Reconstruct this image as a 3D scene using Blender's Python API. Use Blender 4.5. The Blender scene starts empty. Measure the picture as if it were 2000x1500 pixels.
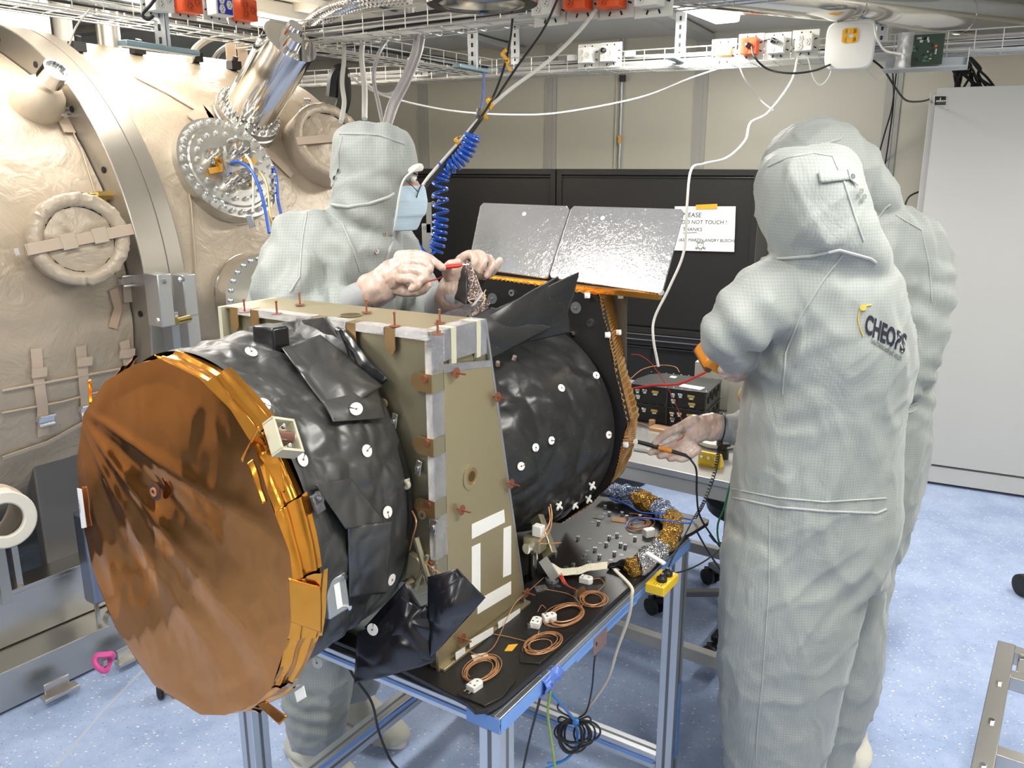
import bpy, bmesh, math, random
from math import sin, cos, pi, radians, hypot, atan2
from mathutils import Vector, Matrix, noise
from mathutils.bvhtree import BVHTree
V = Vector
SC = bpy.context.scene
COL = SC.collection
random.seed(7)
# ---------------------------------------------------------------- camera
CAMZ = 1.68; TILT = radians(14.5); FPX = 1650.0
cd = bpy.data.cameras.new('camera'); cam = bpy.data.objects.new('camera', cd); COL.objects.link(cam)
cam.location = (0, 0, CAMZ); cam.rotation_euler = (pi/2 - TILT, 0, 0)
cd.sensor_width = 36.0; cd.lens = FPX/2000*36; cd.clip_start = .05
SC.camera = cam
# ---------------------------------------------------------------- world, exposure
w = bpy.data.worlds.new('world'); SC.world = w; w.use_nodes = True
w.node_tree.nodes['Background'].inputs[0].default_value = (.9, .95, 1, 1)
w.node_tree.nodes['Background'].inputs[1].default_value = .3
SC.view_settings.view_transform = 'Standard'; SC.view_settings.look = 'None'
SC.view_settings.gamma = 1; SC.view_settings.use_curve_mapping = False
SC.view_settings.exposure = -0.45
# ---------------------------------------------------------------- room frame and pixel helpers
CP = V((0, 0, CAMZ))
FW = V((0, cos(TILT), -sin(TILT))); UP = V((0, sin(TILT), cos(TILT))); RT = V((1, 0, 0)); K = V((0, 0, 1))
def ray(x, y): return FW + RT*((x-1000)/FPX) + UP*((750-y)/FPX)
def onz(x, y, z=0.): r = ray(x, y); return CP + r*((z-CAMZ)/r.z)
def W(x, y, d): r = ray(x, y); return CP + r*(d/r.y)
def onp(x, y, o, n): r = ray(x, y); return CP + r*((V(o)-CP).dot(n)/r.dot(n))
RA = radians(27)                      # the room's back wall runs along RB
RB = V((cos(RA), -sin(RA), 0)); RN = V((sin(RA), cos(RA), 0))
def room(u, v, z=0): return V((0, 6.2, 0)) + RB*u + RN*v + K*z
CEIL = 2.47
# lamps: long ceiling fixtures in rows running away from the camera
LAMPS = []      # filled below, (centre, length, power)
LDIR = V((sin(radians(33)), cos(radians(33)), 0))
def lamp_from(x0, y0, x1, y1, z=2.5, p=1.0):
    A = onz(x0, y0, z); B_ = onz(x1, y1, z); LAMPS.append(((A+B_)/2, 1.25, p))
for c, p in ((V((-1.50, 2.75, 2.40)), .65), (V((-1.38, 4.3, 2.40)), 1.0), (V((.72, 3.95, 2.40)), 1.5),
             (V((-1.05, 1.05, 2.40)), .9), (V((.75, .9, 2.40)), 1.0), (V((2.55, 2.7, 2.40)), .8),
             (V((-1.0, -1.3, 2.40)), .5), (V((1.3, -1.3, 2.40)), .5), (V((3.2, .6, 2.40)), .3), (V((-3.2, -.4, 2.40)), .3)):
    LAMPS.append((c, 1.25, p))
LPOW = 40.0
for i, (c, L, p) in enumerate(LAMPS):
    ld = bpy.data.lights.new('ceiling_lamp', 'AREA'); ld.shape = 'RECTANGLE'; ld.size = .16; ld.size_y = L
    ld.energy = LPOW*p; ld.color = (1.0, .965, .9)
    lo = bpy.data.objects.new('ceiling_lamp', ld); COL.objects.link(lo)
    lo.location = c - K*.052; lo.rotation_euler = (0, 0, -radians(33))
# ---------------------------------------------------------------- materials
MATS = {}
def mat(name, col, rough=.5, metal=0., bump=0., bscale=40., spec=.5, kind=None, stretch=None, col2=None, cscale=20., emit=0., alpha=1., coat=0., trans=0., dist=.002, sheen=0., aniso=0.):
    if name in MATS: return MATS[name]
    m = bpy.data.materials.new(name); m.use_nodes = True; nt = m.node_tree; N = nt.nodes; Lk = nt.links
    b = N['Principled BSDF']
    b.inputs['Base Color'].default_value = (*col, 1); b.inputs['Roughness'].default_value = rough
    b.inputs['Metallic'].default_value = metal; b.inputs['Specular IOR Level'].default_value = spec
    b.inputs['Alpha'].default_value = alpha; b.inputs['Coat Weight'].default_value = coat
    b.inputs['Transmission Weight'].default_value = trans; b.inputs['Sheen Weight'].default_value = sheen
    b.inputs['Anisotropic'].default_value = aniso
    if emit: b.inputs['Emission Color'].default_value = (*col, 1); b.inputs['Emission Strength'].default_value = emit
    tc = N.new('ShaderNodeTexCoord'); mp = N.new('ShaderNodeMapping'); Lk.new(tc.outputs['Object'], mp.inputs[0])
    if stretch: mp.inputs['Scale'].default_value = stretch
    if col2:
        n = N.new('ShaderNodeTexNoise'); n.inputs['Scale'].default_value = cscale; n.inputs['Detail'].default_value = 5
        Lk.new(mp.outputs[0], n.inputs['Vector'])
        r = N.new('ShaderNodeValToRGB'); r.color_ramp.elements[0].position = .35; r.color_ramp.elements[1].position = .65
        r.color_ramp.elements[0].color = (*col, 1); r.color_ramp.elements[1].color = (*col2, 1)
        Lk.new(n.outputs[0], r.inputs[0]); Lk.new(r.outputs[0], b.inputs['Base Color'])
    if bump:
        bp = N.new('ShaderNodeBump'); bp.inputs['Strength'].default_value = bump; bp.inputs['Distance'].default_value = dist
        if kind == 'crumple':
            n = N.new('ShaderNodeTexVoronoi'); n.feature = 'DISTANCE_TO_EDGE'; n.inputs['Scale'].default_value = bscale
            n2 = N.new('ShaderNodeTexNoise'); n2.inputs['Scale'].default_value = bscale*.7; n2.inputs['Detail'].default_value = 3
            mx = N.new('ShaderNodeMixRGB'); mx.blend_type = 'ADD'; mx.inputs[0].default_value = .3
            Lk.new(mp.outputs[0], n2.inputs['Vector']); Lk.new(mp.outputs[0], mx.inputs[1]); Lk.new(n2.outputs['Color'], mx.inputs[2])
            Lk.new(mx.outputs[0], n.inputs['Vector']); Lk.new(n.outputs[0], bp.inputs['Height'])
        else:
            n = N.new('ShaderNodeTexNoise'); n.inputs['Scale'].default_value = bscale; n.inputs['Detail'].default_value = 4
            Lk.new(mp.outputs[0], n.inputs['Vector']); Lk.new(n.outputs[0], bp.inputs['Height'])
        Lk.new(bp.outputs[0], b.inputs['Normal'])
    MATS[name] = m; return m
def nd(m): return m.node_tree.nodes, m.node_tree.links, m.node_tree.nodes['Principled BSDF']
def math_node(N, Lk, op, a, b=None, c=None):
    n = N.new('ShaderNodeMath'); n.operation = op
    for i, x in enumerate((a, b, c)):
        if x is None: continue
        if hasattr(x, 'is_linked') or hasattr(x, 'links'): Lk.new(x, n.inputs[i])
        else: n.inputs[i].default_value = x
    return n.outputs[0]

steel = mat('brushed_steel', (.62, .60, .56), .28, 1., .15, 60, stretch=(1, 1, 12))
steel2 = mat('satin_steel', (.55, .54, .50), .38, 1.)
polished = mat('polished_steel', (.80, .78, .74), .12, 1.)
chrome = mat('chrome', (.85, .85, .85), .1, 1.)
alu = mat('aluminium', (.60, .62, .64), .35, .9)
alu_dark = mat('aluminium_slot', (.18, .19, .20), .5, .6)
galv = mat('galvanised', (.50, .53, .56), .38, .85)
wire_m = mat('tray_wire', (.62, .62, .58), .4, .5)
gold_anod = mat('champagne_anodised', (.45, .385, .24), .42, .72, .05, 300)
gold_face = mat('champagne_face', (.38, .345, .235), .36, .8, .05, 300)
gold_notch = mat('copper_notch', (.50, .33, .16), .3, .85, .2, 60, stretch=(8, 8, 1))
foil_tape = mat('aluminium_tape', (.82, .82, .82), .22, 1., .9, 140, kind='crumple', dist=.003)
kapton = mat('gold_kapton', (.80, .34, .05), .16, .95, .15, 12, dist=.006)
kapton_tape = mat('kapton_tape', (.80, .42, .04), .3, .1, trans=.0)
copperw = mat('copper_wire', (.55, .27, .12), .4, .3)
copperp = mat('copper_pin', (.30, .11, .06), .4, .5)
mli = mat('black_blanket', (.030, .030, .030), .40, .0, .45, 11, kind='crumple', spec=1.0, dist=.006)
mli_gl = mat('black_blanket_gloss', (.012, .012, .014), .22, .0, .2, 7, kind='crumple', spec=.7, dist=.006)
blackm = mat('black_plate', (.014, .013, .013), .38, .0, spec=.5)
blackp = mat('black_plastic', (.012, .012, .012), .45)
blackc = mat('black_cabinet', (.017, .016, .015), .42, spec=.45)
white_teflon = mat('white_washer', (.82, .81, .76), .5)
white_p = mat('white_plastic', (.78, .77, .72), .4)
cream_p = mat('cream_enclosure', (.62, .62, .55), .5)
white_met = mat('white_cabinet', (.53, .53, .51), .45)
red = mat('red_plastic', (.62, .03, .02), .35)
redw = mat('red_wire', (.55, .06, .03), .4)
orange = mat('orange_socket', (.80, .10, .015), .4)
orange_tool = mat('orange_tool', (.85, .30, .02), .4)
blue = mat('blue_plastic', (.01, .09, .50), .28, coat=.3)
blue_l = mat('blue_tape', (.17, .33, .72), .45)
blue_w = mat('blue_wire', (.02, .12, .60), .35)
navy = mat('socket_blue', (.02, .03, .38), .4)
yellow = mat('yellow_plastic', (.80, .53, .02), .4)
green_w = mat('green_wire', (.02, .25, .08), .4)
yg = mat('yellow_green_wire', (.35, .50, .05), .4)
whitew = mat('white_cable', (.72, .71, .66), .4)
greyw = mat('grey_cable', (.42, .40, .40), .4)
beige = mat('beige_leather', (.54, .43, .33), .7)
paper = mat('paper', (.80, .81, .81), .7)
ink = mat('pencil', (.06, .06, .06), .8)
brass = mat('brass', (.80, .58, .22), .25, 1.)
rubber = mat('caster_rubber', (.02, .02, .02), .6)
pink = mat('pink_plastic', (.75, .10, .35), .4)
skin = mat('skin', (.55, .28, .20), .5)
hairm = mat('hair', (.06, .03, .02), .6)
mask_m = mat('blue_mask', (.48, .62, .74), .7, bump=.4, bscale=30, stretch=(1, 1, 8))
lens_m = mat('clear_lens', (.9, .95, 1), .05, trans=1., alpha=.35)
hole_m = mat('dark_hole', (.01, .01, .01), .8)
ivory = mat('ivory_panel', (.55, .53, .40), .5, .1)
boot = mat('boot_fabric', (.66, .64, .55), .7)
mirror = mat('mirror_tile', (.74, .74, .76), .16, .85, .25, 60, kind='crumple', dist=.0008)
grey_desk = mat('grey_desk', (.50, .50, .48), .45)
pvc = mat('plain_grey', (.3, .3, .3), .5)

def suit_mat():
    m = mat('cleanroom_fabric', (.34, .365, .35), .62, sheen=.2)
    N, Lk, b = nd(m)
    tc = N.new('ShaderNodeTexCoord'); sp = N.new('ShaderNodeSeparateXYZ'); Lk.new(tc.outputs['Object'], sp.inputs[0])
    ns = N.new('ShaderNodeNewGeometry'); sn = N.new('ShaderNodeSeparateXYZ'); Lk.new(ns.outputs['Normal'], sn.inputs[0])
    def line(o, s):
        f = math_node(N, Lk, 'FRACT', math_node(N, Lk, 'MULTIPLY', o, s))
        return math_node(N, Lk, 'LESS_THAN', f, .16)
    lz = line(sp.outputs[2], 155); lx = line(sp.outputs[0], 155); ly = line(sp.outputs[1], 155)
    ax = math_node(N, Lk, 'ABSOLUTE', sn.outputs[0]); ay = math_node(N, Lk, 'ABSOLUTE', sn.outputs[1])
    sel = math_node(N, Lk, 'GREATER_THAN', ax, ay)
    a = math_node(N, Lk, 'MULTIPLY', sel, ly)
    c = math_node(N, Lk, 'MULTIPLY', math_node(N, Lk, 'SUBTRACT', 1., sel), lx)
    g = math_node(N, Lk, 'MAXIMUM', math_node(N, Lk, 'MAXIMUM', a, c), lz)
    g = math_node(N, Lk, 'MULTIPLY', g, .38)
    mx = N.new('ShaderNodeMixRGB'); Lk.new(g, mx.inputs[0]); mx.inputs[1].default_value = (.335, .36, .34, 1); mx.inputs[2].default_value = (.17, .19, .205, 1)
    Lk.new(mx.outputs[0], b.inputs['Base Color'])
    n = N.new('ShaderNodeTexNoise'); n.inputs['Scale'].default_value = 9; n.inputs['Detail'].default_value = 6; n.inputs['Roughness'].default_value = .6
    n.inputs['Distortion'].default_value = .8
    mp = N.new('ShaderNodeMapping'); mp.inputs['Scale'].default_value = (1.3, 1.3, .6); Lk.new(tc.outputs['Object'], mp.inputs[0]); Lk.new(mp.outputs[0], n.inputs['Vector'])
    bp = N.new('ShaderNodeBump'); bp.inputs['Strength'].default_value = .42; bp.inputs['Distance'].default_value = .02
    Lk.new(n.outputs[0], bp.inputs['Height']); Lk.new(bp.outputs[0], b.inputs['Normal'])
    return m
suit = suit_mat()
cuff_m = mat('knit_cuff', (.36, .37, .39), .8, bump=.6, bscale=220, stretch=(1, 1, .1))
def glove_mat():
    m = mat('latex_glove', (.50, .34, .28), .35, bump=.5, bscale=70, col2=(.66, .53, .46), cscale=22, coat=.3, dist=.004, stretch=(2.2, 1, .8))
    N, Lk, b = nd(m); b.inputs['Subsurface Weight'].default_value = .15; b.inputs['Subsurface Radius'].default_value = (.01, .005, .003)
    return m
glove = glove_mat()
def floor_mat():
    m = mat('blue_vinyl', (.29, .41, .68), .36, spec=.4)
    N, Lk, b = nd(m)
    tc = N.new('ShaderNodeTexCoord')
    n = N.new('ShaderNodeTexNoise'); n.inputs['Scale'].default_value = 3; n.inputs['Detail'].default_value = 8; n.inputs['Roughness'].default_value = .75
    Lk.new(tc.outputs['Object'], n.inputs['Vector'])
    r = N.new('ShaderNodeValToRGB'); r.color_ramp.elements[0].color = (.33, .43, .66, 1); r.color_ramp.elements[1].color = (.45, .55, .78, 1)
    r.color_ramp.elements[0].position = .4; r.color_ramp.elements[1].position = .6
    Lk.new(n.outputs[0], r.inputs[0]); last = r.outputs[0]
    for sc, th, c, seed in ((48, .20, (.88, .88, .84, 1), 0), (75, .17, (.14, .19, .38, 1), 5), (150, .2, (.60, .68, .90, 1), 9)):
        v = N.new('ShaderNodeTexVoronoi'); v.inputs['Scale'].default_value = sc
        mp = N.new('ShaderNodeMapping'); mp.inputs['Location'].default_value = (seed, seed, 0); mp.inputs['Rotation'].default_value = (0, 0, seed*.3)
        mp.inputs['Scale'].default_value = (1, 1.8, 1)
        Lk.new(tc.outputs['Object'], mp.inputs[0])
        n2 = N.new('ShaderNodeTexNoise'); n2.inputs['Scale'].default_value = sc*.5; Lk.new(mp.outputs[0], n2.inputs['Vector'])
        vm = N.new('ShaderNodeMixRGB'); vm.blend_type = 'ADD'; vm.inputs[0].default_value = .02; Lk.new(mp.outputs[0], vm.inputs[1]); Lk.new(n2.outputs['Color'], vm.inputs[2])
        Lk.new(vm.outputs[0], v.inputs['Vector'])
        d = math_node(N, Lk, 'LESS_THAN', v.outputs['Distance'], th)
        sp = N.new('ShaderNodeSeparateColor'); Lk.new(v.outputs['Color'], sp.inputs[0])
        keep = math_node(N, Lk, 'GREATER_THAN', sp.outputs[0], .58)
        f = math_node(N, Lk, 'MULTIPLY', d, keep)
        mx = N.new('ShaderNodeMixRGB'); Lk.new(f, mx.inputs[0]); Lk.new(last, mx.inputs[1]); mx.inputs[2].default_value = c
        last = mx.outputs[0]
    Lk.new(last, b.inputs['Base Color'])
    return m
def cloth_mat():
    m = mat('coated_cloth', (.56, .51, .43), .40, .12, spec=.6)
    N, Lk, b = nd(m)
    tc = N.new('ShaderNodeTexCoord')
    n = N.new('ShaderNodeTexNoise'); n.inputs['Scale'].default_value = 3.2; n.inputs['Detail'].default_value = 7; n.inputs['Roughness'].default_value = .62; n.inputs['Distortion'].default_value = 1.4
    Lk.new(tc.outputs['Object'], n.inputs['Vector'])
    r = N.new('ShaderNodeValToRGB'); r.color_ramp.elements[0].color = (.40, .33, .245, 1); r.color_ramp.elements[1].color = (.51, .43, .33, 1)
    Lk.new(n.outputs[0], r.inputs[0]); Lk.new(r.outputs[0], b.inputs['Base Color'])
    v = N.new('ShaderNodeTexNoise'); v.inputs['Scale'].default_value = 9; v.inputs['Detail'].default_value = 5; v.inputs['Distortion'].default_value = 2.5; Lk.new(tc.outputs['Object'], v.inputs['Vector'])
    ad = math_node(N, Lk, 'ADD', n.outputs[0], math_node(N, Lk, 'MULTIPLY', v.outputs[0], .35))
    bp = N.new('ShaderNodeBump'); bp.inputs['Strength'].default_value = .5; bp.inputs['Distance'].default_value = .03
    Lk.new(ad, bp.inputs['Height']); Lk.new(bp.outputs[0], b.inputs['Normal'])
    return m
cloth = cloth_mat()
cloth2 = mat('seam_cloth', (.50, .42, .32), .55, .05, .3, 60)
wallm = mat('wall_panel', (.62, .60, .51), .5)
ceilm = mat('ceiling_panel', (.74, .73, .68), .45)
beamm = mat('ceiling_beam', (.50, .50, .47), .5)
lampm = mat('lamp_glow', (1., .96, .90), .5, emit=20.)

# ---------------------------------------------------------------- mesh helpers
def frame(d):
    d = V(d).normalized(); u = d.orthogonal().normalized()
    if abs(d.z) < .95: u = K.cross(d).normalized()
    return u, d.cross(u).normalized(), d
def crom(pts, sub=6):
    if len(pts) < 3: return [V(p) for p in pts]
    P = [V(p) for p in pts]; P = [P[0]*2-P[1]] + P + [P[-1]*2-P[-2]]; out = []
    for i in range(1, len(P)-2):
        for j in range(sub):
            t = j/sub; a, b, c, d = P[i-1], P[i], P[i+1], P[i+2]
            out.append(.5*((2*b)+(c-a)*t+(2*a-5*b+4*c-d)*t*t+(3*b-a-3*c+d)*t**3))
    out.append(P[-2]); return out
class MB:
    def __init__(s): s.bm = bmesh.new(); s.mi = 0
    def _f(s, vs, mi=None):
        try:
            f = s.bm.faces.new(vs); f.material_index = s.mi if mi is None else mi; return f
        except ValueError: return None
    def box(s, c, size, ax=None, mi=None):
        c = V(c); X, Y, Z = ax if ax else (V((1, 0, 0)), V((0, 1, 0)), K); h = [q/2 for q in size]
        vs = [s.bm.verts.new(c+X*h[0]*i+Y*h[1]*j+Z*h[2]*k) for i in (-1, 1) for j in (-1, 1) for k in (-1, 1)]
        for q in ((0, 1, 3, 2), (4, 6, 7, 5), (0, 4, 5, 1), (2, 3, 7, 6), (0, 2, 6, 4), (1, 5, 7, 3)): s._f([vs[i] for i in q], mi)
        return s
    def bar(s, p, q, wd, ht, up=K, mi=None):
        p, q = V(p), V(q); d = (q-p); L = d.length; d.normalize(); X = d.cross(up).normalized(); Z = X.cross(d)
        return s.box((p+q)/2, (wd, L, ht), (X, d, Z), mi)
    def ringtube(s, cs, rs, n=10, cap=True, closed=False, mi=None):
        cs = [V(c) for c in cs]; rings = []; u = None
        for i, c in enumerate(cs):
            if closed: d = cs[(i+1) % len(cs)]-cs[i-1]
            else: d = cs[min(i+1, len(cs)-1)]-cs[max(i-1, 0)]
            if d.length < 1e-9: d = K.copy()
            d.normalize()
            if u is None: u = frame(d)[0]
            else:
                u = u-d*u.dot(d)
                if u.length < 1e-6: u = frame(d)[0]
                u.normalize()
            v = d.cross(u); r = rs[i] if hasattr(rs, '__len__') else rs
            if hasattr(r, '__len__'): ra, rb = r
            else: ra = rb = r
            rings.append([s.bm.verts.new(c+u*ra*cos(2*pi*k/n)+v*rb*sin(2*pi*k/n)) for k in range(n)])
        m = len(rings)
        for i in range(m if closed else m-1):
            A, B_ = rings[i], rings[(i+1) % m]
            for k in range(n): s._f([A[k], A[(k+1) % n], B_[(k+1) % n], B_[k]], mi)
        if cap and not closed: s._f(rings[0][::-1], mi); s._f(rings[-1], mi)
        return s
    def tube(s, pts, r, n=8, sub=6, mi=None): return s.ringtube(crom(pts, sub), r, n, mi=mi)
    def cyl(s, p, q, r0, r1=None, n=20, mi=None): return s.ringtube([p, q], [r0, r0 if r1 is None else r1], n, mi=mi)
    def lathe(s, o, d, prof, n=32, mi=None, cap=True):   # prof: (along, radius)
        u, v, d = frame(d); o = V(o); rings = []
        for (a, r) in prof: rings.append([s.bm.verts.new(o+d*a+u*r*cos(2*pi*k/n)+v*r*sin(2*pi*k/n)) for k in range(n)])
        for A, B_ in zip(rings, rings[1:]):
            for k in range(n): s._f([A[k], A[(k+1) % n], B_[(k+1) % n], B_[k]], mi)
        if cap: s._f(rings[0][::-1], mi); s._f(rings[-1], mi)
        return s
    def annulus(s, o, d, r0, r1, th, n=40, mi=None):     # flat ring with thickness
        u, v, d = frame(d); o = V(o)
        R = [[s.bm.verts.new(o+d*a+u*r*cos(2*pi*k/n)+v*r*sin(2*pi*k/n)) for k in range(n)] for a, r in ((0, r0), (0, r1), (th, r1), (th, r0))]
        for i in range(4):
            A, B_ = R[i], R[(i+1) % 4]
            for k in range(n): s._f([A[k], A[(k+1) % n], B_[(k+1) % n], B_[k]], mi)
        return s
    def prism(s, pts, ext, mi=None):
        A = [s.bm.verts.new(V(p)) for p in pts]; B_ = [s.bm.verts.new(V(p)+V(ext)) for p in pts]; n = len(A)
        s._f(A[::-1], mi); s._f(B_, mi)
        for i in range(n): s._f([A[i], A[(i+1) % n], B_[(i+1) % n], B_[i]], mi)
        return s
    def loft(s, loops, cap=True, closed=True, mi=None):
        R = [[s.bm.verts.new(V(p)) for p in L] for L in loops]; n = len(R[0])
        for A, B_ in zip(R, R[1:]):
            for k in range(n if closed else n-1): s._f([A[k], A[(k+1) % n], B_[(k+1) % n], B_[k]], mi)
        if cap: s._f(R[0][::-1], mi); s._f(R[-1], mi)
        return s
    def grid(s, fn, nu, nv, mi=None, wrap=False):
        R = [[s.bm.verts.new(fn(i/nu, j/nv)) for i in range(nu if wrap else nu+1)] for j in range(nv+1)]
        for j in range(nv):
            for i in range(nu):
                s._f([R[j][i], R[j][(i+1) % len(R[j])], R[j+1][(i+1) % len(R[j])], R[j+1][i]], mi)
        return s
    def ball(s, c, r, n=12, sc=(1, 1, 1), mi=None):
        c = V(c)
        pr = [(-cos(pi*i/n), sin(pi*i/n)) for i in range(1, n)]
        R = [[s.bm.verts.new(c+V((q*cos(2*pi*k/(2*n))*sc[0], q*sin(2*pi*k/(2*n))*sc[1], p*sc[2]))*r) for k in range(2*n)] for p, q in pr]
        for A, B_ in zip(R, R[1:]):
            for k in range(2*n): s._f([A[k], A[(k+1) % (2*n)], B_[(k+1) % (2*n)], B_[k]], mi)
        s._f(R[0][::-1], mi); s._f(R[-1], mi); return s
    def build(s, name, m, parent=None, smooth=True, bevel=0., solid=0., ang=35):
        off = rootloc(parent) if parent else V((0, 0, 0))
        for v in s.bm.verts: v.co -= off
        bmesh.ops.recalc_face_normals(s.bm, faces=s.bm.faces)
        me = bpy.data.meshes.new(name); s.bm.to_mesh(me); s.bm.free()
        for mm in (m if isinstance(m, (list, tuple)) else [m]): me.materials.append(mm)
        if smooth: me.shade_smooth()
        o = bpy.data.objects.new(name, me); COL.objects.link(o)
        if parent: o.parent = parent
        if smooth:
            try: me.set_sharp_from_angle(angle=radians(ang))
            except Exception: pass
        if solid:
            q = o.modifiers.new('solid', 'SOLIDIFY'); q.thickness = solid; q.offset = 0
        if bevel:
            q = o.modifiers.new('bevel', 'BEVEL'); q.width = bevel; q.segments = 2; q.limit_method = 'ANGLE'
        return o
def rootloc(p):
    l = V((0, 0, 0))
    while p: l = l + V(p.location); p = p.parent
    return l
def thing(name, label, cat, loc=(0, 0, 0), group=None, rz=0):
    o = bpy.data.objects.new(name, None); COL.objects.link(o); o.location = loc; o.rotation_euler = (0, 0, rz); o.empty_display_size = .05
    o['label'] = label; o['category'] = cat
    if group: o['group'] = group
    return o
def tag(o, label, cat, group=None, kind=None):
    if label: o['label'] = label
    if cat: o['category'] = cat
    if group: o['group'] = group
    if kind: o['kind'] = kind
    return o
def struct(o): o['kind'] = 'structure'; return o
KIDS = {}
def dup(root, loc, label=None, rz=None, group=None):
    """copy of a thing with copies of its parts and their sub-parts"""
    r = root.copy(); COL.objects.link(r); r.location = loc
    if rz is not None: r.rotation_euler = (0, 0, rz)
    if label: r['label'] = label
    if group: r['group'] = group
    for ch in [c for c in bpy.data.objects if c.parent == root]:
        c = ch.copy(); COL.objects.link(c); c.parent = r
        for g in [q for q in bpy.data.objects if q.parent == ch]:
            d = g.copy(); COL.objects.link(d); d.parent = c
    return r
def crump(p, s, amp, seed=0.):
    q = V(p)*s + V((seed, seed*1.7, -seed))
    d, _ = noise.voronoi(q)
    return amp*((d[1]-d[0])*1.2 - .5 + .5*noise.noise(q*.6))
def ridged(p): return 1-abs(noise.noise(p))*2
def surf_hit(bvh, x, y):
    r = ray(x, y).normalized(); h = bvh.ray_cast(CP, r); return h[0], h[1]
def bvh_of(o):
    dg = bpy.context.evaluated_depsgraph_get(); dg.update()
    me = o.evaluated_get(dg).to_mesh(); mw = V(rootloc(o))
    t = BVHTree.FromPolygons([v.co+mw for v in me.vertices], [p.vertices[:] for p in me.polygons])
    o.evaluated_get(dg).to_mesh_clear(); return t
def text_mesh(body, size, font_bold=False, extrude=.0, res=3, shear=0.):
    c = bpy.data.curves.new('t', 'FONT'); c.body = body; c.size = size; c.resolution_u = res; c.extrude = extrude; c.shear = shear
    if font_bold: c.offset = size*.035
    o = bpy.data.objects.new('t', c); COL.objects.link(o)
    dg = bpy.context.evaluated_depsgraph_get(); dg.update()
    me = bpy.data.meshes.new_from_object(o.evaluated_get(dg))
    vs = [v.co.copy() for v in me.vertices]; fs = [tuple(p.vertices) for p in me.polygons]
    bpy.data.objects.remove(o); bpy.data.curves.remove(c); bpy.data.meshes.remove(me)
    return vs, fs
def text_obj(body, size, o, X, Y, m, parent, name='lettering', bold=False, shear=0.):
    vs, fs = text_mesh(body, size, bold, shear=shear); mb = MB()
    n = V(X).cross(V(Y)).normalized()
    bv = [mb.bm.verts.new(V(o)+V(X)*v.x+V(Y)*v.y+n*.0004) for v in vs]
    for f in fs: mb._f([bv[i] for i in f])
    ob = mb.build(name, m, parent, smooth=False); return ob
# ================================================================ SETTING
WX0, WX1, WY0 = -4.6, 4.6, -11.5
b = MB(); b.box(room(0, -5.2, -.05), (9.6, 12.8, .1), (RB, RN, K)); fl = struct(b.build('floor', floor_mat(), smooth=False))
b = MB(); b.box(room(0, -5.2, CEIL+.05), (9.6, 12.8, .1), (RB, RN, K)); struct(b.build('ceiling', ceilm, smooth=False))
b = MB(); b.box(room(0, .05, CEIL/2), (9.6, .1, CEIL), (RB, RN, K)); struct(b.build('wall_back', wallm, smooth=False))
b = MB(); b.box(room(-4.65, -5.2, CEIL/2), (.1, 12.7, CEIL), (RB, RN, K)); struct(b.build('wall_left', wallm, smooth=False))
b = MB(); b.box(room(4.65, -5.2, CEIL/2), (.1, 12.7, CEIL), (RB, RN, K)); struct(b.build('wall_right', wallm, smooth=False))
b = MB(); b.box(room(0, -11.45, CEIL/2), (9.3, .1, CEIL), (RB, RN, K)); struct(b.build('wall_front', wallm, smooth=False))
trimm = mat('wall_strip', (.46, .455, .42), .45)
for i, px in enumerate((828, 1076, 1366, 1738)):
    r = ray(px, 250); t = (V((0, 6.2, 0))-CP).dot(RN)/r.dot(RN); P = CP+r*t; u = (P-V((0, 6.2, 0))).dot(RB)
    b = MB(); b.box(room(u, -.006, CEIL/2), (.085, .012, CEIL), (RB, RN, K)); b.box(room(u, -.014, CEIL/2), (.03, .006, CEIL), (RB, RN, K))
    struct(b.build('trim_%d' % (i+1), trimm, smooth=False))
n = 5
for v in (-1.9, -4.1, -6.3, -8.5):
    b = MB(); b.box(room(0, v, CEIL-.02), (9.2, .09, .04), (RB, RN, K)); struct(b.build('trim_%d' % n, beamm, smooth=False)); n += 1
for u in (-2.55, -1.25, .05, 1.35, 2.65):
    b = MB(); b.box(room(u, -5.2, CEIL-.03), (.11, 12.2, .035), (RB, RN, K)); struct(b.build('trim_%d' % n, beamm, smooth=False)); n += 1
b = MB(); b.box(room(0, -.01, .05), (9.2, .02, .1), (RB, RN, K)); struct(b.build('baseboard_back', trimm, smooth=False))
# ceiling lights
labs = ['long fluorescent ceiling light above the cloth covered chamber at the top left edge', 'fluorescent ceiling light behind the cable tray near the vertical hanger, above the chamber',
        'short bright fluorescent ceiling light between the two cable trays, upper middle', 'fluorescent ceiling light over the near left of the room', 'fluorescent ceiling light over the near right of the room',
        'fluorescent ceiling light above the two people at the right', 'fluorescent ceiling light behind the viewpoint, left', 'fluorescent ceiling light behind the viewpoint, right', 'fluorescent ceiling light beside the right wall', 'fluorescent ceiling light beside the left wall']
lx = V((LDIR.y, -LDIR.x, 0))
for (c, L, p), lab in zip(LAMPS, labs):
    t = thing('ceiling_light', lab, 'ceiling light', c+K*.1, 'ceiling lights')
    b = MB(); b.box(c+K*.03, (.17, L+.08, .07), (lx, LDIR, K)); b.build('light_housing', mat('lamp_housing', (.7, .7, .66), .5), t, bevel=.008)
    b = MB(); b.box(c-K*.022, (.13, L, .04), (lx, LDIR, K)); b.build('diffuser', lampm, t, bevel=.012)
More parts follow.
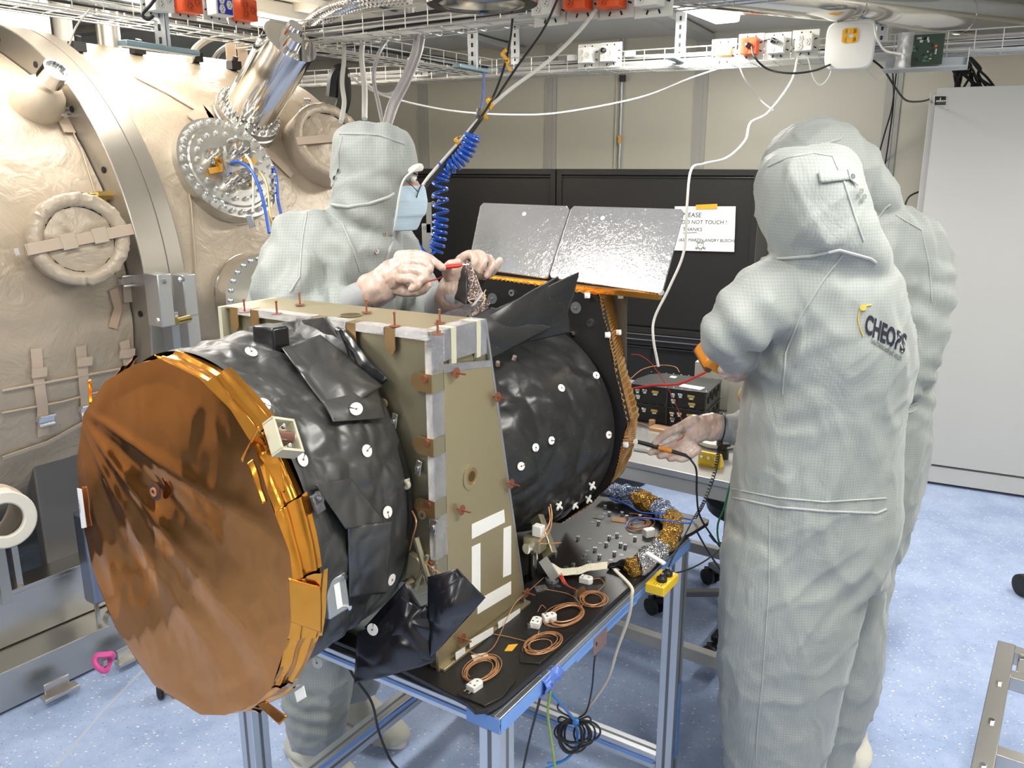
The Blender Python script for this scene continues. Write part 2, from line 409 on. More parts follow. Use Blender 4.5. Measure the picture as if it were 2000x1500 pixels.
# ================================================================ VACUUM CHAMBER
TA = radians(34); ta = V((sin(TA), cos(TA), 0)); tb = V((cos(TA), -sin(TA), 0))
TC = V((-2.03, 3.432, 1.205))
def TP(s, deg, r): q = radians(deg); return TC+ta*s+(tb*cos(q)+K*sin(q))*r
chamber = thing('vacuum_chamber', 'huge horizontal thermal vacuum chamber wrapped in beige quilted cloth with a grey flange ring', 'vacuum chamber', V((TC.x, TC.y, 0)))
def near_r(s):
    return .893
def cloth_fn(s0, s1, rf, seed, amp=.012):
    def fn(u, v):
        s = s0+(s1-s0)*v; deg = 360*u; p = TP(s, deg, 1.); r = rf(s)
        q = V((s*1.6, 2.2*cos(radians(deg)), 2.2*sin(radians(deg))))+V((seed, 0, 0))
        n_ = noise.noise(q*1.3)*amp*1.2 + amp*.7*ridged(V((q.x*.8+q.z*.7, q.y*2.2, q.z*2.2-q.x*.5)))
        n_ += .35*amp*ridged(q*4+V((3, 1, 2)))
        return TP(s, deg, r+n_)
    return fn
b = MB(); b.grid(cloth_fn(-2.6, -.055, near_r, 0), 180, 110, wrap=True)
near_shell = b.build('cloth_cover', cloth, chamber)
def far_r(s):
    if s < 1.05: return .955
    t = min(1, (s-1.05)/.7); return .955*math.sqrt(max(0.0004, 1-t*t))
b = MB(); b.grid(cloth_fn(.13, 1.75, far_r, 5, .009), 180, 110, wrap=True); far_shell = b.build('cloth_cover', cloth, chamber)
b = MB(); b.annulus(TC-ta*.05, ta, .80, 1.0, .16, n=160); ring = b.build('flange_ring', mat('flange_metal', (.40, .37, .32), .38, .75, .1, 40, stretch=(1, 1, 6)), chamber, bevel=.004, ang=25)
b = MB(); b.annulus(TC+ta*.045, ta, .99, 1.001, .003, n=160); b.build('flange_joint', mat('joint_grey', (.12, .11, .1), .5), ring)
for d in range(-65, 130, 15):
    if d in (10,): continue
    c = TP(-.05, d+4, .95); b = MB(); b.cyl(c-ta*.004, c+ta*.006, .011, n=12); b.build('bolt_hole', hole_m, ring)
c = TP(-.05, 24, .93); b = MB(); b.cyl(c-ta*.05, c, .016, n=6); b.cyl(c-ta*.075, c-ta*.05, .011, n=12); b.build('brass_fitting', brass, ring)
# dark inner gap disc of the flange
b = MB(); b.annulus(TC-ta*.046, ta, .3, .90, .15, n=80); b.build('flange_core', mat('core_grey', (.2, .18, .15), .6), ring)
bn = bvh_of(near_shell); bf = bvh_of(far_shell)
def on_tank(x, y):
    best = None
    for t in (bn, bf):
        h, nn = surf_hit(t, x, y)
        if h is not None and (best is None or (h-CP).length < (best-CP).length): best = h
    c = TC+ta*((best-TC).dot(ta)); nrm = (best-c).normalized(); return best, nrm
def on_line(pts, r, name, m, parent=chamber, lift=.006, width=None, sub=8):
    P = []
    for (x0, y0), (x1, y1) in zip(pts, pts[1:]):
        k = max(3, int(hypot(x1-x0, y1-y0)/12))
        for i in range(k): P.append(on_tank(x0+(x1-x0)*i/k, y0+(y1-y0)*i/k))
    P.append(on_tank(*pts[-1]))
    b = MB(); 
    if width is None: b.ringtube([p+n_*lift for p, n_ in P], r, 6)
    else:
        L = []
        for i, (p, n_) in enumerate(P):
            d = (P[min(i+1, len(P)-1)][0]-P[max(i-1, 0)][0]).normalized(); sd = d.cross(n_).normalized()
            L.append([p+n_*lift+sd*width/2, p+n_*(lift+.004)+sd*width/2, p+n_*(lift+.004)-sd*width/2, p+n_*lift-sd*width/2])
        b.loft(L)
    return b.build(name, m, parent)
# seams of the near cover
on_line([(2, 762), (120, 740), (250, 716)], .005, 'seam', cloth2)
on_line([(2, 805), (120, 783), (262, 745)], .004, 'seam', cloth2)
on_line([(2, 892), (90, 862), (168, 820)], .004, 'seam', cloth2, width=.014)
on_line([(85, 100), (110, 190), (160, 300), (185, 380)], .0025, 'seam', cloth2)
on_line([(252, 545), (262, 620), (264, 680)], .003, 'seam', cloth2)
on_line([(350, 300), (372, 400), (380, 520), (384, 640)], .003, 'seam', cloth2)
on_line([(388, 668), (430, 660)], .004, 'seam', cloth2)
on_line([(262, 150), (330, 184), (400, 225)], .004, 'zip_flap', beige, width=.03)
on_line([(385, 245), (410, 225), (430, 240)], .004, 'cloth_patch', beige, width=.10)
on_line([(500, 290), (530, 305), (560, 335)], .004, 'cloth_strap', beige, width=.035)
on_line([(480, 260), (520, 300), (568, 345)], .004, 'cloth_strap', beige, width=.03)
on_line([(640, 300), (668, 320)], .004, 'cloth_strap', beige, width=.03)
def buckle(x, y, w_=.05, par=chamber):
    p, n_ = on_tank(x, y); d = K-n_*K.dot(n_); d.normalize(); sd = d.cross(n_).normalized(); b = MB()
    b.box(p+n_*.016, (w_, .02, .022), (sd, d, n_)); b.cyl(p+n_*.03-sd*w_/2+d*.016, p+n_*.03+sd*w_/2+d*.016, .005, n=8); b.cyl(p+n_*.03-sd*w_/2-d*.016, p+n_*.03+sd*w_/2-d*.016, .005, n=8)
    return b.build('buckle', chrome, par)
for pts, bk, lp in (([(68, 680), (72, 735), (80, 790), (82, 848)], (83, 812), (71, 725)), ([(155, 675), (160, 735), (165, 785), (170, 850)], (164, 792), (160, 704)), ([(240, 665), (246, 700), (254, 735)], None, (243, 688))):
    st = on_line(pts, .01, 'strap', beige, width=.034)
    on_line([(lp[0]-14, lp[1]+2), (lp[0]+15, lp[1]-2)], .01, 'strap_loop', beige, parent=st, width=.03, lift=.014)
    if bk: buckle(bk[0], bk[1], par=st)
st = on_line([(103, 205), (118, 228), (135, 262)], .01, 'strap', beige, width=.04); buckle(121, 231, par=st)
st = on_line([(245, 538), (246, 562), (248, 590)], .01, 'strap', beige, width=.032); buckle(243, 549, par=st)
on_line([(218, 565), (228, 600), (218, 640)], .01, 'loose_strap', mat('tan_strap', (.52, .38, .27), .7), width=.03)
st = on_line([(590, 205), (600, 212)], .01, 'strap', beige, width=.03); buckle(598, 210, .04, par=st)
for x, y in ((150, 98), (268, 103), (380, 118), (455, 133)):
    p, n_ = on_tank(x, y+4); b = MB(); b.box(p+n_*.02, (.05, .04, .035), (ta, tb, K)); b.cyl(p, p+n_*.06, .012, n=8); b.build('lifting_eye', blackp, chamber)
# gauge port at upper left
p, n_ = on_tank(70, 210)
g = MB(); ax = (n_+V((.25, 0, .25))).normalized()
g.lathe(p-ax*.03, ax, [(0, .075), (.05, .085), (.10, .072), (.125, .05), (.115, .035)], 28); gp = g.build('cloth_sleeve', cloth2, chamber)
g = MB(); g.lathe(p+ax*.09, (ax+V((.5, -.3, .1))).normalized(), [(0, .022), (.03, .022), (.03, .042), (.085, .042), (.085, .036), (.07, .034)], 28); g.build('pressure_gauge', chrome, gp)
# round sleeve ports
def port(px, py, R, L, face_px=None, axdir=None, strap=True):
    p, n_ = on_tank(px, py); ax = axdir.normalized() if axdir else n_
    u, v, ax = frame(ax)
    def fn(a, t):
        q = 2*pi*a; r = R*(1+.015*noise.noise(V((cos(q)*2, sin(q)*2, t*3))))
        return p+ax*(-.08+(L+.08)*t)+(u*cos(q)+v*sin(q))*r
    b = MB(); b.grid(fn, 48, 10, wrap=True); sl = b.build('port_sleeve', cloth, chamber)
    fc = p+ax*L
    def lip(a, t):
        q = 2*pi*a; ang = t*pi; r = R-.021+.022*cos(ang); z = .016*sin(ang)
        k = .004*noise.noise(V((cos(q)*14, sin(q)*14, t*2)))
        return fc+ax*(z+k)+(u*cos(q)+v*sin(q))*(r+k)
    b = MB(); b.grid(lip, 90, 8, wrap=True); b.build('port_rim', cloth, sl)
    def cap(a, t):
        q = 2*pi*a; r = (R-.036)*(1-t*.999); k = .006*noise.noise(V((cos(q)*r*30, sin(q)*r*30, 1)))
        return fc+ax*(-.004+.012*(1-(1-t)**2)+k)+(u*cos(q)+v*sin(q))*r
    b = MB(); b.grid(cap, 60, 10, wrap=True); b.build('port_cap', cloth, sl)
    def band(a, t): return None
    b = MB(); b.annulus(fc-ax*.006, ax, R-.045, R-.033, .004, n=60); b.build('port_seal', hole_m, sl)
    return sl, p, fc, u, v, ax
pax = (tb*1.0-ta*.38+K*.10)
sl, pc, fc, u_, v_, ax_ = port(140, 470, .142, .17, axdir=pax)
b = MB(); s1 = V((ta.x, ta.y, .12)).normalized(); s1 = (s1-ax_*s1.dot(ax_)).normalized(); s2 = ax_.cross(s1).normalized()
fc2 = fc-s2*.0+ax_*.022
b.box(fc2, (.30, .034, .005), (s1, s2, ax_)); b.box(fc2-s1*.15-ax_*.03, (.006, .034, .065), (s1, s2, ax_)); b.box(fc2+s1*.15-ax_*.03, (.006, .034, .065), (s1, s2, ax_))
stp = b.build('port_strap', beige, sl, bevel=.001)
for k in (-.035, .055):
    b = MB(); b.box(fc2+s1*k+ax_*.004, (.042, .046, .007), (s1, s2, ax_)); b.build('strap_loop', cloth2, stp, bevel=.001)
b = MB(); b.box(fc2-s1*.175-ax_*.05, (.012, .022, .03), (s1, s2, ax_)); b.build('buckle', chrome, stp)
sl2, pc2, fc_2, u2, v2, ax2 = port(618, 300, .165, .13, axdir=(tb*1.0-ta*.25+K*.45))
b = MB(); q1 = (ta-ax2*ta.dot(ax2)).normalized(); q2 = ax2.cross(q1).normalized()
b.box(fc_2+ax2*.022, (.34, .034, .005), (q1, q2, ax2)); b.build('port_strap', beige, sl2, bevel=.001)
# tall steel turret with corrugated hoses
cf, nf = on_tank(476, 238)
tdir = (W(572, 72, cf.y-.20)-cf).normalized()
base = cf-tdir*.05
b = MB(); b.lathe(base, tdir, [(-.06, .135), (.03, .135), (.032, .13), (.036, .135), (.075, .135), (.078, .13), (.082, .13), (.105, .13)], 48); fb = b.build('turret_flange', steel2, chamber)
u, v, td = frame(tdir)
for i in range(26):
    q = 2*pi*i/26; c = base+td*.105+(u*cos(q)+v*sin(q))*.118; b = MB(); b.cyl(c, c+td*.014, .0095, n=6); b.ball(c+td*.015, .006, 5); b.build('flange_bolt', chrome, fb)
tl = .37
b = MB(); b.lathe(base, tdir, [(.1, .102), (.1+tl, .102), (.1+tl, .098), (.105+tl, .096)], 56); tur = b.build('turret_body', polished, chamber)
b = MB(); b.annulus(base+td*(.1+tl-.004), td, .092, .105, .01, n=48); b.build('turret_rim', chrome, tur)
for k, off in enumerate((-.035, .035)):
    st_ = base+td*(.1+tl)+v*off*1.0+u*off*.6
    b = MB(); b.cyl(st_, st_+td*.05, .034, .028, n=20); b.build('hose_collar', chrome, tur)
# big instrument flange, cable feedthroughs
cf2, nf2 = on_tank(437, 338)
fdir = (nf2*1.0-ta*.05).normalized(); base2 = cf2-fdir*.06
b = MB(); b.lathe(base2, fdir, [(0, .205), (.045, .205), (.047, .198), (.052, .198), (.054, .205), (.105, .205), (.105, .165), (.112, .16), (.112, .02)], 64); f2 = b.build('feedthrough_flange', steel2, chamber)
u, v, fd = frame(fdir)
for i in range(30):
    q = 2*pi*i/30; c = base2+fd*.105+(u*cos(q)+v*sin(q))*.185; b = MB(); b.cyl(c, c+fd*.010, .0105, n=6); b.ball(c+fd*.012, .008, 5); b.build('flange_bolt', chrome, f2)
for i in range(20):
    q = 2*pi*i/20+.1; c = base2+fd*.112+(u*cos(q)+v*sin(q))*.135; b = MB(); b.cyl(c, c+fd*.008, .009, n=6); b.ball(c+fd*.010, .007, 5); b.build('flange_bolt', chrome, f2)
random.seed(4)
for (a, c_, r) in ((.05, .055, .055), (-.07, .03, .035), (.045, -.055, .04), (-.03, -.07, .038)):
    o = base2+fd*.112+u*a+v*c_; b = MB(); b.lathe(o, fd, [(0, r), (.018, r), (.018, r*.6), (.05, r*.55), (.05, r*.3), (.075, r*.28)], 24); fp = b.build('feedthrough_port', polished, f2)
    for i in range(6):
        q = 2*pi*i/6; c = o+fd*.018+(u*cos(q)+v*sin(q))*r*.8; b = MB(); b.cyl(c, c+fd*.008, .006, n=6); b.build('port_bolt', chrome, fp)
for i in range(9):
    o = base2+fd*(.12+random.random()*.03)+u*random.uniform(-.1, .1)+v*random.uniform(-.1, .1); b = MB()
    b.box(o, (.05, .014, .02), (V((random.uniform(-1, 1), random.uniform(-1, 1), random.uniform(-1, 1))).normalized(), *frame((1, random.random(), .3))[:2])); b.build('tape_wrap', kapton_tape, f2)
# third flange behind the first person
c3, n3 = on_tank(486, 575)
b = MB(); b.lathe(c3-n3*.05, n3, [(0, .16), (.05, .16), (.052, .152), (.058, .152), (.06, .16), (.12, .16), (.12, .02)], 56); f3 = b.build('side_flange', polished, chamber)
u, v, nn = frame(n3)
for i in range(24):
    q = 2*pi*i/24; c = c3+n3*.07+(u*cos(q)+v*sin(q))*.14; b = MB(); b.ball(c+n3*.002, .010, 5); b.build('flange_bolt', chrome, f3)
# hinge clamp on the flange ring
hc = TP(.03, -4, 1.03)
def clampbox(x, y, d, sz, name, m, par): b = MB(); b.box(W(x, y, d), sz, (tb, ta, K)); return b.build(name, m, par, bevel=.003)
clamp = MB(); P1 = W(322, 610, 2.78)
clamp.box(W(312, 585, 2.72), (.075, .05, .17), (tb, ta, K)); cb = clamp.build('clamp_bracket', alu, chamber, bevel=.003)
b = MB(); b.box(W(362, 575, 2.86), (.06, .05, .14), (tb, ta, K)); b.box(W(372, 645, 2.87), (.045, .05, .2), (tb, ta, K)); b.build('clamp_jaw', alu, cb, bevel=.003)
b = MB(); b.box(W(336, 655, 2.78), (.05, .03, .16), (tb, ta, K)); b.build('clamp_plate', mat('bluish_steel', (.38, .43, .50), .3, .9), cb, bevel=.002)
b = MB(); b.cyl(W(343, 628, 2.72), W(368, 622, 2.80), .013, n=12); b.build('clamp_pin', brass, cb)
for x, y in ((322, 549), (358, 545), (312, 625), (370, 692), (335, 697)):
    b = MB(); c = W(x, y, 2.70); b.cyl(c, c-ta*.012, .009, n=6); b.build('clamp_bolt', chrome, cb)
# white wrapped nozzle at lower left
pn = W(4, 1012, 2.0); q0 = W(-120, 960, 2.3); axn = (W(28, 1030, 1.92)-W(-60, 985, 2.2)).normalized()
def noz(a, t):
    q = 2*pi*a; r = .072*(1+.08*noise.noise(V((cos(q)*3, sin(q)*3, t*4))))
    if t > .9: r *= .9
    u, v, d = frame(axn); return pn-d*.22+d*.25*t+(u*cos(q)+v*sin(q))*r
b = MB(); b.grid(noz, 40, 14, wrap=True); nz = b.build('wrapped_nozzle', mat('white_wrap', (.62, .59, .52), .55, bump=.5, bscale=25), chamber)
b = MB(); u, v, d = frame(axn); b.annulus(pn+d*.015, d, .042, .073, .02, n=40); b.build('nozzle_rim', mat('white_wrap', (1, 1, 1)), nz, bevel=.004)
b = MB(); b.annulus(pn-d*.08, d, .070, .079, .03, n=40); b.build('nozzle_strap', beige, nz)
# ---- steel support frame under the chamber
base_f = thing('chamber_base_frame', 'long low steel support frame of channel beams under the cloth wrapped chamber', 'support frame', V((-1.6, 2.6, 0)))
r0 = onz(0, 1405, 0.0); r1 = onz(294, 1262, 0.0); rd = (r1-r0).normalized(); rs = V((rd.y, -rd.x, 0))
s0, s1 = r0-rd*1.5, r0+rd*1.9
b = MB()
b.bar(s0-rs*.02+K*.075, s1-rs*.02+K*.075, .012, .13); b.bar(s0-rs*.10+K*.135, s1-rs*.10+K*.135, .17, .012); b.bar(s0-rs*.04+K*.03, s1-rs*.04+K*.03, .03, .01)
b.build('bottom_channel', steel2, base_f, bevel=.002)
b = MB()
b.bar(s0-rs*.16+K*.235, s1-rs*.16+K*.235, .012, .18); b.bar(s0-rs*.21+K*.322, s1-rs*.21+K*.322, .11, .01)
b.bar(s0-rs*.155+K*.325, s1-rs*.155+K*.325, .016, .016)
b.build('upper_rail', steel, base_f, bevel=.002)
b = MB(); b.bar(s0-rs*.2+K*.10, s1-rs*.2+K*.10, .1, .06); b.build('inner_beam', hole_m, base_f)
for x, y in ((118, 1352), (258, 1285)):
    p = onz(x, y, .03); b = MB(); b.box(p+K*.0, (.11, .035, .012), (rd, rs, K)); b.box(p-rs*.02+K*.02, (.08, .012, .04), (rd, rs, K)); b.build('foot_bracket', steel, base_f, bevel=.002)
p = onz(180, 1140, .5); b = MB()
pp = W(190, 1250, 2.75)
b.box(W(192, 1210, 2.62), (.012, .012, .14), (rs, rd, K)); b.build('rail_end_bracket', steel, base_f)
b = MB(); c = W(216, 1204, 2.6); b.cyl(c, c+rs*.03, .028, n=20); b.build('rail_roller', steel2, base_f)
for dd in (-.8, .95):
    c = TC+ta*dd; b = MB(); b.box(V((c.x, c.y, .27)), (1.35, .12, .42), (tb, ta, K)); b.build('saddle', mat('saddle_grey', (.16, .155, .15), .45, .4), base_f, bevel=.01)
c = W(130, 1080, 3.0); b = MB(); b.box(W(158, 1010, 2.85), (.3, .05, .5), (ta, tb, K)); b.build('leg_plate', mat('saddle_grey', (1, 1, 1)), base_f, bevel=.006)
b = MB(); b.box(W(182, 1085, 2.62), (.07, .07, .33), (ta, tb, K)); b.build('post', mat('blue_steel2', (.25, .28, .36), .3, .8), base_f, bevel=.012)
b = MB(); b.tube([W(-20, 1155, 2.6), W(40, 1138, 2.7), (W(82, 1124, 2.75)), W(130, 1098, 2.85)], (.006), 8); b.build('cable_tie_rail', steel2, base_f)
b = MB()
for q in ((82, 1126, 78, 1165, 86, 1205), (84, 1126, 100, 1160, 112, 1190), (60, 1133, 45, 1122, 40, 1118), (92, 1122, 120, 1130, 150, 1152)):
    b.tube([W(q[0], q[1], 2.74), W(q[2], q[3], 2.76), W(q[4], q[5], 2.8)], .004, 6)
b.build('hanging_ties', beige, base_f)
b = MB(); b.box(W(32, 1110, 2.55), (.02, .02, .16), (ta, tb, K)); b.build('strut', steel2, base_f)
b = MB(); b.box(W(4, 1120, 2.3), (.03, .02, .2), (ta, tb, K)); b.build('strut', steel2, base_f)
# pink tape roll on the frame
c = W(204, 1291, 2.36); t = thing('tape_roll', 'bright pink ring shaped tag clipped on the lower steel beam under the chamber', 'tag', c-K*.03)
b = MB(); b.ringtube([c+(rd*cos(q*.3142)*.026+K*sin(q*.3142)*.026*(1.+.15*sin(q))+rs*.012*sin(q*.6)) for q in range(20)], [(.009, .012)]*20, 8, closed=True); b.build('ring_band', pink, t)
b = MB(); b.box(c+rs*.0-K*.005, (.012, .012, .02), (rd, rs, K)); b.build('clip', steel2, t)
# ================================================================ TABLE AND INSTRUMENT
IA = radians(33); ia = V((sin(IA), cos(IA), 0)); il = V((-cos(IA), sin(IA), 0))
IO = V((-.1355, 1.375, .78)); PZ = .78
def I(w_, t, z): return IO+ia*w_+il*t+K*(z-PZ)
def Ipx(x, y, w_): p = onp(x, y, IO+ia*w_, ia)-IO; return p.dot(il), p.z+PZ       # pixel -> (t, z) on the plane w
IX = (il, ia, K)
# ---- work table
table = thing('work_table', 'aluminium profile work table with blue tape carrying the black plate and foil wrapped instrument', 'table', V((IO.x, IO.y, 0)))
TT = .772
def TBL(w_, t, z): return IO+ia*w_+il*t+K*(z-PZ)
tw0, tw1, tt0, tt1 = -.035, .835, -.160, .545
def profile_bar(p, q, sz=.045, up=K):
    b = MB(); b.bar(p, q, sz, sz, up, mi=0)
    d = (V(q)-V(p)).normalized(); X = d.cross(up).normalized(); Z = X.cross(d)
    for n_ in (X, -X, Z, -Z):
        sd = n_.cross(d)
        b.bar(V(p)+n_*(sz/2-.001), V(q)+n_*(sz/2-.001), .009 if abs(n_.dot(X)) < .5 else .004, .004 if abs(n_.dot(X)) < .5 else .009, up, mi=1)
    return b
h = .0225
def pb(name, p, q, up=K, sz=.045):
    return profile_bar(p, q, sz, up).build(name, [alu, alu_dark], table, bevel=.0015)
for w_, t in ((tw0+h, tt0+h), (tw1-h, tt0+h), (tw0+h, tt1-h), (tw1-h, tt1-h)):
    o = pb('leg', TBL(w_, t, .06), TBL(w_, t, TT-.042), up=ia)
    c = TBL(w_, t, 0); b = MB(); b.cyl(c, c+K*.012, .035, .03); b.cyl(c+K*.012, c+K*.062, .008); b.build('foot', blackp, o)
for A_, B_ in (((tw0, tt0+.015), (tw1, tt0+.015)), ((tw0, tt1-.015), (tw1, tt1-.015)), ((tw0+.015, tt0+.03), (tw0+.015, tt1-.03)), ((tw1-.015, tt0+.03), (tw1-.015, tt1-.03))):
    pb('top_rail', TBL(A_[0], A_[1], TT-.026), TBL(B_[0], B_[1], TT-.026), sz=.03)
for (x0, y0, x1, y1), cc in (((640, 1498, 862, 1345), 0),):
    pb('lower_rail', TBL(tw0+2*h, tt1-h, .22), TBL(tw1-2*h, tt1-h, .22))
pb('lower_rail', TBL(tw1-h, tt0+2*h, .10), TBL(tw1-h, tt1-2*h, .10))
def tape(name, p, q, wd, n_, lab=None, m=blue_l, up=K):
    b = MB(); p, q = V(p)+V(n_)*.0012, V(q)+V(n_)*.0012; d = (q-p).normalized(); s = V(n_).cross(d).normalized()
    b.prism([p+s*wd/2, q+s*wd/2, q-s*wd/2, p-s*wd/2], V(n_)*.0012)
    return b.build(name, m, table, smooth=False)
e = -il
tape('blue_tape', TBL(tw0, tt0, TT-.026), TBL(tw0+.16, tt0, TT-.026), .028, e)
tape('blue_tape', TBL(tw0+.16, tt0, TT-.032), TBL(tw1-.24, tt0, TT-.032), .016, e)
tape('blue_tape', TBL(tw0+.27, tt0, TT-.038), TBL(tw0+.55, tt0, TT-.036), .018, e)
tape('blue_tape', TBL(tw1-.22, tt0, TT-.028), TBL(tw1, tt0, TT-.028), .024, e)
tape('blue_tape', TBL(tw0, tt0, TT-.026), TBL(tw0, tt0+.07, TT-.026), .028, -ia)
tape('blue_tape', TBL(tw0, tt0+.07, TT-.026), TBL(tw0, tt1, TT-.026), .007, -ia)
tape('brown_tape', TBL(tw0+.34, tt0-.001, TT-.05), TBL(tw0+.40, tt0-.001, TT-.05), .04, e, m=mat('brown_tape', (.22, .15, .14), .4))
tape('blue_tape', TBL(tw1-h*.6, tt0, .12), TBL(tw1-h*.6, tt0, .35), .022, e)
tape('blue_tape', TBL(tw0+.1, tt1-2*h, .25), TBL(tw1-.1, tt1-2*h, .22), .012, e)
tape('blue_tape', TBL(tw1-2*h, tt0+.05, .10), TBL(tw1-2*h, tt1-.1, .10), .012, -ia)
tape('brown_tape', TBL(tw0+.1, tt1-2*h-.001, .22), TBL(tw0+.14, tt1-2*h-.001, .22), .03, e, m=mat('amber_tape', (.6, .38, .1), .4))
# black machined plate lying on the table
plate = thing('mounting_plate', 'black machined mounting plate with bolt holes lying on the aluminium table', 'mounting plate', TBL(.4, .1, TT))
def pz(x, y): p = onz(x, y, PZ)-IO; return p.dot(ia), p.dot(il)
c1, c2 = pz(935, 1372), pz(1385, 1012)
outl = [(-.05, -.10), (-.06, -.125), (-.045, -.142), (-.01, -.15), (.12, -.155), (.80, -.160), (.83, -.168), (.91, -.180), (.93, -.175), (.935, -.16), (.935, .50), (-.03, .50), (-.03, .09)]
b = MB(); b.prism([TBL(w_, t, PZ-.010) for w_, t in outl], K*.010); pl = b.build('plate', blackm, plate, bevel=.0015, smooth=False)
b = MB(); b.prism([TBL(w_, t, PZ-.001) for w_, t in ((-.045, -.075), (-.045, -.135), (-.01, -.146), (.045, -.14), (.055, -.10), (.03, -.06))], K*.005); b.build('end_pad', blackm, plate, bevel=.001)
b = MB(); b.prism([TBL(w_, t, PZ-.001) for w_, t in ((.10, -.115), (.115, -.148), (.24, -.152), (.24, -.13), (.20, -.10), (.12, -.10))], K*.005); b.build('edge_clamp', blackm, plate, bevel=.001)
def disc_on(x, y, r, name, m, parent, hgt=.0006, n=14, z=PZ):
    c = onz(x, y, z); b = MB(); b.cyl(c, c+K*hgt, r, n=n); return b.build(name, m, parent)
holes = [(1204,992),(1181,1003),(1232,1004),(1261,1000),(1276,1005),(1157,1020),(1197,1050),(1212,1048),(1231,1044),(1186,1063),(1214,1084),(1147,1076),(1172,1061),(1193,1094),(1139,1091),(1106,1107),(1119,1103),(1129,1153),(1091,1145),(1151,1053)]
for x, y in holes: disc_on(x, y, .0055, 'hole', mat('bright_hole', (.16, .17, .19), .3, .6), pl)
# instrument --------------------------------------------------------------
scope = thing('space_telescope', 'space telescope wrapped in black blanket, with copper foil cover and two mirror panels', 'telescope', I(.1, .25, PZ))
# gold structural box
BW, BL, BT, BH = .297, .512, .158, .628; BTL = .132
def BP(w_, t, z): return I(w_, t, PZ+z)
def slantw(z): return BW+(BT-BW)*z/BH
b = MB(); q = .004
b.loft([[BP(q, q, 0), BP(BW-q, q, 0), BP(BW-q, BL, 0), BP(q, BL, 0)], [BP(q, q, BH), BP(BT-q, q, BH), BP(BTL-q, BL, BH), BP(q, BL, BH)]])
box = b.build('structure_box', gold_face, scope, bevel=.001, smooth=False)
# near side cover plate (facing right)
b = MB(); th = -il*.004
oc = [(.030, .018), (BW-.004, .0), (slantw(BH-.075)-.004, BH-.075), (.030, BH-.055)]
oc[1] = (slantw(.018)-.004, .018)
b.prism([BP(w_, .0, z) for w_, z in oc], th); side = b.build('side_panel', gold_anod, box, bevel=.001, smooth=False)
b = MB(); b.prism([BP(-.002, q, BH), BP(BT+.002, q, BH), BP(BTL+.002, BL, BH), BP(-.002, BL, BH)], K*.003); topp = b.build('top_panel', gold_anod, box, smooth=False)
# foil tape blocks with notches between them along the corner
zn = [.545, .432, .318, .205, .09]            # notch centres
segs = []; prev = BH
for z in zn: segs.append((z+.016, prev)); prev = z-.016
segs.append((0.115-.09+.0, prev))
for z0, z1 in segs:
    if z1-z0 < .01: continue
    b = MB(); b.prism([BP(-.003, -.0035, z0), BP(.030, -.0035, z0), BP(.030, .004, z0), BP(-.003, .004, z0)], K*(z1-z0)); b.prism([BP(-.003, -.003, z0), BP(-.003, .010, z0), BP(.003, .010, z0), BP(.003, -.003, z0)], K*(z1-z0)); b.build('foil_tape', foil_tape, box, smooth=False)
for z in zn:
    b = MB()
    pts = [(.034, .014)]+[(.034-.0*k, .014) for k in range(0)]+[(.0, .014)]+[(-.022-.012*cos(k), .014*sin(k)) for k in (1.2, .6, 0, -.6, -1.2)][0:0]
    # half-round trough cut across the corner: rounded towards the front face
    for k in range(13):
        a = pi/2+pi*k/12; pts.append((-.0, 0)) if False else None
    loop = [(-.0045, .006, z+.015), (-.0045, .038, z+.015)]
    lp = [(t_, z+dz) for t_, dz in ((-.004, .016), (.03, .016), (.038, .012), (.042, .004), (.042, -.004), (.036, -.012), (.028, -.016), (-.004, -.016))]
    b.loft([[BP(-.0042, t_, zz) for t_, zz in lp], [BP(-.0030, t_, zz) for t_, zz in lp]])
    nt = b.build('notch', gold_notch, box, smooth=False)
    b = MB(); b.prism([BP(-.003, -.0042, z-.016), BP(.028, -.0042, z-.016), BP(.028, -.0036, z-.016), BP(-.003, -.0036, z-.016)], K*.032); b.prism([BP(-.003, -.004, z+.012), BP(.028, -.004, z+.012), BP(.028, .0, z+.012), BP(-.003, .0, z+.012)], K*.004); b.build('notch_floor', gold_face, nt, smooth=False)
    b = MB(); b.cyl(BP(-.0045, .010, z+.008), BP(-.0075, .010, z+.008), .006, n=12); b.build('notch_bolt', copperp, nt)
# foil tapes and notches along the top front edge
tn = [.07, .155, .26, .315, .455, .50]
prev = .0
for c in (.085, .175, .262, .425, .485):
    a0, a1 = prev+.002, c-.011; prev = c+.011
    b = MB(); b.prism([BP(-.0035, a0, BH-.010), BP(-.0035, a1, BH-.010), BP(-.0035, a1, BH+.0036), BP(-.0035, a0, BH+.0036)], ia*.001)
    b.prism([BP(-.0035, a0, BH+.0032), BP(.022, a0, BH+.0032), BP(.022, a1, BH+.0032), BP(-.0035, a1, BH+.0032)], K*.0012); b.build('foil_tape', foil_tape, box, smooth=False)
    lp = [(c-.011, BH+.003), (c+.011, BH+.003), (c+.011, BH-.032), (c+.006, BH-.041), (c, BH-.045), (c-.006, BH-.041), (c-.011, BH-.032)]
    b = MB(); b.loft([[BP(-.0040, t_, zz) for t_, zz in lp], [BP(-.0025, t_, zz) for t_, zz in lp]])
    b.prism([BP(-.0045, c-.011, BH+.0032), BP(.024, c-.011, BH+.0032), BP(.024, c+.011, BH+.0032), BP(-.0045, c+.011, BH+.0032)], K*.0006); b.build('notch', gold_notch, box, smooth=False)
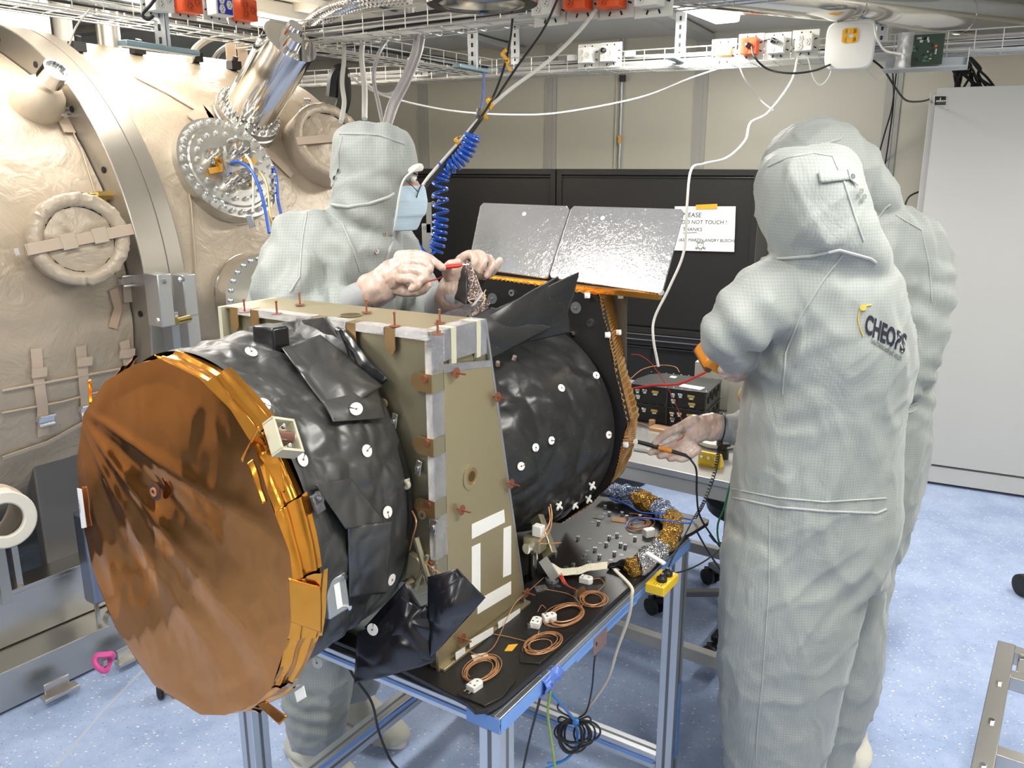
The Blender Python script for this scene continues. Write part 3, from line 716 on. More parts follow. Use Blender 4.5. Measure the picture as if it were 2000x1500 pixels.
# silver frame at the top right end
for w0, w1, z0, m_ in ((.032, .050, BH-.05, foil_tape), (.052, .066, BH-.065, ivory), (.068, .125, BH-.052, foil_tape), (.127, .139, BH-.062, ivory), (.141, .158, BH-.06, foil_tape)):
    b = MB(); b.prism([BP(w0, -.004, z0), BP(w1, -.004, z0), BP(w1, -.004, BH+.004), BP(w0, -.004, BH+.004)], il*.006); b.prism([BP(w0, -.004, BH+.003), BP(w1, -.004, BH+.003), BP(w1, .03, BH+.003), BP(w0, .03, BH+.003)], K*.001)
    b.build('foil_tape' if m_ is foil_tape else 'notch', m_, box, smooth=False)
b = MB(); b.prism([BP(.030, -.0046, BH-.07), BP(slantw(BH-.09), -.0046, BH-.088), BP(slantw(BH-.075), -.0046, BH-.075), BP(.030, -.0046, BH-.055)], il*.0008); b.build('foil_tape', foil_tape, box, smooth=False)
# silver slanted edge strip
b = MB(); b.prism([BP(slantw(0)-.006, -.005, 0), BP(slantw(0), -.005, 0), BP(BT, -.005, BH), BP(BT-.006, -.005, BH)], il*.006); b.build('edge_strip', alu, box, smooth=False)
b = MB(); b.prism([BP(.0, -.014, 0), BP(.30, -.014, 0), BP(.30, .02, 0), BP(.0, .02, 0)], K*.006); b.build('base_flange', gold_anod, box, bevel=.001)
b = MB(); b.prism([BP(-.004, -.004, 0), BP(.030, -.004, 0), BP(.030, -.004, .115), BP(-.004, -.004, .115)], il*.006); b.build('corner_post', gold_anod, box)
# round opening in the side panel, white tape frame, copper stand-off pins
def sidepx(x, y, lift=.0045):
    p = onp(x, y, IO-il*lift, il); return p
c = sidepx(921, 930); b = MB(); b.annulus(c, -il, .0165, .026, .0012, n=36); b.cyl(c, c-il*.0006, .0165, n=30, mi=1); b.build('round_port', [gold_anod, gold_notch], side)
b = MB(); b.annulus(c, -il, .0, .010, .0012, n=24); b.build('port_bore', mat('bore', (.12, .08, .03), .5, .6), side)
wt = mat('white_tape', (.80, .80, .76), .5, bump=.3, bscale=200)
for qd in (((921,1024),(984,995),(986,1020),(921,1053)), ((921,1068),(938,1060),(938,1165),(921,1175)), ((983,1032),(998,1026),(998,1121),(982,1128)), ((932,1172),(998,1135),(998,1160),(932,1200))):
    b = MB(); b.prism([sidepx(x, y, .0042) for x, y in qd], -il*.0008); b.build('white_tape', wt, side, bevel=.0005)
for qd in (((889,1275),(908,1263),(908,1275),(890,1290)), ((917,1250),(963,1224),(963,1238),(917,1266)), ((972,1215),(1015,1188),(1016,1198),(973,1228))):
    b = MB(); b.prism([sidepx(x, y, .0144) for x, y in qd], -il*.0008); b.build('white_tape', wt, side)
for x, y in ((882,727),(963,774),(990,943),(893,994),(1021,1155),(895,1244)):
    c = sidepx(x, y, .004); b = MB(); b.cyl(c-il*.010, c-il*.011, .010, n=14); b.cyl(c+il*.0, c-il*.030, .0018, n=8); b.build('standoff_pin', copperp, side)
def toppx(x, y): return onz(x, y, PZ+BH+.0045)
for x, y in ((478,608),(541,612),(586,594),(716,609),(771,636),(859,630),(855,652)):
    c = toppx(x, y+2); b = MB(); b.cyl(c+K*.001, c+K*.002, .010, n=14); b.cyl(c, c+K*.024, .0018, n=8); b.ball(c+K*.024, .0026, 5); b.build('standoff_pin', copperp, topp)
c = toppx(685, 615); b = MB(); b.cyl(c-K*.0006, c+K*.0002, .019, n=30); b.build('top_opening', mat('bore', (1, 1, 1)), topp); 
b = MB(); b.annulus(c, K, .019, .021, .0008, n=30); b.build('opening_rim', gold_anod, topp)
# left end of the box: flange plate
b = MB(); b.prism([BP(-.012, BL, 0), BP(BTL, BL, 0), BP(BTL, BL, BH+.003), BP(-.012, BL, BH+.003)], il*.01); b.build('end_plate', ivory, box, smooth=False)
# front face details: nut plates and round bosses
def frontpx(x, y, lift=.001): return onp(x, y, IO-ia*lift, ia)
for x, y in ((770,822),(817,914),(847,1029),(846,1109)):
    c = frontpx(x, y, .003); b = MB(); b.box(c, (.012, .003, .028), (( il*.97+K*.2).normalized(), ia, (K*.97-il*.2).normalized())); b.cyl(c, c-ia*.006, .005, n=10); b.build('nut_plate', steel, box, bevel=.001)
for x, y in ((750,787),(825,1005)):
    c = frontpx(x, y, .002); b = MB(); b.annulus(c, -ia, .004, .0085, .003, n=20); b.build('round_boss', gold_anod, box)
c = frontpx(796, 945, .012); b = MB(); b.annulus(c+il*.0, -ia, .003, .009, .008, n=16); b.box(c+il*.008, (.02, .012, .02), IX); b.build('edge_clip', ivory, box, bevel=.002)
# lower mechanism behind the ring near the corner
lm = []
for x0, y0, x1, y1, r in ((812, 1050, 838, 1140, .006), (835, 1085, 812, 1150, .004)):
    b = MB(); b.cyl(frontpx(x0, y0, .02), frontpx(x1, y1, .025), r, n=10); lm.append(b.build('bracket_arm', gold_face, box))
b = MB(); b.prism([frontpx(x, y, .004) for x, y in ((806, 1075), (822, 1085), (842, 1115), (848, 1150), (815, 1165), (800, 1120))], -ia*.012); b.build('strut_bracket', gold_anod, box, bevel=.002)
b = MB(); c = frontpx(803, 1140, .02); b.cyl(c, c-ia*.02, .012, n=16); b.build('strut_bearing', steel, box)
b = MB(); b.tube([frontpx(805, 998, .01), frontpx(813, 1020, .03), frontpx(806, 1050, .02), frontpx(800, 1075, .01)], .0015, 6); b.tube([frontpx(820, 1090, .02), frontpx(845, 1110, .03), frontpx(860, 1120, .02)], .0012, 6); b.build('thermocouple_lead', copperw, box)
# ---- baffle blanket (black)
def body_sec(w_):
    k = (w_+.27)/.27; k = max(0, min(1, k)); return .268+.032*k, 1.098-.006*k, .268-.018*k, .300-.002*k
def body_fn(u, v):
    w_ = -.275+.27*v; tc, zc, rt, rz = body_sec(w_); q = 2*pi*u
    p0 = I(w_, tc+rt*cos(q), zc+rz*sin(q)); d = (il*cos(q)+K*sin(q))
    a = crump(p0, 12, .014, 3)+crump(p0, 27, .005, 9)+.010*noise.noise(p0*7)
    edge = min(1, v*6, (1-v)*6)
    return p0+d*(a*edge)
b = MB(); b.grid(body_fn, 300, 70, wrap=True); body = b.build('baffle_blanket', mli, scope, ang=80)
b = MB(); b.annulus(I(-.016, .30, 1.10), ia, .20, .256, .010, n=90); b.build('baffle_ring', mat('ring_dark', (.03, .03, .03), .35, .5), scope)
b = MB(); b.cyl(I(-.27, .268, 1.098), I(-.02, .3, 1.10), .235, .235, n=60); b.build('baffle_tube', blackm, scope)
bb = bvh_of(body)
def bhit(x, y, fall=-.14):
    h_, n_ = surf_hit(bb, x, y)
    if h_ is None: p = onp(x, y, IO+ia*fall, ia); return p, -ia
    if n_.dot(CP-h_) < 0: n_ = -n_
    return h_, n_
def washer(x, y, par, hit=bhit, r=.0105, m=white_teflon, slot=None):
    h_, n_ = hit(x, y); n_ = (n_+(CP-h_).normalized()*.3).normalized(); u, v, d = frame(n_)
    sa = random.uniform(0, 6.28) if slot is None else slot
    pts = []
    for k in range(23):
        q = sa+.12+(2*pi-.24)*k/22; pts.append(h_+(u*cos(q)+v*sin(q))*r+n_*.003)
    pts += [h_+(u*cos(sa-.12)+v*sin(sa-.12))*.0022+n_*.003, h_+(u*cos(sa+.3)+v*sin(sa+.3))*.0022+n_*.003]
    b = MB(); b.prism(pts, n_*.0012); wo = b.build('button_washer', m, par, smooth=False)
    b = MB(); b.cyl(h_, h_+n_*.0055, .0017, n=8); b.build('button_pin', copperp, wo)
for x, y in ((427,722),(514,792),(588,899),(714,881),(620,973),(754,1000),(762,1131),(730,1228),(622,1293),(489,690)): washer(x, y, body)
# quad sheets of loose blanket
def sheet(corners, name, m, par, nu=26, nv=26, amp=.006, sc=18, seed=0., bulge=0., bdir=None, solid=.0016, fold=0., rip=None):
    A, B_, C_, D = [V(c) for c in corners]; n_ = (B_-A).cross(D-A).normalized() if bdir is None else V(bdir).normalized()
    def fn(u, v):
        p = A*(1-u)*(1-v)+B_*u*(1-v)+C_*u*v+D*(1-u)*v
        k = crump(p, sc, amp, seed)+amp*.8*noise.noise(p*sc*.5+V((seed, 0, 0)))+bulge*sin(pi*u)*sin(pi*v)+fold*abs(sin(pi*(u*2+.3*v)))
        return p+n_*k
    b = MB(); b.grid(fn, nu, nv); return b.build(name, m, par, solid=solid, ang=80)
def bc(x, y, lift=.012): h_, n_ = bhit(x, y); return h_+n_*lift
# flap on top of the baffle, overlay flap, end flap
sheet([bc(545, 690), bc(628, 672, .02), bc(725, 770, .03), bc(640, 830, .014)], 'blanket_flap', mli, body, amp=.016, sc=15, seed=2, bulge=.022, bdir=CP-bc(640, 740))
sheet([bc(625, 795), bc(720, 765, .02), bc(742, 822, .016), bc(640, 832, .012)], 'blanket_flap', mli, body, amp=.008, seed=5, bdir=CP-bc(640, 740), bulge=.008)
P_ = bc(676, 810, .022); 
def fixed_hit(P, n): return lambda x, y: (P, n)
washer(676, 810, body, hit=fixed_hit(P_, (CP-P_).normalized()))
ft = lambda x, y, w_: onp(x, y, IO+ia*w_, ia)
sheet([ft(480, 640, -.02), ft(640, 618, -.014), ft(662, 660, -.012), ft(470, 675, -.05)], 'blanket_flap', mli, body, amp=.012, seed=8, bdir=-ia)
sheet([ft(575, 620, -.012), ft(668, 646, -.012), ft(690, 780, -.02), ft(560, 700, -.06)], 'blanket_flap', mli, body, amp=.012, seed=11, bdir=-ia, bulge=.02)
sheet([ft(655, 638, -.010), ft(672, 645, -.010), ft(757, 742, -.012), ft(722, 772, -.018)], 'blanket_flap', mli_gl, body, amp=.006, seed=14, bdir=-ia, bulge=.006)
sheet([ft(448, 672, -.10), ft(500, 672, -.09), ft(520, 690, -.10), ft(470, 690, -.11)], 'blanket_flap', mli, body, amp=.002, seed=15, bdir=K)
# small black wrapped box on top
c = W(530, 664, 1.40); zb = c.z
b = MB(); b.box(c, (.052, .036, .05), IX); bx = b.build('wrapped_box', mli_gl, body, bevel=.004)
sheet([c+il*.034-ia*.028-K*.024, c+il*.026-ia*.04-K*.027, c-il*.05-ia*.036-K*.03, c-il*.035-ia*.018-K*.024], 'box_skirt', mli, bx, amp=.002, nu=10, nv=10)
washer(551, 690, body, hit=fixed_hit(c-il*.015-ia*.03-K*.026, K)); 
# lower patches on the baffle
sheet([bc(602, 950), bc(672, 935), bc(735, 1020, .02), bc(655, 1040, .02)], 'blanket_flap', mli, body, amp=.009, seed=21, bdir=CP-bc(650, 1000))
sheet([bc(662, 1030, .02), bc(735, 1015, .03), bc(732, 1150, .022), bc(672, 1160, .012)], 'blanket_flap', mli, body, amp=.011, seed=24, bdir=CP-bc(690, 1100), bulge=.012)
h_, n_ = bhit(608, 985); u_1, v_1, d_1 = frame(n_); b = MB(); b.box(h_+n_*.012, (.022, .03, .006), (u_1, v_1, d_1)); b.ball(h_+n_*.016+v_1*.006, .006, 5); b.build('wrapped_bracket', mat('foil_grey', (.16, .16, .17), .3, .7, .5, 60, kind='crumple'), body, bevel=.002)
# hanging dark sheets under the baffle
dk = mat('dark_sheet', (.007, .007, .011), .26, 0, .2, 7, kind='crumple', spec=.7, dist=.006)
hp = lambda x, y, d: W(x, y, d)
sheet([hp(835, 1128, 1.27), hp(893, 1112, 1.25), hp(948, 1168, 1.25), hp(838, 1290, 1.24)], 'hanging_sheet', dk, scope, amp=.014, sc=15, seed=31, bulge=.02, bdir=-FW)
sheet([hp(782, 1165, 1.28), hp(840, 1200, 1.262), hp(850, 1290, 1.25), hp(700, 1262, 1.28)], 'hanging_sheet', dk, scope, amp=.014, sc=15, seed=34, bulge=.015, bdir=-FW)
sheet([hp(700, 1232, 1.30), hp(835, 1180, 1.268), hp(845, 1296, 1.245), hp(691, 1336, 1.26)], 'hanging_sheet', dk, scope, amp=.014, sc=15, seed=37, bulge=.012, bdir=-FW)
sheet([hp(712, 1225, 1.32), hp(790, 1140, 1.30), hp(842, 1212, 1.262), hp(760, 1270, 1.28)], 'hanging_sheet', dk, scope, amp=.014, sc=15, seed=40, bulge=.012, bdir=-FW)
# bracket with brown knob, silver box on the rim
bkc, bkn = bhit(560, 866); bkc = W(541, 864, bkc.y-.03); u_1 = K-bkn*K.dot(bkn); u_1.normalize(); v_1 = u_1.cross(bkn)
t1 = (u_1*.85+v_1*.4).normalized(); t2 = bkn.cross(t1)
b = MB(); b.annulus(bkc, bkn, 0, .001, .001, n=4)
for s_ in (-1, 1): b.box(bkc+bkn*.014+t2*.019*s_, (.004, .05, .022), (t2, t1, bkn)); b.box(bkc+bkn*.014+t1*.025*s_, (.042, .004, .022), (t2, t1, bkn))
b.box(bkc+bkn*.006, (.04, .05, .003), (t2, t1, bkn)); bk = b.build('release_bracket', ivory, scope, smooth=False)
b = MB(); b.cyl(bkc+bkn*.016-t2*.012, bkc+bkn*.016+t2*.016, .009, n=18); b.build('brown_knob', mat('brown_knob', (.15, .06, .04), .35), bk)
b = MB(); b.cyl(bkc+bkn*.016-t2*.02, bkc+bkn*.016-t2*.012, .007, n=18); b.ball(bkc+bkn*.02+t1*.016, .005, 5); b.ball(bkc+bkn*.02-t1*.016, .005, 5); b.build('knob_shaft', chrome, bk)
sb, sn = bhit(650, 1160); sb = sb+(CP-sb).normalized()*.006; b = MB(); t1 = (K*.95+il*.1).normalized()
b.box(sb+sn*.0+il*.006, (.034, .045, .062), (il, ia, t1)); sbx = b.build('latch_box', mat('latch_silver', (.45, .47, .48), .35, .7), scope, bevel=.003)
b = MB(); b.box(sb-il*.0115, (.001, .012, .04), (il, ia, t1)); b.build('latch_label', paper, sbx)
for k in (-.026, .026): b = MB(); b.cyl(sb-il*.011+t1*k+ia*.016, sb-il*.017+t1*k+ia*.016, .004, n=10); b.build('latch_screw', chrome, sbx)
# ---- gold cover: front face and rim
CW = -.33
face_px = [(150, 900), (163, 808), (205, 745), (262, 712), (312, 700), (388, 738), (450, 800), (500, 880), (528, 980), (566, 1080), (575, 1160), (566, 1235), (530, 1345), (500, 1375), (440, 1397), (392, 1396), (300, 1338), (225, 1225), (180, 1110), (160, 1010)]
ftz = [Ipx(x, y, CW) for x, y in face_px]
fcx, fcz = .262, 1.10
def face_rad(q):
    # polygon radius towards angle q
    best = None
    for (a0, b0), (a1, b1) in zip(ftz, ftz[1:]+ftz[:1]):
        x0, y0, x1, y1 = a0-fcx, b0-fcz, a1-fcx, b1-fcz; dx, dy = cos(q), sin(q)
        den = dx*(y1-y0)-dy*(x1-x0)
        if abs(den) < 1e-9: continue
        r = (x0*(y1-y0)-y0*(x1-x0))/den; s_ = (x0*dy-y0*dx)/den
        if r > 0 and -1e-6 <= s_ <= 1+1e-6: best = r if best is None else min(best, r)
    return best or .27
FR = [face_rad(2*pi*i/280) for i in range(280)]
btn = Ipx(303, 965, CW)
def fold_h(t, z):
    # long folds fanning out from the left of the sheet, plus gentle buckles
    ox, oz = .52, 1.29; dx, dz = ox-t, oz-z; r = hypot(dx, dz)+1e-3; a = atan2(dz, dx)
    h = 0
    for a0, am, wd in ((.20, .006, .06), (.42, -.005, .07), (.62, .009, .07), (.86, .007, .08), (1.05, -.004, .1), (1.35, .004, .09)):
        wdd = wd*(1+.2*noise.noise(V((r*5, a0*9, 0))))
        h += am*math.exp(-((a-a0-.06*noise.noise(V((r*4, a0*3, 2))))/wdd)**2)*min(1, r*4)*max(0, 1-r/.75)
    h += .006*noise.noise(V((t*4, z*4, 3)))+.0022*noise.noise(V((t*13, z*9, 5)))+.0006*noise.noise(V((t*40, z*26, 9)))
    d = hypot(t-btn[0], z-btn[1]); h -= .006*math.exp(-(d/.03)**2)
    return h
def face_fn(u, v):
    q = 2*pi*u; i = int(u*280) % 280; r = FR[i]*v; t, z = fcx+r*cos(q), fcz+r*sin(q)
    e = min(1, (1-v)*8)
    return I(CW-.006*(1-v**4)-fold_h(t, z)*e, t, z)
b = MB(); b.grid(face_fn, 280, 90, wrap=True)
kface = mat('copper_kapton', (.62, .26, .075), .10, .96, .12, 5, dist=.01)
cover = b.build('baffle_cover', kface, scope, ang=80)
c = ft(303, 960, CW-.009); b = MB(); b.cyl(c, c-ia*.002, .0145, n=30); cb2 = b.build('cover_button', mat('brown_disc', (.12, .06, .05), .4, .4), cover)
b = MB(); b.annulus(c-ia*.002, -ia, .004, .0075, .002, n=20); b.build('button_grommet', copperw, cb2)
NP = 16; RB_ = []
def rim_q(x, y, w_): t, z = Ipx(x, y, w_); return t, z
# rim: foil facets from the face edge back over the baffle
edge = [(-.02+2*pi*i/NP) for i in range(NP+1)]
for i in range(NP):
    q0, q1 = edge[i], edge[i+1]
    r0 = face_rad((q0+2*pi) % (2*pi)); r1 = face_rad(q1 % (2*pi))
    A = I(CW, fcx+r0*cos(q0), fcz+r0*sin(q0)); B_ = I(CW, fcx+r1*cos(q1), fcz+r1*sin(q1))
    rr = .277+(.016 if sin((q0+q1)/2) < -.35 else 0); k = .011*((i % 3)-.6)
    dw = .056
    C_ = I(CW+dw, .268+(rr-.008+k)*cos(q1), 1.10+(rr+.016+k)*sin(q1)); D = I(CW+dw, .268+(rr-.008+k)*cos(q0), 1.10+(rr+.016+k)*sin(q0))
    M0, M1 = (A*.55+D*.45), (B_*.55+C_*.45); out = ((M0+M1)/2-I(CW+.03, .268, 1.10)); out = (out-ia*out.dot(ia)).normalized()
    def fn(u, v, A=A, B_=B_, C_=C_, D=D, out=out, i=i):
        p = (A*(1-u)+B_*u)*(1-v)+(D*(1-u)+C_*u)*v
        rid = .004*math.exp(-((v-.28)/.07)**2)+.005*math.exp(-((v-.72)/.08)**2)
        nn = .003*noise.noise(V((u*2.5+i*7, v*2, i)))+.0016*crump(V((u*1.6+i*3, v*.8, i)), 1.3, 1., i)*math.sin(pi*min(1, u*1.02))
        st = .0007*abs(sin(u*90))*(math.exp(-((v-.2)/.05)**2)+math.exp(-((v-.78)/.05)**2))
        return p+out*(rid+nn+st+.002*sin(pi*u))
    b = MB(); b.grid(fn, 56, 26)
    rp = b.build('rim_foil', kapton, cover, ang=75)
# corner flaps of the foil
def fp(x, y, w_): return ft(x, y, w_)
sheet([fp(300, 693, -.325), fp(340, 702, -.30), fp(372, 722, -.28), fp(352, 735, -.30)], 'foil_flap', kapton, cover, amp=.002, seed=3, nu=12, nv=12)
sheet([fp(470, 895, -.335), fp(505, 832, -.325), fp(520, 868, -.30), fp(485, 925, -.32)], 'foil_flap', kapton, cover, amp=.003, seed=6, nu=12, nv=12)
sheet([fp(482, 905, -.338), fp(540, 865, -.30), fp(556, 960, -.30), fp(512, 985, -.335)], 'foil_flap', kapton, cover, amp=.005, seed=9, nu=20, nv=20)
sheet([fp(563, 1128, -.338), fp(626, 1146, -.29), fp(628, 1236, -.29), fp(568, 1214, -.338)], 'foil_flap', kapton, cover, amp=.002, seed=12, nu=14, nv=14)
sheet([fp(502, 1376, -.334), fp(518, 1368, -.325), fp(562, 1400, -.32), fp(546, 1416, -.33)], 'foil_flap', kface, cover, amp=.001, seed=15, nu=8, nv=8)
sheet([fp(172, 742, -.33), fp(178, 740, -.325), fp(180, 790, -.325), fp(174, 790, -.33)], 'foil_flap', kapton, cover, amp=.002, seed=18, nu=8, nv=8)
b = MB(); b.prism([fp(575, 1352, -.27), fp(592, 1340, -.26), fp(597, 1362, -.26), fp(580, 1372, -.27)], ia*.002); b.build('white_tab', paper, cover)
# name tag on the left rim
Lb = [fp(151, 953, CW-.004), fp(160, 955, CW-.006), fp(170, 1030, CW-.006), fp(160, 1032, CW-.004)]
b = MB(); b.prism(Lb, -ia*.001); nt = b.build('name_tag', paper, cover, bevel=.0015)
yd = (Lb[0]-Lb[3]).normalized(); xd = (Lb[1]-Lb[0]).normalized()
text_obj('CHEOPS', .0066, Lb[0]*.72+Lb[3]*.28+xd*.0012-ia*.0012, -yd, xd, ink, nt)
# ---- rear assembly
FWP = .60
def RP(w_, t, z): return I(w_, t, z)
front = [(950, 545), (1030, 556), (1150, 576), (1168, 578), (1185, 648), (1199, 718), (1224, 826), (1217, 851), (1203, 914), (1192, 942), (1150, 985), (1095, 1022)]
fl_ = [Ipx(x, y, FWP) for x, y in front]+[(.2, .815), (.32, .85), (.36, 1.0), (.36, 1.30), (.33, 1.38)]
b = MB(); b.prism([RP(FWP, t, z) for t, z in fl_], ia*.02); rplate = b.build('rear_plate', blackm, scope, smooth=False)
back = [(960, 540), (1040, 548), (1160, 566), (1196, 581), (1206, 630), (1217, 690), (1245, 809), (1241, 851), (1231, 886), (1217, 921), (1165, 968), (1110, 1010)]
bl_ = [Ipx(x, y, FWP+.085) for x, y in back]
fr_ = [Ipx(x, y, FWP) for x, y in front]
def band(u, v):
    s_ = u*(len(back)-1); i = min(len(back)-2, int(s_)); f = s_-i
    t0, z0 = fr_[i][0]*(1-f)+fr_[i+1][0]*f, fr_[i][1]*(1-f)+fr_[i+1][1]*f
    t1, z1 = bl_[i][0]*(1-f)+bl_[i+1][0]*f, bl_[i][1]*(1-f)+bl_[i+1][1]*f
    p = RP(FWP, t0, z0)*(1-v)+RP(FWP+.085, t1, z1)*v; c = RP(FWP+.04, .15, 1.1); d = (p-c); d = (d-ia*d.dot(ia)).normalized()
    return p+d*(.0030*abs(sin(u*330+.6*noise.noise(V((u*8, v*2, 0)))*3))+.004*noise.noise(V((u*20, v*3, 1))))
b = MB(); b.grid(band, 1300, 6); b.build('corrugated_foil', mat('amber_foil', (.70, .36, .07), .22, .92), rplate, ang=80)
b = MB(); b.prism([RP(FWP+.09, t, z) for t, z in [Ipx(1145, 560, .69), Ipx(1224, 572, .69), Ipx(1222, 735, .69), Ipx(1215, 900, .69), Ipx(1100, 900, .69)]], ia*.004); b.build('back_sheet', mat('smoky_sheet', (.085, .08, .07), .45), rplate, smooth=False)
for x, y, r, m_ in ((1125, 601, .0135, 'g'), (962, 583, .013, 'g'), (1153, 631, .009, 'c'), (1119, 652, .006, 'c'), (1000, 572, .008, 'c')):
    c = ft(x, y, FWP); b = MB()
    if m_ == 'g': b.cyl(c, c-ia*.002, r, n=26); b.ball(c-ia*.003, .003, 5); b.build('grey_disc', mat('grey_disc', (.16, .17, .17), .35, .3), rplate)
    else: b.annulus(c, -ia, .003, r, .003, n=20); b.build('chrome_grommet', chrome, rplate)
def pegat(c, d, par, sz=.012):
    b = MB(); u, v, dd = frame(d); b.box(c, (sz, sz, .004), (u, v, dd)); b.cyl(c, c+dd*.012, .003, n=8); b.cyl(c+dd*.006, c+dd*.008, .006, n=10); return b.build('white_clip', white_teflon, par)
for x, y, w_ in ((1147, 577, .59), (1187, 654, .60), (1208, 649, .66), (1212, 578, .68), (1222, 868, .60), (1240, 862, .68)): pegat(ft(x, y, w_), (-ia*.7-il*.5+K*.1), rplate)
for x, y, w_ in ((1157, 949, .53), (1092, 988, .42), (1123, 987, .5), (1150, 975, .55)):
    c = ft(x, y, w_); b = MB(); b.box(c, (.004, .02, .005), (il, (ia+K*.6).normalized(), K)); b.box(c, (.018, .004, .004), ((il+K*.5).normalized(), ia, K)); b.build('white_clip', white_teflon, rplate)
# rear drum blanket
drum_m = mat('perforated_blanket', (.018, .018, .019), .34, .0, .35, 9, kind='crumple', spec=.55, dist=.006)
N, Lk, bs = nd(drum_m); tc = N.new('ShaderNodeTexCoord'); vn = N.new('ShaderNodeTexVoronoi'); vn.inputs['Scale'].default_value = 85; vn.inputs['Randomness'].default_value = .35
Lk.new(tc.outputs['Object'], vn.inputs['Vector']); lt = math_node(N, Lk, 'LESS_THAN', vn.outputs['Distance'], .055); mx = N.new('ShaderNodeMixRGB'); Lk.new(lt, mx.inputs[0])
mx.inputs[1].default_value = (.018, .018, .019, 1); mx.inputs[2].default_value = (.45, .42, .36, 1); Lk.new(mx.outputs[0], bs.inputs['Base Color'])
DP = [(.16, .10), (.20, .165), (.28, .20), (.40, .232), (.50, .248), (.585, .25)]
def drad(w_):
    for (a, r), (c, s_) in zip(DP, DP[1:]):
        if w_ <= c: return r+(s_-r)*(w_-a)/(c-a)
    return DP[-1][1]
def drum(u, v):
    w_ = .16+.425*v; r = drad(w_); q = 2*pi*u; t, z = .19+r*cos(q), 1.085+r*sin(q)*1.0
    p = RP(w_, t, z); d = il*cos(q)+K*sin(q)-ia*.3; e = min(1, v*5, (1-v)*9)
    return p+d*e*(crump(p, 11, .012, 4)+crump(p, 22, .004, 2)+.012*noise.noise(p*6+V((3, 3, 3))))
b = MB(); b.grid(drum, 220, 80, wrap=True); dr = b.build('drum_blanket', drum_m, scope, ang=80)
bd = bvh_of(dr)
def dhit(x, y):
    h_, n_ = surf_hit(bd, x, y)
    if h_ is None: return onp(x, y, IO+ia*.5, ia), -ia
    if n_.dot(CP-h_) < 0: n_ = -n_
    return h_, n_
for x, y in ((1163,734),(1095,759),(1075,860),(1044,874),(1187,849),(1016,910)): washer(x, y, dr, hit=dhit, r=.0085)
for x, y in ((1003,703),(1093,644),(972,714)):
    h_, n_ = dhit(x, y); b = MB(); b.cyl(h_, h_+n_*.010, .0045, n=10); b.build('blanket_peg', mat('peg_tan', (.5, .38, .3), .5), dr)
# raised blanket flaps in front of the plate
sheet([ft(898, 648, .20), ft(955, 592, .28), ft(1130, 536, .42), ft(1118, 622, .45)][0:1]+[ft(1085, 540, .40), ft(1112, 650, .46), ft(935, 690, .26)], 'raised_flap', drum_m, dr, amp=.016, sc=10, seed=50, bulge=.03, bdir=-ia, nu=50, nv=40)
sheet([ft(960, 606, .28), ft(1128, 532, .44), ft(1105, 622, .46), ft(970, 690, .30)], 'raised_flap', drum_m, dr, amp=.013, sc=12, seed=53, bulge=.03, bdir=-ia, nu=40, nv=30)
sheet([ft(880, 640, .16), ft(960, 600, .28), ft(1075, 640, .40), ft(960, 700, .25)], 'raised_flap', drum_m, dr, amp=.013, sc=12, seed=55, bulge=.03, bdir=-ia, nu=40, nv=30)
# silver-backed piece lifted by the hand
fl_in = mat('blanket_inner', (.50, .40, .36), .18, .9, .7, 60, kind='crumple', dist=.004)
sheet([W(913, 508, 1.80), W(921, 515, 1.79), W(950, 590, 1.77), W(898, 585, 1.80)], 'lifted_flap', fl_in, dr, amp=.004, sc=26, seed=60, nu=18, nv=24)
sheet([W(912, 508, 1.81), W(914, 512, 1.80), W(910, 596, 1.78), W(876, 576, 1.83)], 'lifted_flap', mli, dr, amp=.003, sc=26, seed=63, nu=14, nv=20)
sheet([W(838, 625, 1.70), W(912, 596, 1.77), W(940, 592, 1.74), W(884, 642, 1.66)], 'lifted_flap', mat('blanket_sheen', (.22, .22, .24), .2, .8, .3, 30, kind='crumple', dist=.003), dr, amp=.003, seed=66, nu=18, nv=14)
b = MB(); b.tube([W(884, 642, 1.655), W(912, 612, 1.72), (W(942, 572, 1.77))], .003, 6); b.build('flap_edge', alu, dr)
sheet([W(890, 642, 1.72), W(943, 575, 1.80), W(955, 590, 1.85), W(940, 640, 1.78)], 'blanket_inside', fl_in, dr, amp=.006, sc=30, seed=68, nu=22, nv=22)
random.seed(11); 
for k in range(7):
    b = MB(); x, y = 905+k*6, 628-k*5
    b.tube([W(x, y, 1.75), W(x+random.uniform(-6, 12), y-14, 1.755), W(x+random.uniform(-10, 14), y-26, 1.77), W(x+8, y-34+random.uniform(0, 14), 1.78)], .0012, 5); b.build('fibre_lead', mat('tan_lead', (.5, .38, .25), .4), dr)
# radiator mirrors
bot = [ft(905, 520, .655), ft(1070, 545, .655), ft(1078, 547, .655), ft(1291, 573, .655)]
rdir = None
p0 = ft(1291, 573, .655)
n_side = il; top = onp(1335, 408, p0, n_side); rdir = (top-p0)
nrm = rdir.cross(il).normalized()
def rpx(x, y): return onp(x, y, p0, nrm)
for qd, holes_ in (([(944, 396), (1106, 402), (1111, 408), (1069, 541), (1064, 543), (918, 522), (915, 515), (938, 402)], [(1024, 418)]), ([(1121, 402), (1330, 408), (1335, 414), (1293, 570), (1287, 573), (1076, 542), (1074, 536), (1115, 408)], [(1177, 426)])):
    b = MB(); n2 = nrm if nrm.dot(CP-p0) < 0 else -nrm
    b.prism([rpx(x, y) for x, y in qd], n2*.006); rad = b.build('radiator_mirror', mirror, scope, smooth=False, bevel=.0008)
    for x, y in holes_: c = rpx(x, y); b = MB(); b.cyl(c, c-n2*.0012, .0055, n=16); b.build('mirror_button', white_teflon, rad)
b = MB(); c = rpx(1291, 571); b.cyl(c, c-nrm*.004, .007, n=14); b.build('hinge_screw', chrome, scope)
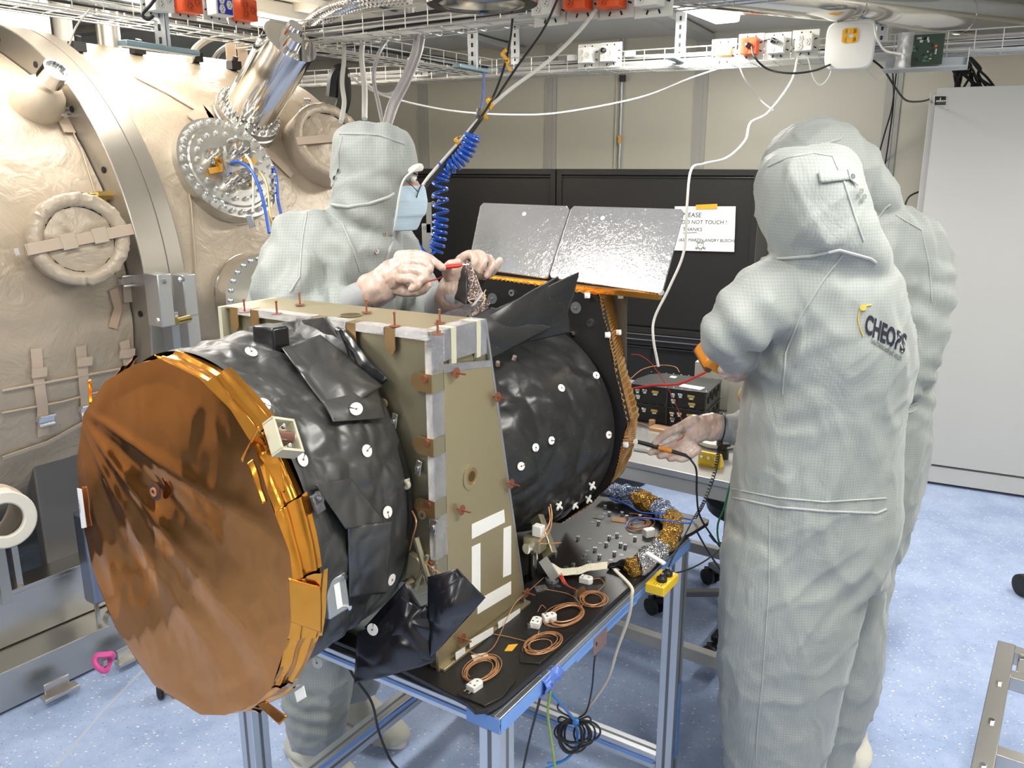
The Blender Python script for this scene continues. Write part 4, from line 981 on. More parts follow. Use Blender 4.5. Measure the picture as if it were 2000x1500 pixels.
b = MB(); b.bar(ft(940, 540, .63), ft(1290, 580, .66), .02, .012); b.build('radiator_hinge_bar', mat('amber_foil', (1, 1, 1)), scope)
# legs of the instrument below the drum
b = MB(); p = onz(1062, 1130, PZ); b.bar(W(1048, 1010, 1.66), W(1075, 1085, 1.60), .03, .016, ia); b.box(W(1045, 1060, 1.60), (.04, .03, .03), IX); lg = b.build('support_strut', gold_face, scope, bevel=.002)
b = MB(); b.cyl(W(1028, 1072, 1.58), W(1046, 1066, 1.60), .011, n=18); b.build('strut_bolt', chrome, lg)
b = MB(); b.cyl(onz(1040, 1125, PZ)+K*0, W(1040, 1072, 1.62), .012, n=18); b.build('steel_column', polished, lg)
b = MB(); b.bar(W(1060, 1092, 1.58), W(1085, 1130, 1.56), .024, .003, ia); b.build('metal_strap', alu, lg)
for tt, ww in ((.38, .5), (.15, .2), (.38, .2)):
    b = MB(); b.cyl(RP(ww, tt, PZ), RP(ww, tt, .90), .012, n=12); b.build('support_strut', gold_face, scope)
b = MB(); b.box(W(1052, 1036, 1.60), (.022, .018, .024), IX); b.build('white_terminal', white_p, lg, bevel=.002)
random.seed(5); b = MB(); b.tube([W(1075, 985, 1.62), W(1078, 1010, 1.60), W(1072, 1040, 1.59), W(1050, 1058, 1.58), W(1062, 1062, 1.58), W(1096, 1060, 1.57)], .0014, 6); b.tube([W(1072, 990, 1.62), W(1074, 1018, 1.6), W(1062, 1042, 1.585)], .0014, 6); b.build('sensor_leads', copperw, lg)
# ================================================================ PEOPLE
def ell(xl, xr, y, d, hd, n=28, p=2.3, yaw=0., lean=0.):
    """body ring at image height y between two image columns, real depth half hd"""
    A, B_ = W(xl, y, d), W(xr, y, d); c = (A+B_)/2; h = (B_-A).length/2; L = []
    X = V((cos(yaw), sin(yaw), 0)); Y = V((-sin(yaw), cos(yaw), 0))
    for k in range(n):
        q = 2*pi*k/n; cx, sy = cos(q), sin(q)
        cx = math.copysign(abs(cx)**(2/p), cx); sy = math.copysign(abs(sy)**(2/p), sy)
        L.append(c+X*h*cx+Y*hd*sy)
    return L
def interp_rings(R, sub=4):
    out = []
    for i in range(len(R)-1):
        a = R[max(0, i-1)]; b = R[i]; c = R[i+1]; d = R[min(len(R)-1, i+2)]
        for j in range(sub):
            t = j/sub; out.append(tuple(.5*((2*b[k])+(c[k]-a[k])*t+(2*a[k]-5*b[k]+4*c[k]-d[k])*t*t+(3*b[k]-a[k]-3*c[k]+d[k])*t**3) for k in range(5)))
    out.append(R[-1]); return out
def add_stack(mb, R, yaw=0., p=2.3):      # R: (y, xl, xr, d, hd) from top to bottom
    RR = interp_rings(R); mb.loft([ell(xl, xr, y, d, hd, yaw=yaw, p=p) for y, xl, xr, d, hd in RR])
def add_limb(mb, pts, n=16):              # pts: (x, y, d, radius)
    P = [V((*q[:3],)) if False else W(q[0], q[1], q[2]) for q in pts]
    C_ = crom(P, 6); rr = [q[3] for q in pts]; m = len(C_); rs = []
    for i in range(m):
        f = i/(m-1)*(len(rr)-1); j = min(len(rr)-2, int(f)); rs.append(rr[j]*(1-(f-j))+rr[j+1]*(f-j))
    mb.ringtube(C_, rs, n); mb.ball(C_[0], rs[0]*.98, 8); mb.ball(C_[-1], rs[-1]*.98, 8)
def remesh(mb, name, m, parent, vox=.011, smooth_it=6, disp=None):
    o = mb.build('tmp', m, None)
    r = o.modifiers.new('r', 'REMESH'); r.mode = 'VOXEL'; r.voxel_size = vox; r.adaptivity = 0
    s_ = o.modifiers.new('s', 'SMOOTH'); s_.iterations = smooth_it; s_.factor = .5
    dg = bpy.context.evaluated_depsgraph_get(); dg.update()
    me = bpy.data.meshes.new_from_object(o.evaluated_get(dg)); bpy.data.objects.remove(o)
    me.name = name
    if disp:
        nn = [v.normal.copy() for v in me.vertices]
        for v, q in zip(me.vertices, nn): v.co = v.co+q*disp(v.co, q)
    off = rootloc(parent) if parent else V((0, 0, 0))
    for v in me.vertices: v.co -= off
    me.shade_smooth()
    me.materials.clear(); me.materials.append(m)
    ob = bpy.data.objects.new(name, me); COL.objects.link(ob)
    if parent: ob.parent = parent
    return ob
def folds(pts, amp=.010, seed=0., sag=1.):
    """cloth folds: long soft drapes plus gathers radiating from the given points (x, y, d, radius, strength, axis)"""
    G = [(W(x, y, d), r, st, V(ax).normalized(), fr) for x, y, d, r, st, ax, fr in pts]
    def f(p, n_):
        q = V((p.x*5.5, p.y*5.5, p.z*1.5))+V((seed, seed, 0))
        h = amp*1.25*(.45*max(0, ridged(q))**3+.35*noise.noise(q*.8+V((5, 5, 5))))
        w1 = noise.noise(p*4+V((seed, 0, 0)))*1.2
        h += amp*.42*max(0, ridged(V((p.x*7+w1, p.y*7-w1, p.z*4+p.x*5))+V((seed, 2, 0))))**5
        h += amp*.32*max(0, ridged(V((p.x*10-w1, p.y*10, p.z*9-p.x*6))+V((seed, 9, 4))))**6
        h += amp*.18*noise.noise(p*26)
        for c, r, st, ax, fr in G:
            e = math.exp(-((p-c).length/r)**2)
            if e > .02: h += st*e*sin((p-c).dot(ax)*fr+2.5*noise.noise(p*8))
        return h
    return f
def hand(name, parent, palm, fingers, par_m=glove, vox=.0024, extra=None):
    mb = MB(); add_limb(mb, palm, 14)
    for F_ in fingers: add_limb(mb, F_, 10)
    def d(p, n_): return .0007*ridged(p*60)+.0006*noise.noise(p*130)
    if extra: extra(mb)
    return remesh(mb, name, par_m, parent, vox, 1, d)
def seam(name, pts, par, bv, r=.0022, m=None, lift=.001):
    P = []
    for (x0, y0), (x1, y1) in zip(pts, pts[1:]):
        k = max(2, int(hypot(x1-x0, y1-y0)/10))
        for i in range(k):
            h_, n_ = surf_hit(bv, x0+(x1-x0)*i/k, y0+(y1-y0)*i/k)
            if h_ is not None: P.append(h_+n_*lift if n_.dot(CP-h_) > 0 else h_-n_*lift)
    if len(P) < 3: return None
    b = MB(); b.ringtube(P, r, 6); return b.build(name, m or seam_m, par)
seam_m = mat('suit_seam', (.40, .42, .41), .6)
# ---------------- person by the table at the right, seen from behind
pr = thing('person', 'person in grey hooded coverall with lettering on the back, holding a probe and orange meter', 'person', V((.85, 1.85, 0)))
mb = MB()
add_stack(mb, [(286, 1575, 1625, 1.74, .04), (292, 1545, 1645, 1.74, .07), (310, 1505, 1658, 1.73, .10), (345, 1488, 1668, 1.73, .125), (400, 1488, 1682, 1.73, .13), (450, 1496, 1704, 1.73, .13), (485, 1512, 1722, 1.74, .125), (520, 1520, 1728, 1.76, .13), (560, 1530, 1720, 1.78, .13)])
add_stack(mb, [(492, 1560, 1700, 1.77, .08), (510, 1505, 1726, 1.78, .13), (545, 1478, 1742, 1.78, .155), (600, 1470, 1758, 1.79, .165), (650, 1474, 1770, 1.79, .165), (710, 1470, 1768, 1.80, .165), (770, 1462, 1754, 1.81, .16), (860, 1448, 1748, 1.82, .16), (960, 1434, 1746, 1.83, .165), (1010, 1430, 1742, 1.83, .165), (1060, 1424, 1730, 1.83, .16), (1120, 1418, 1718, 1.83, .15)])
add_stack(mb, [(1040, 1424, 1690, 1.81, .13), (1120, 1414, 1688, 1.80, .13), (1200, 1409, 1672, 1.79, .125), (1280, 1406, 1652, 1.79, .12), (1360, 1408, 1634, 1.79, .115), (1450, 1416, 1612, 1.79, .11), (1530, 1426, 1596, 1.79, .105), (1600, 1440, 1580, 1.79, .09), (1640, 1455, 1560, 1.79, .08)])
add_stack(mb, [(1030, 1540, 1722, 1.93, .12), (1120, 1545, 1717, 1.94, .12), (1220, 1550, 1714, 1.95, .115), (1320, 1552, 1700, 1.95, .11), (1400, 1552, 1672, 1.95, .10), (1480, 1552, 1652, 1.95, .09), (1540, 1555, 1640, 1.95, .08)])
add_limb(mb, [(1540, 565, 1.75, .078), (1488, 592, 1.71, .072), (1438, 634, 1.69, .058), (1408, 666, 1.70, .042)])
add_limb(mb, [(1406, 666, 1.70, .040), (1435, 688, 1.75, .040), (1472, 690, 1.83, .038)])
add_limb(mb, [(1650, 600, 1.95, .08), (1560, 760, 1.97, .065), (1500, 825, 1.98, .05), (1438, 838, 1.97, .042)])
fd = folds([(1440, 640, 1.68, .10, .007, (1, 0, .8), 95), (1630, 500, 1.7, .09, .005, (.3, 0, 1), 70), (1590, 1000, 1.7, .10, .004, (1, 0, 0), 160), (1700, 620, 1.7, .10, .006, (1, 0, .3), 120),
            (1600, 460, 1.65, .07, .005, (.5, 0, 1), 60), (1450, 838, 1.95, .05, .006, (1, 0, .2), 190), (1670, 1120, 1.75, .10, .007, (1, 0, -.7), 90), (1500, 720, 1.7, .12, .006, (1, 0, -1), 80)], .013, 3.)
suit2 = remesh(mb, 'coverall', suit, pr, .0085, 5, fd); s2 = bvh_of(suit2)
seam('waist_seam', [(1432, 972), (1520, 990), (1610, 998), (1712, 1002), (1740, 990)], suit2, s2, .0028)
seam('waist_seam', [(1430, 955), (1520, 972), (1610, 980), (1740, 972)], suit2, s2, .0020)
seam('back_seam', [(1645, 498), (1600, 560), (1560, 625), (1535, 690), (1528, 780)], suit2, s2, .0018)
seam('trouser_seam', [(1504, 1005), (1502, 1150), (1490, 1320), (1480, 1420), (1476, 1495)], suit2, s2, .0018)
seam('hood_seam', [(1500, 325), (1540, 308), (1590, 300), (1626, 306), (1650, 360), (1672, 430), (1690, 480)], suit2, s2, .0022)
seam('collar_seam', [(1520, 505), (1580, 500), (1640, 488), (1700, 505), (1720, 520)], suit2, s2, .003)
def patchon(pts, bv, name, m, par, lift=.003, th=.002, nu=12, nv=4):
    """strip of cloth lying on a surface; pts = 4 pixel corners"""
    A, B_, C_, D = pts
    def fn(u, v):
        x = A[0]*(1-u)*(1-v)+B_[0]*u*(1-v)+C_[0]*u*v+D[0]*(1-u)*v; y = A[1]*(1-u)*(1-v)+B_[1]*u*(1-v)+C_[1]*u*v+D[1]*(1-u)*v
        h_, n_ = surf_hit(bv, x, y)
        if h_ is None: return W(x, y, 1.75)
        if n_.dot(CP-h_) < 0: n_ = -n_
        return h_+n_*lift
    b = MB(); b.grid(fn, nu, nv); return b.build(name, m, par, solid=th)
hs = patchon([(1597, 338), (1652, 334), (1656, 352), (1601, 358)], s2, 'hood_strap', suit, suit2, lift=.004)
patchon([(1652, 334), (1668, 352), (1672, 366), (1656, 352)], s2, 'hood_strap', seam_m, suit2, lift=.006)
for x, y in ((1660, 348), (1676, 372), (1682, 384)):
    h_, n_ = surf_hit(s2, x, y)
    if h_ is not None: b = MB(); b.annulus(h_+n_*.007, n_, .002, .0048, .002, n=14); b.build('snap_fastener', chrome, hs)
# lettering printed on the back
def printed(body, size, x0, y0, x1, y1, bv, m, par, bold=True, shear=0., yx=.12, name='printed_lettering'):
    vs, fs = text_mesh(body, 1., bold, shear=shear); w_ = max(v.x for v in vs) or 1
    mb = MB(); dx, dy = (x1-x0)/w_, (y1-y0)/w_; L = hypot(x1-x0, y1-y0)
    out = []
    for v in vs:
        x = x0+dx*v.x+size*yx*v.y*0; y = y0+dy*v.x-size*v.y
        x += v.y*size*yx
        h_, n_ = surf_hit(bv, x, y)
        if h_ is None: h_ = W(x, y, 1.7); n_ = (CP-h_).normalized()
        out.append(mb.bm.verts.new(h_+(CP-h_).normalized()*.0022))
    for f in fs: mb._f([out[i] for i in f])
    return mb.build(name, m, par, smooth=False)
print_k = mat('print_black', (.015, .015, .03), .6); print_y = mat('print_gold', (.62, .42, .05), .6)
printed('CHEOPS', 50, 1688, 648, 1767, 690, s2, print_k, suit2, True, yx=.15)
printed('CHARACTERISING EXOPLANET SATELLITE', 12.5, 1700, 669, 1760, 706, s2, print_k, suit2, False, yx=.15)
def arc_on(pts, bv, m, par, name, r):
    P = []
    for x, y in pts:
        h_, n_ = surf_hit(bv, x, y); P.append(h_+(CP-h_).normalized()*.001)
    b = MB(); b.ringtube(crom(P, 4), r, 6); return b.build(name, m, par)
arc_on([(1686, 657), (1678, 635), (1677, 615), (1683, 602)], s2, print_y, suit2, 'printed_arc', .0011); arc_on([(1685, 601), (1693, 597), (1702, 596)], s2, print_y, suit2, 'printed_arc', .0018)
h_, n_ = surf_hit(s2, 1686, 601); b = MB(); b.cyl(h_-n_*.001, h_+(CP-h_).normalized()*.0025, .0058, n=18); b.build('printed_dot', print_y, suit2)
# face edge with mask, seen at the left rim of the hood
mb = MB(); mb.ball(W(1560, 400, 1.80), .075, 14, (.75, .9, 1.15)); mb.ball(W(1530, 405, 1.82), .014, 8); hd = remesh(mb, 'head', skin, pr, .005, 2)
mb = MB(); mb.ball(W(1562, 425, 1.80), .080, 14, (.86, .95, .72)); remesh(mb, 'face_mask', mask_m, pr, .005, 2)
# right hand with probe
mb = MB(); add_limb(mb, [(1432, 838, 1.965, .034), (1408, 836, 1.96, .033), (1384, 834, 1.955, .031)], 20); remesh(mb, 'knit_cuff', cuff_m, pr, .004, 2)
b = MB(); u, v, d_ = frame(W(1400, 835, 1.96)-W(1408, 836, 1.96)); cc = W(1408, 836, 1.958); b.ringtube([cc+(u*cos(q*.2618)+v*sin(q*.2618))*.0355 for q in range(24)], .0018, 6, closed=True); b.build('wrist_band', blackp, pr)
hr = hand('gloved_hand', pr, [(1386, 834, 1.955, .029), (1368, 838, 1.95, .031), (1352, 846, 1.95, .031), (1342, 856, 1.95, .022)],
     [[(1356, 822, 1.945, .016), (1325, 836, 1.935, .0115), (1300, 848, 1.928, .0105), (1279, 866, 1.925, .0085)],
      [(1345, 854, 1.94, .011), (1312, 868, 1.935, .0095), (1286, 876, 1.93, .009), (1270, 884, 1.925, .0078)],
      [(1350, 866, 1.935, .011), (1324, 879, 1.925, .0095), (1302, 887, 1.918, .009), (1289, 891, 1.913, .008)],
      [(1356, 874, 1.93, .011), (1337, 886, 1.92, .0092), (1320, 893, 1.912, .0088), (1308, 896, 1.908, .0078)],
      [(1363, 878, 1.925, .010), (1348, 890, 1.915, .0085), (1336, 896, 1.908, .008), (1326, 897, 1.905, .0072)]])
mb = MB(); add_limb(mb, [(1374, 836, 1.955, .0325), (1387, 834, 1.957, .0345), (1392, 834, 1.958, .036)], 18); remesh(mb, 'glove_cuff', glove, hr, .004, 1, lambda p, n_: .003*noise.noise(p*60))
hl = hand('gloved_hand', pr, [(1470, 705, 1.83, .028), (1455, 712, 1.82, .030), (1435, 714, 1.80, .026)],
     [[(1440, 712, 1.80, .013), (1422, 716, 1.79, .011), (1410, 722, 1.79, .010)], [(1445, 722, 1.81, .012), (1425, 728, 1.80, .011), (1412, 730, 1.80, .009)], [(1450, 728, 1.82, .012), (1435, 736, 1.81, .010), (1422, 736, 1.81, .009)], [(1455, 730, 1.83, .011), (1445, 738, 1.82, .009), (1436, 740, 1.82, .008)], [(1450, 700, 1.80, .012), (1435, 702, 1.78, .010), (1422, 708, 1.78, .009)]])
# shoes
def shoe(x, y, ang, par, L=.27, m=boot, name='shoe', top=.10):
    c = onz(x, y, 0); d_ = V((cos(ang), sin(ang), 0)); s_ = V((-sin(ang), cos(ang), 0)); mb = MB(); Lp = []
    for f, wd, hh in ((-.5, .02, .03), (-.46, .036, .07), (-.3, .042, top), (-.1, .043, top*.95), (.1, .047, .07), (.3, .05, .055), (.44, .04, .04), (.5, .02, .02)):
        L_ = []
        for k in range(14):
            q = 2*pi*k/14; L_.append(c+d_*L*f+s_*wd*cos(q)+K*max(.004, hh/2+hh/2*sin(q)))
        Lp.append(L_)
    mb.loft(Lp); return remesh(mb, name, m, par, .006, 3, lambda p, n_: .002*noise.noise(p*40))
shoe(1500, 1640, 2.0, pr); shoe(1600, 1540, 1.9, pr)
# ---------------- second person behind, at the right
p3 = thing('person', 'person in plain grey hooded coverall, mostly hidden behind the one with lettering', 'person', V((.95, 2.25, 0)))
mb = MB()
add_stack(mb, [(236, 1585, 1625, 2.16, .04), (244, 1560, 1648, 2.16, .08), (262, 1532, 1668, 2.16, .11), (300, 1504, 1700, 2.16, .135), (345, 1500, 1722, 2.16, .14), (390, 1530, 1742, 2.17, .13), (420, 1550, 1760, 2.19, .12), (450, 1570, 1770, 2.20, .12)])
add_stack(mb, [(392, 1600, 1745, 2.20, .09), (415, 1570, 1782, 2.21, .14), (445, 1560, 1808, 2.22, .165), (500, 1560, 1824, 2.23, .18), (570, 1560, 1826, 2.24, .18), (650, 1562, 1818, 2.24, .18), (730, 1570, 1806, 2.24, .17), (790, 1578, 1806, 2.24, .17), (860, 1575, 1800, 2.24, .17), (930, 1570, 1784, 2.24, .17), (1000, 1568, 1762, 2.24, .165), (1060, 1568, 1744, 2.23, .15)])
add_stack(mb, [(1000, 1610, 1748, 2.20, .12), (1100, 1610, 1730, 2.18, .115), (1200, 1610, 1716, 2.16, .11), (1290, 1612, 1706, 2.15, .10), (1350, 1618, 1700, 2.14, .09), (1400, 1628, 1682, 2.13, .07)])
add_stack(mb, [(1000, 1560, 1680, 2.34, .12), (1100, 1560, 1670, 2.36, .11), (1200, 1565, 1660, 2.38, .10), (1300, 1570, 1650, 2.40, .09), (1340, 1580, 1640, 2.42, .07)])
add_limb(mb, [(1790, 470, 2.16, .072), (1808, 560, 2.12, .068), (1800, 640, 2.10, .062), (1770, 730, 2.09, .056), (1700, 760, 2.09, .05)])
fd3 = folds([(1815, 590, 2.12, .10, .008, (.3, 0, 1), 100), (1720, 400, 2.1, .12, .008, (1, 0, .8), 80), (1700, 290, 2.1, .10, .006, (1, 0, -.5), 90), (1790, 740, 2.1, .09, .008, (.4, 0, 1), 120)], .014, 11.)
suit3 = remesh(mb, 'coverall', suit, p3, .009, 5, fd3); s3 = bvh_of(suit3)
seam('waist_seam', [(1755, 800), (1780, 792), (1803, 778)], suit3, s3, .003); seam('waist_seam', [(1752, 812), (1780, 804), (1803, 792)], suit3, s3, .002)
seam('hood_seam', [(1600, 285), (1640, 272), (1650, 258)], suit3, s3, .003); seam('collar_seam', [(1712, 430), (1730, 405), (1748, 393)], suit3, s3, .003)
seam('sleeve_seam', [(1750, 420), (1800, 450), (1815, 520), (1822, 600)], suit3, s3, .002)
mb = MB(); mb.ball(W(1605, 330, 2.17), .085, 14, (.8, .9, 1.15)); mb.ball(W(1570, 332, 2.18), .015, 8); remesh(mb, 'head', skin, p3, .006, 2)
mb = MB(); mb.ball(W(1603, 345, 2.17), .088, 14, (.82, .95, .75)); remesh(mb, 'face_mask', mask_m, p3, .006, 2)
hand('gloved_hand', p3, [(1700, 760, 2.09, .03), (1670, 765, 2.08, .032), (1650, 768, 2.08, .024)], [[(1655, 758+k*6, 2.07+.01*k, .011), (1630, 764+k*6, 2.07+.01*k, .010), (1615, 772+k*5, 2.07+.01*k, .009)] for k in range(4)]+[[(1680, 750, 2.06, .012), (1660, 748, 2.04, .010), (1645, 752, 2.04, .009)]])
white_shoe = mat('white_shoe', (.72, .70, .62), .6)
sh3 = shoe(1658, 1452, -1.75, p3, L=.26, m=white_shoe, top=.13); shoe(1600, 1400, 1.9, p3, m=white_shoe)
c = onz(1658, 1452, 0); b = MB(); 
# ---------------- person at the left behind the instrument
p1 = thing('person', 'person in grey hooded coverall with blue face mask, holding a red probe', 'person', V((-.45, 2.12, 0)))
mb = MB()
add_stack(mb, [(243, 705, 745, 2.04, .04), (249, 682, 770, 2.04, .075), (266, 662, 800, 2.04, .105), (300, 656, 812, 2.04, .12), (335, 656, 814, 2.04, .12), (365, 654, 799, 2.04, .125), (400, 646, 791, 2.04, .125), (435, 632, 785, 2.05, .125), (465, 612, 776, 2.06, .125), (490, 600, 776, 2.06, .125)])
add_stack(mb, [(425, 625, 760, 2.06, .10), (450, 568, 778, 2.06, .16), (480, 535, 782, 2.06, .19), (520, 512, 784, 2.07, .20), (570, 500, 776, 2.08, .20), (640, 496, 774, 2.09, .19), (720, 500, 772, 2.10, .18), (820, 508, 762, 2.12, .17), (920, 520, 745, 2.14, .17), (1000, 528, 735, 2.14, .165), (1060, 535, 725, 2.14, .15)])
add_stack(mb, [(1000, 545, 690, 2.06, .12), (1100, 550, 692, 2.05, .12), (1200, 554, 692, 2.04, .115), (1300, 556, 690, 2.03, .11), (1360, 560, 684, 2.03, .105), (1420, 568, 672, 2.03, .09), (1445, 576, 664, 2.03, .07)])
add_stack(mb, [(1000, 590, 735, 2.22, .12), (1100, 600, 740, 2.22, .11), (1200, 615, 745, 2.22, .11), (1280, 630, 742, 2.22, .10), (1340, 650, 738, 2.23, .09)])
add_limb(mb, [(600, 480, 1.96, .085), (575, 560, 1.90, .082), (590, 630, 1.87, .078), (640, 640, 1.86, .066), (690, 600, 1.84, .05)])
add_limb(mb, [(760, 490, 2.20, .08), (800, 560, 2.18, .068), (835, 610, 2.08, .056), (868, 594, 1.93, .043)])
fd1 = folds([(620, 440, 1.95, .13, .008, (1, 0, .8), 85), (560, 560, 1.85, .13, .009, (1, 0, -.4), 80), (700, 430, 1.95, .10, .006, (.4, 0, 1), 100), (690, 600, 1.83, .06, .009, (1, 0, .3), 150), (745, 260, 1.95, .07, .004, (1, 0, 0), 130), (840, 600, 2.05, .08, .008, (1, 0, .8), 100), (720, 560, 1.9, .12, .008, (1, 0, -.15), 85), (620, 1400, 1.95, .09, .006, (.2, 0, 1), 120)], .012, 7.)
suit1 = remesh(mb, 'coverall', suit, p1, .0085, 5, fd1); s1_ = bvh_of(suit1)
seam('collar_seam', [(638, 398), (680, 404), (720, 398), (760, 384), (778, 372)], suit1, s1_, .004); seam('shoulder_seam', [(640, 412), (670, 440), (690, 490), (705, 540)], suit1, s1_, .002)
seam('hood_seam', [(664, 262), (700, 262), (740, 264), (800, 285)], suit1, s1_, .0025); seam('hood_seam', [(668, 268), (662, 300), (662, 330), (640, 372)], suit1, s1_, .0022)
seam('placket', [(768, 470), (755, 500), (748, 540), (748, 590)], suit1, s1_, .0035); seam('sleeve_seam', [(600, 415), (590, 470), (585, 540), (560, 580)], suit1, s1_, .002)
for x, y in ((751, 457), (735, 491), (663, 334), (655, 348), (650, 360)):
    h_, n_ = surf_hit(s1_, x, y)
    if h_ is not None: b = MB(); b.annulus(h_+n_*.001, n_, .0018, .0050, .0025, n=14); b.build('snap_fastener', chrome, suit1)
# face
mb = MB()
mb.ball(W(768, 366, 2.03), .068, 16, (.82, .88, 1.3)); mb.ball(W(800, 338, 2.02), .020, 8, (1, 2.2, .8)); add_limb(mb, [(800, 350, 2.03, .014), (814, 372, 2.03, .013), (812, 380, 2.03, .011)]); mb.ball(W(795, 400, 2.03), .024, 8, (1, 1.4, 1.3)); mb.ball(W(790, 428, 2.03), .026, 8)
mb.ball(W(735, 362, 1.965), .018, 8, (1, .5, 1.5))
head1 = remesh(mb, 'head', skin, p1, .0045, 3)
for dd in (1.985, 2.045):
    b = MB(); b.ball(W(808, 351, dd), .0085, 8); e_ = b.build('eye', mat('eye_white', (.7, .68, .65), .2), head1)
    b = MB(); b.ball(W(811.5, 351, dd-.002), .0045, 6); b.build('iris', mat('iris', (.05, .04, .03), .2), e_)
    b = MB(); b.tube([W(798, 341, dd), W(807, 338, dd), W(815, 342, dd)], .0022, 6); b.build('eyebrow', hairm, head1)
# mask: pleated front shell
def maskf(u, v):
    q = -1.42+2.84*u; z = v
    cx = 768+ (4 if v < .3 else 0); yy = 362+84*v
    pro = .058+.022*math.sin(pi*min(1, (v+.12)*.85)) ; rr = .066*(1-.25*v*v)
    base = W(772, yy, 2.03); 
    return base+V((pro*cos(q)-.012*v, rr*sin(q), .0035*sin(v*18)))
b = MB(); b.grid(maskf, 30, 30); mk = b.build('face_mask', mask_m, p1, solid=.002)
# hood opening trim, cap brim, glasses
b = MB(); b.tube([W(824, 322, 1.99), W(806, 334, 1.945), W(788, 352, 1.935), W(779, 385, 1.935), (W(774, 420, 1.94)), W(769, 452, 1.96), W(765, 466, 2.02)], .0022, 8); b.build('hood_trim', mat('trim_white', (.7, .7, .66), .6), suit1)
mb = MB(); add_limb(mb, [(800, 334, 1.965, .007), (810, 329, 1.975, .009), (818, 327, 2.0, .010), (818, 327, 2.06, .010), (802, 327, 2.11, .009)]); remesh(mb, 'cap_brim', mat('cap_white', (.78, .77, .74), .7), p1, .004, 2)
for dd in (1.985,):
    gl = MB(); c = W(817, 376, dd); gl.ringtube([c+V((.006*sin(q*.314), .026*cos(q*.314)+.02, .016*sin(q*.314))) for q in range(20)], .0012, 6, closed=True); go = gl.build('glasses', blackp, p1)
    gl = MB(); gl.tube([W(793, 352, 1.962), W(806, 364, 1.965), W(816, 374, 1.972)], .0011, 6); gl.build('glasses_temple', blackp, go)
    gl = MB(); gl.ringtube([c+V((.002+.006*sin(q*.314), .026*cos(q*.314)+.08, .016*sin(q*.314))) for q in range(20)], .0012, 6, closed=True); gl.build('glasses_rim', blackp, go)
    gl = MB(); gl.prism([c+V((.006*sin(q*.314), .025*cos(q*.314)+.02, .0155*sin(q*.314))) for q in range(20)], V((.0012, 0, 0))); gl.build('glasses_lens', lens_m, go)
# hands
mb = MB(); add_limb(mb, [(672, 604, 1.84, .042), (695, 588, 1.82, .038), (722, 572, 1.80, .033)], 20); remesh(mb, 'knit_cuff', cuff_m, p1, .004, 2)
hR = hand('gloved_hand', p1, [(724, 570, 1.80, .033), (748, 554, 1.80, .035), (770, 538, 1.795, .037), (784, 526, 1.79, .030)],
     [[(782, 502, 1.79, .0145), (815, 498, 1.78, .0105), (838, 505, 1.77, .0095), (864, 523, 1.765, .0080)],
      [(796, 514, 1.775, .0125), (828, 512, 1.76, .0105), (839, 524, 1.752, .0098), (828, 537, 1.75, .0085)],
      [(790, 530, 1.765, .0125), (820, 530, 1.75, .0100), (830, 542, 1.742, .0095), (818, 551, 1.742, .0085)],
      [(784, 545, 1.76, .0115), (808, 547, 1.745, .0092), (816, 557, 1.738, .0085), (804, 564, 1.74, .0078)],
      [(770, 562, 1.785, .0150), (800, 570, 1.775, .0115), (824, 566, 1.768, .0105), (836, 556, 1.765, .0085)]])
mb = MB(); add_limb(mb, [(748, 556, 1.795, .0375), (736, 563, 1.80, .0385), (728, 568, 1.805, .041)], 18); remesh(mb, 'glove_cuff', glove, hR, .004, 1, lambda p, n_: .004*noise.noise(p*45))
mb = MB(); add_limb(mb, [(862, 600, 1.90, .041), (874, 590, 1.87, .037), (884, 576, 1.84, .032)], 20); remesh(mb, 'knit_cuff', cuff_m, p1, .004, 2)
hL = hand('gloved_hand', p1, [(884, 574, 1.845, .029), (889, 556, 1.845, .031), (897, 534, 1.845, .032), (905, 520, 1.845, .025)],
     [[(901, 508, 1.835, .0130), (918, 497, 1.82, .0098), (928, 508, 1.808, .0092), (923, 523, 1.805, .0080)],
      [(910, 508, 1.84, .0130), (934, 496, 1.828, .0098), (945, 509, 1.815, .0092), (935, 530, 1.808, .0080)],
      [(917, 514, 1.848, .0125), (951, 504, 1.838, .0095), (960, 519, 1.825, .0090), (949, 539, 1.815, .0078)],
      [(916, 530, 1.855, .0125), (948, 537, 1.845, .0095), (966, 526, 1.835, .0085), (976, 509, 1.83, .0075)],
      [(882, 546, 1.83, .0125), (872, 530, 1.81, .0105), (878, 517, 1.80, .0095), (894, 512, 1.795, .0080)]])
mb = MB(); add_limb(mb, [(890, 560, 1.842, .034), (885, 570, 1.845, .036), (880, 580, 1.85, .037)], 18); remesh(mb, 'glove_cuff', glove, hL, .004, 1, lambda p, n_: .003*noise.noise(p*45))
# wristband cord at the right cuff
b = MB(); b.tube([W(722, 580, 1.775), W(728, 600, 1.785), W(726, 620, 1.80)], .0016, 6); b.build('wrist_band', blackp, p1)
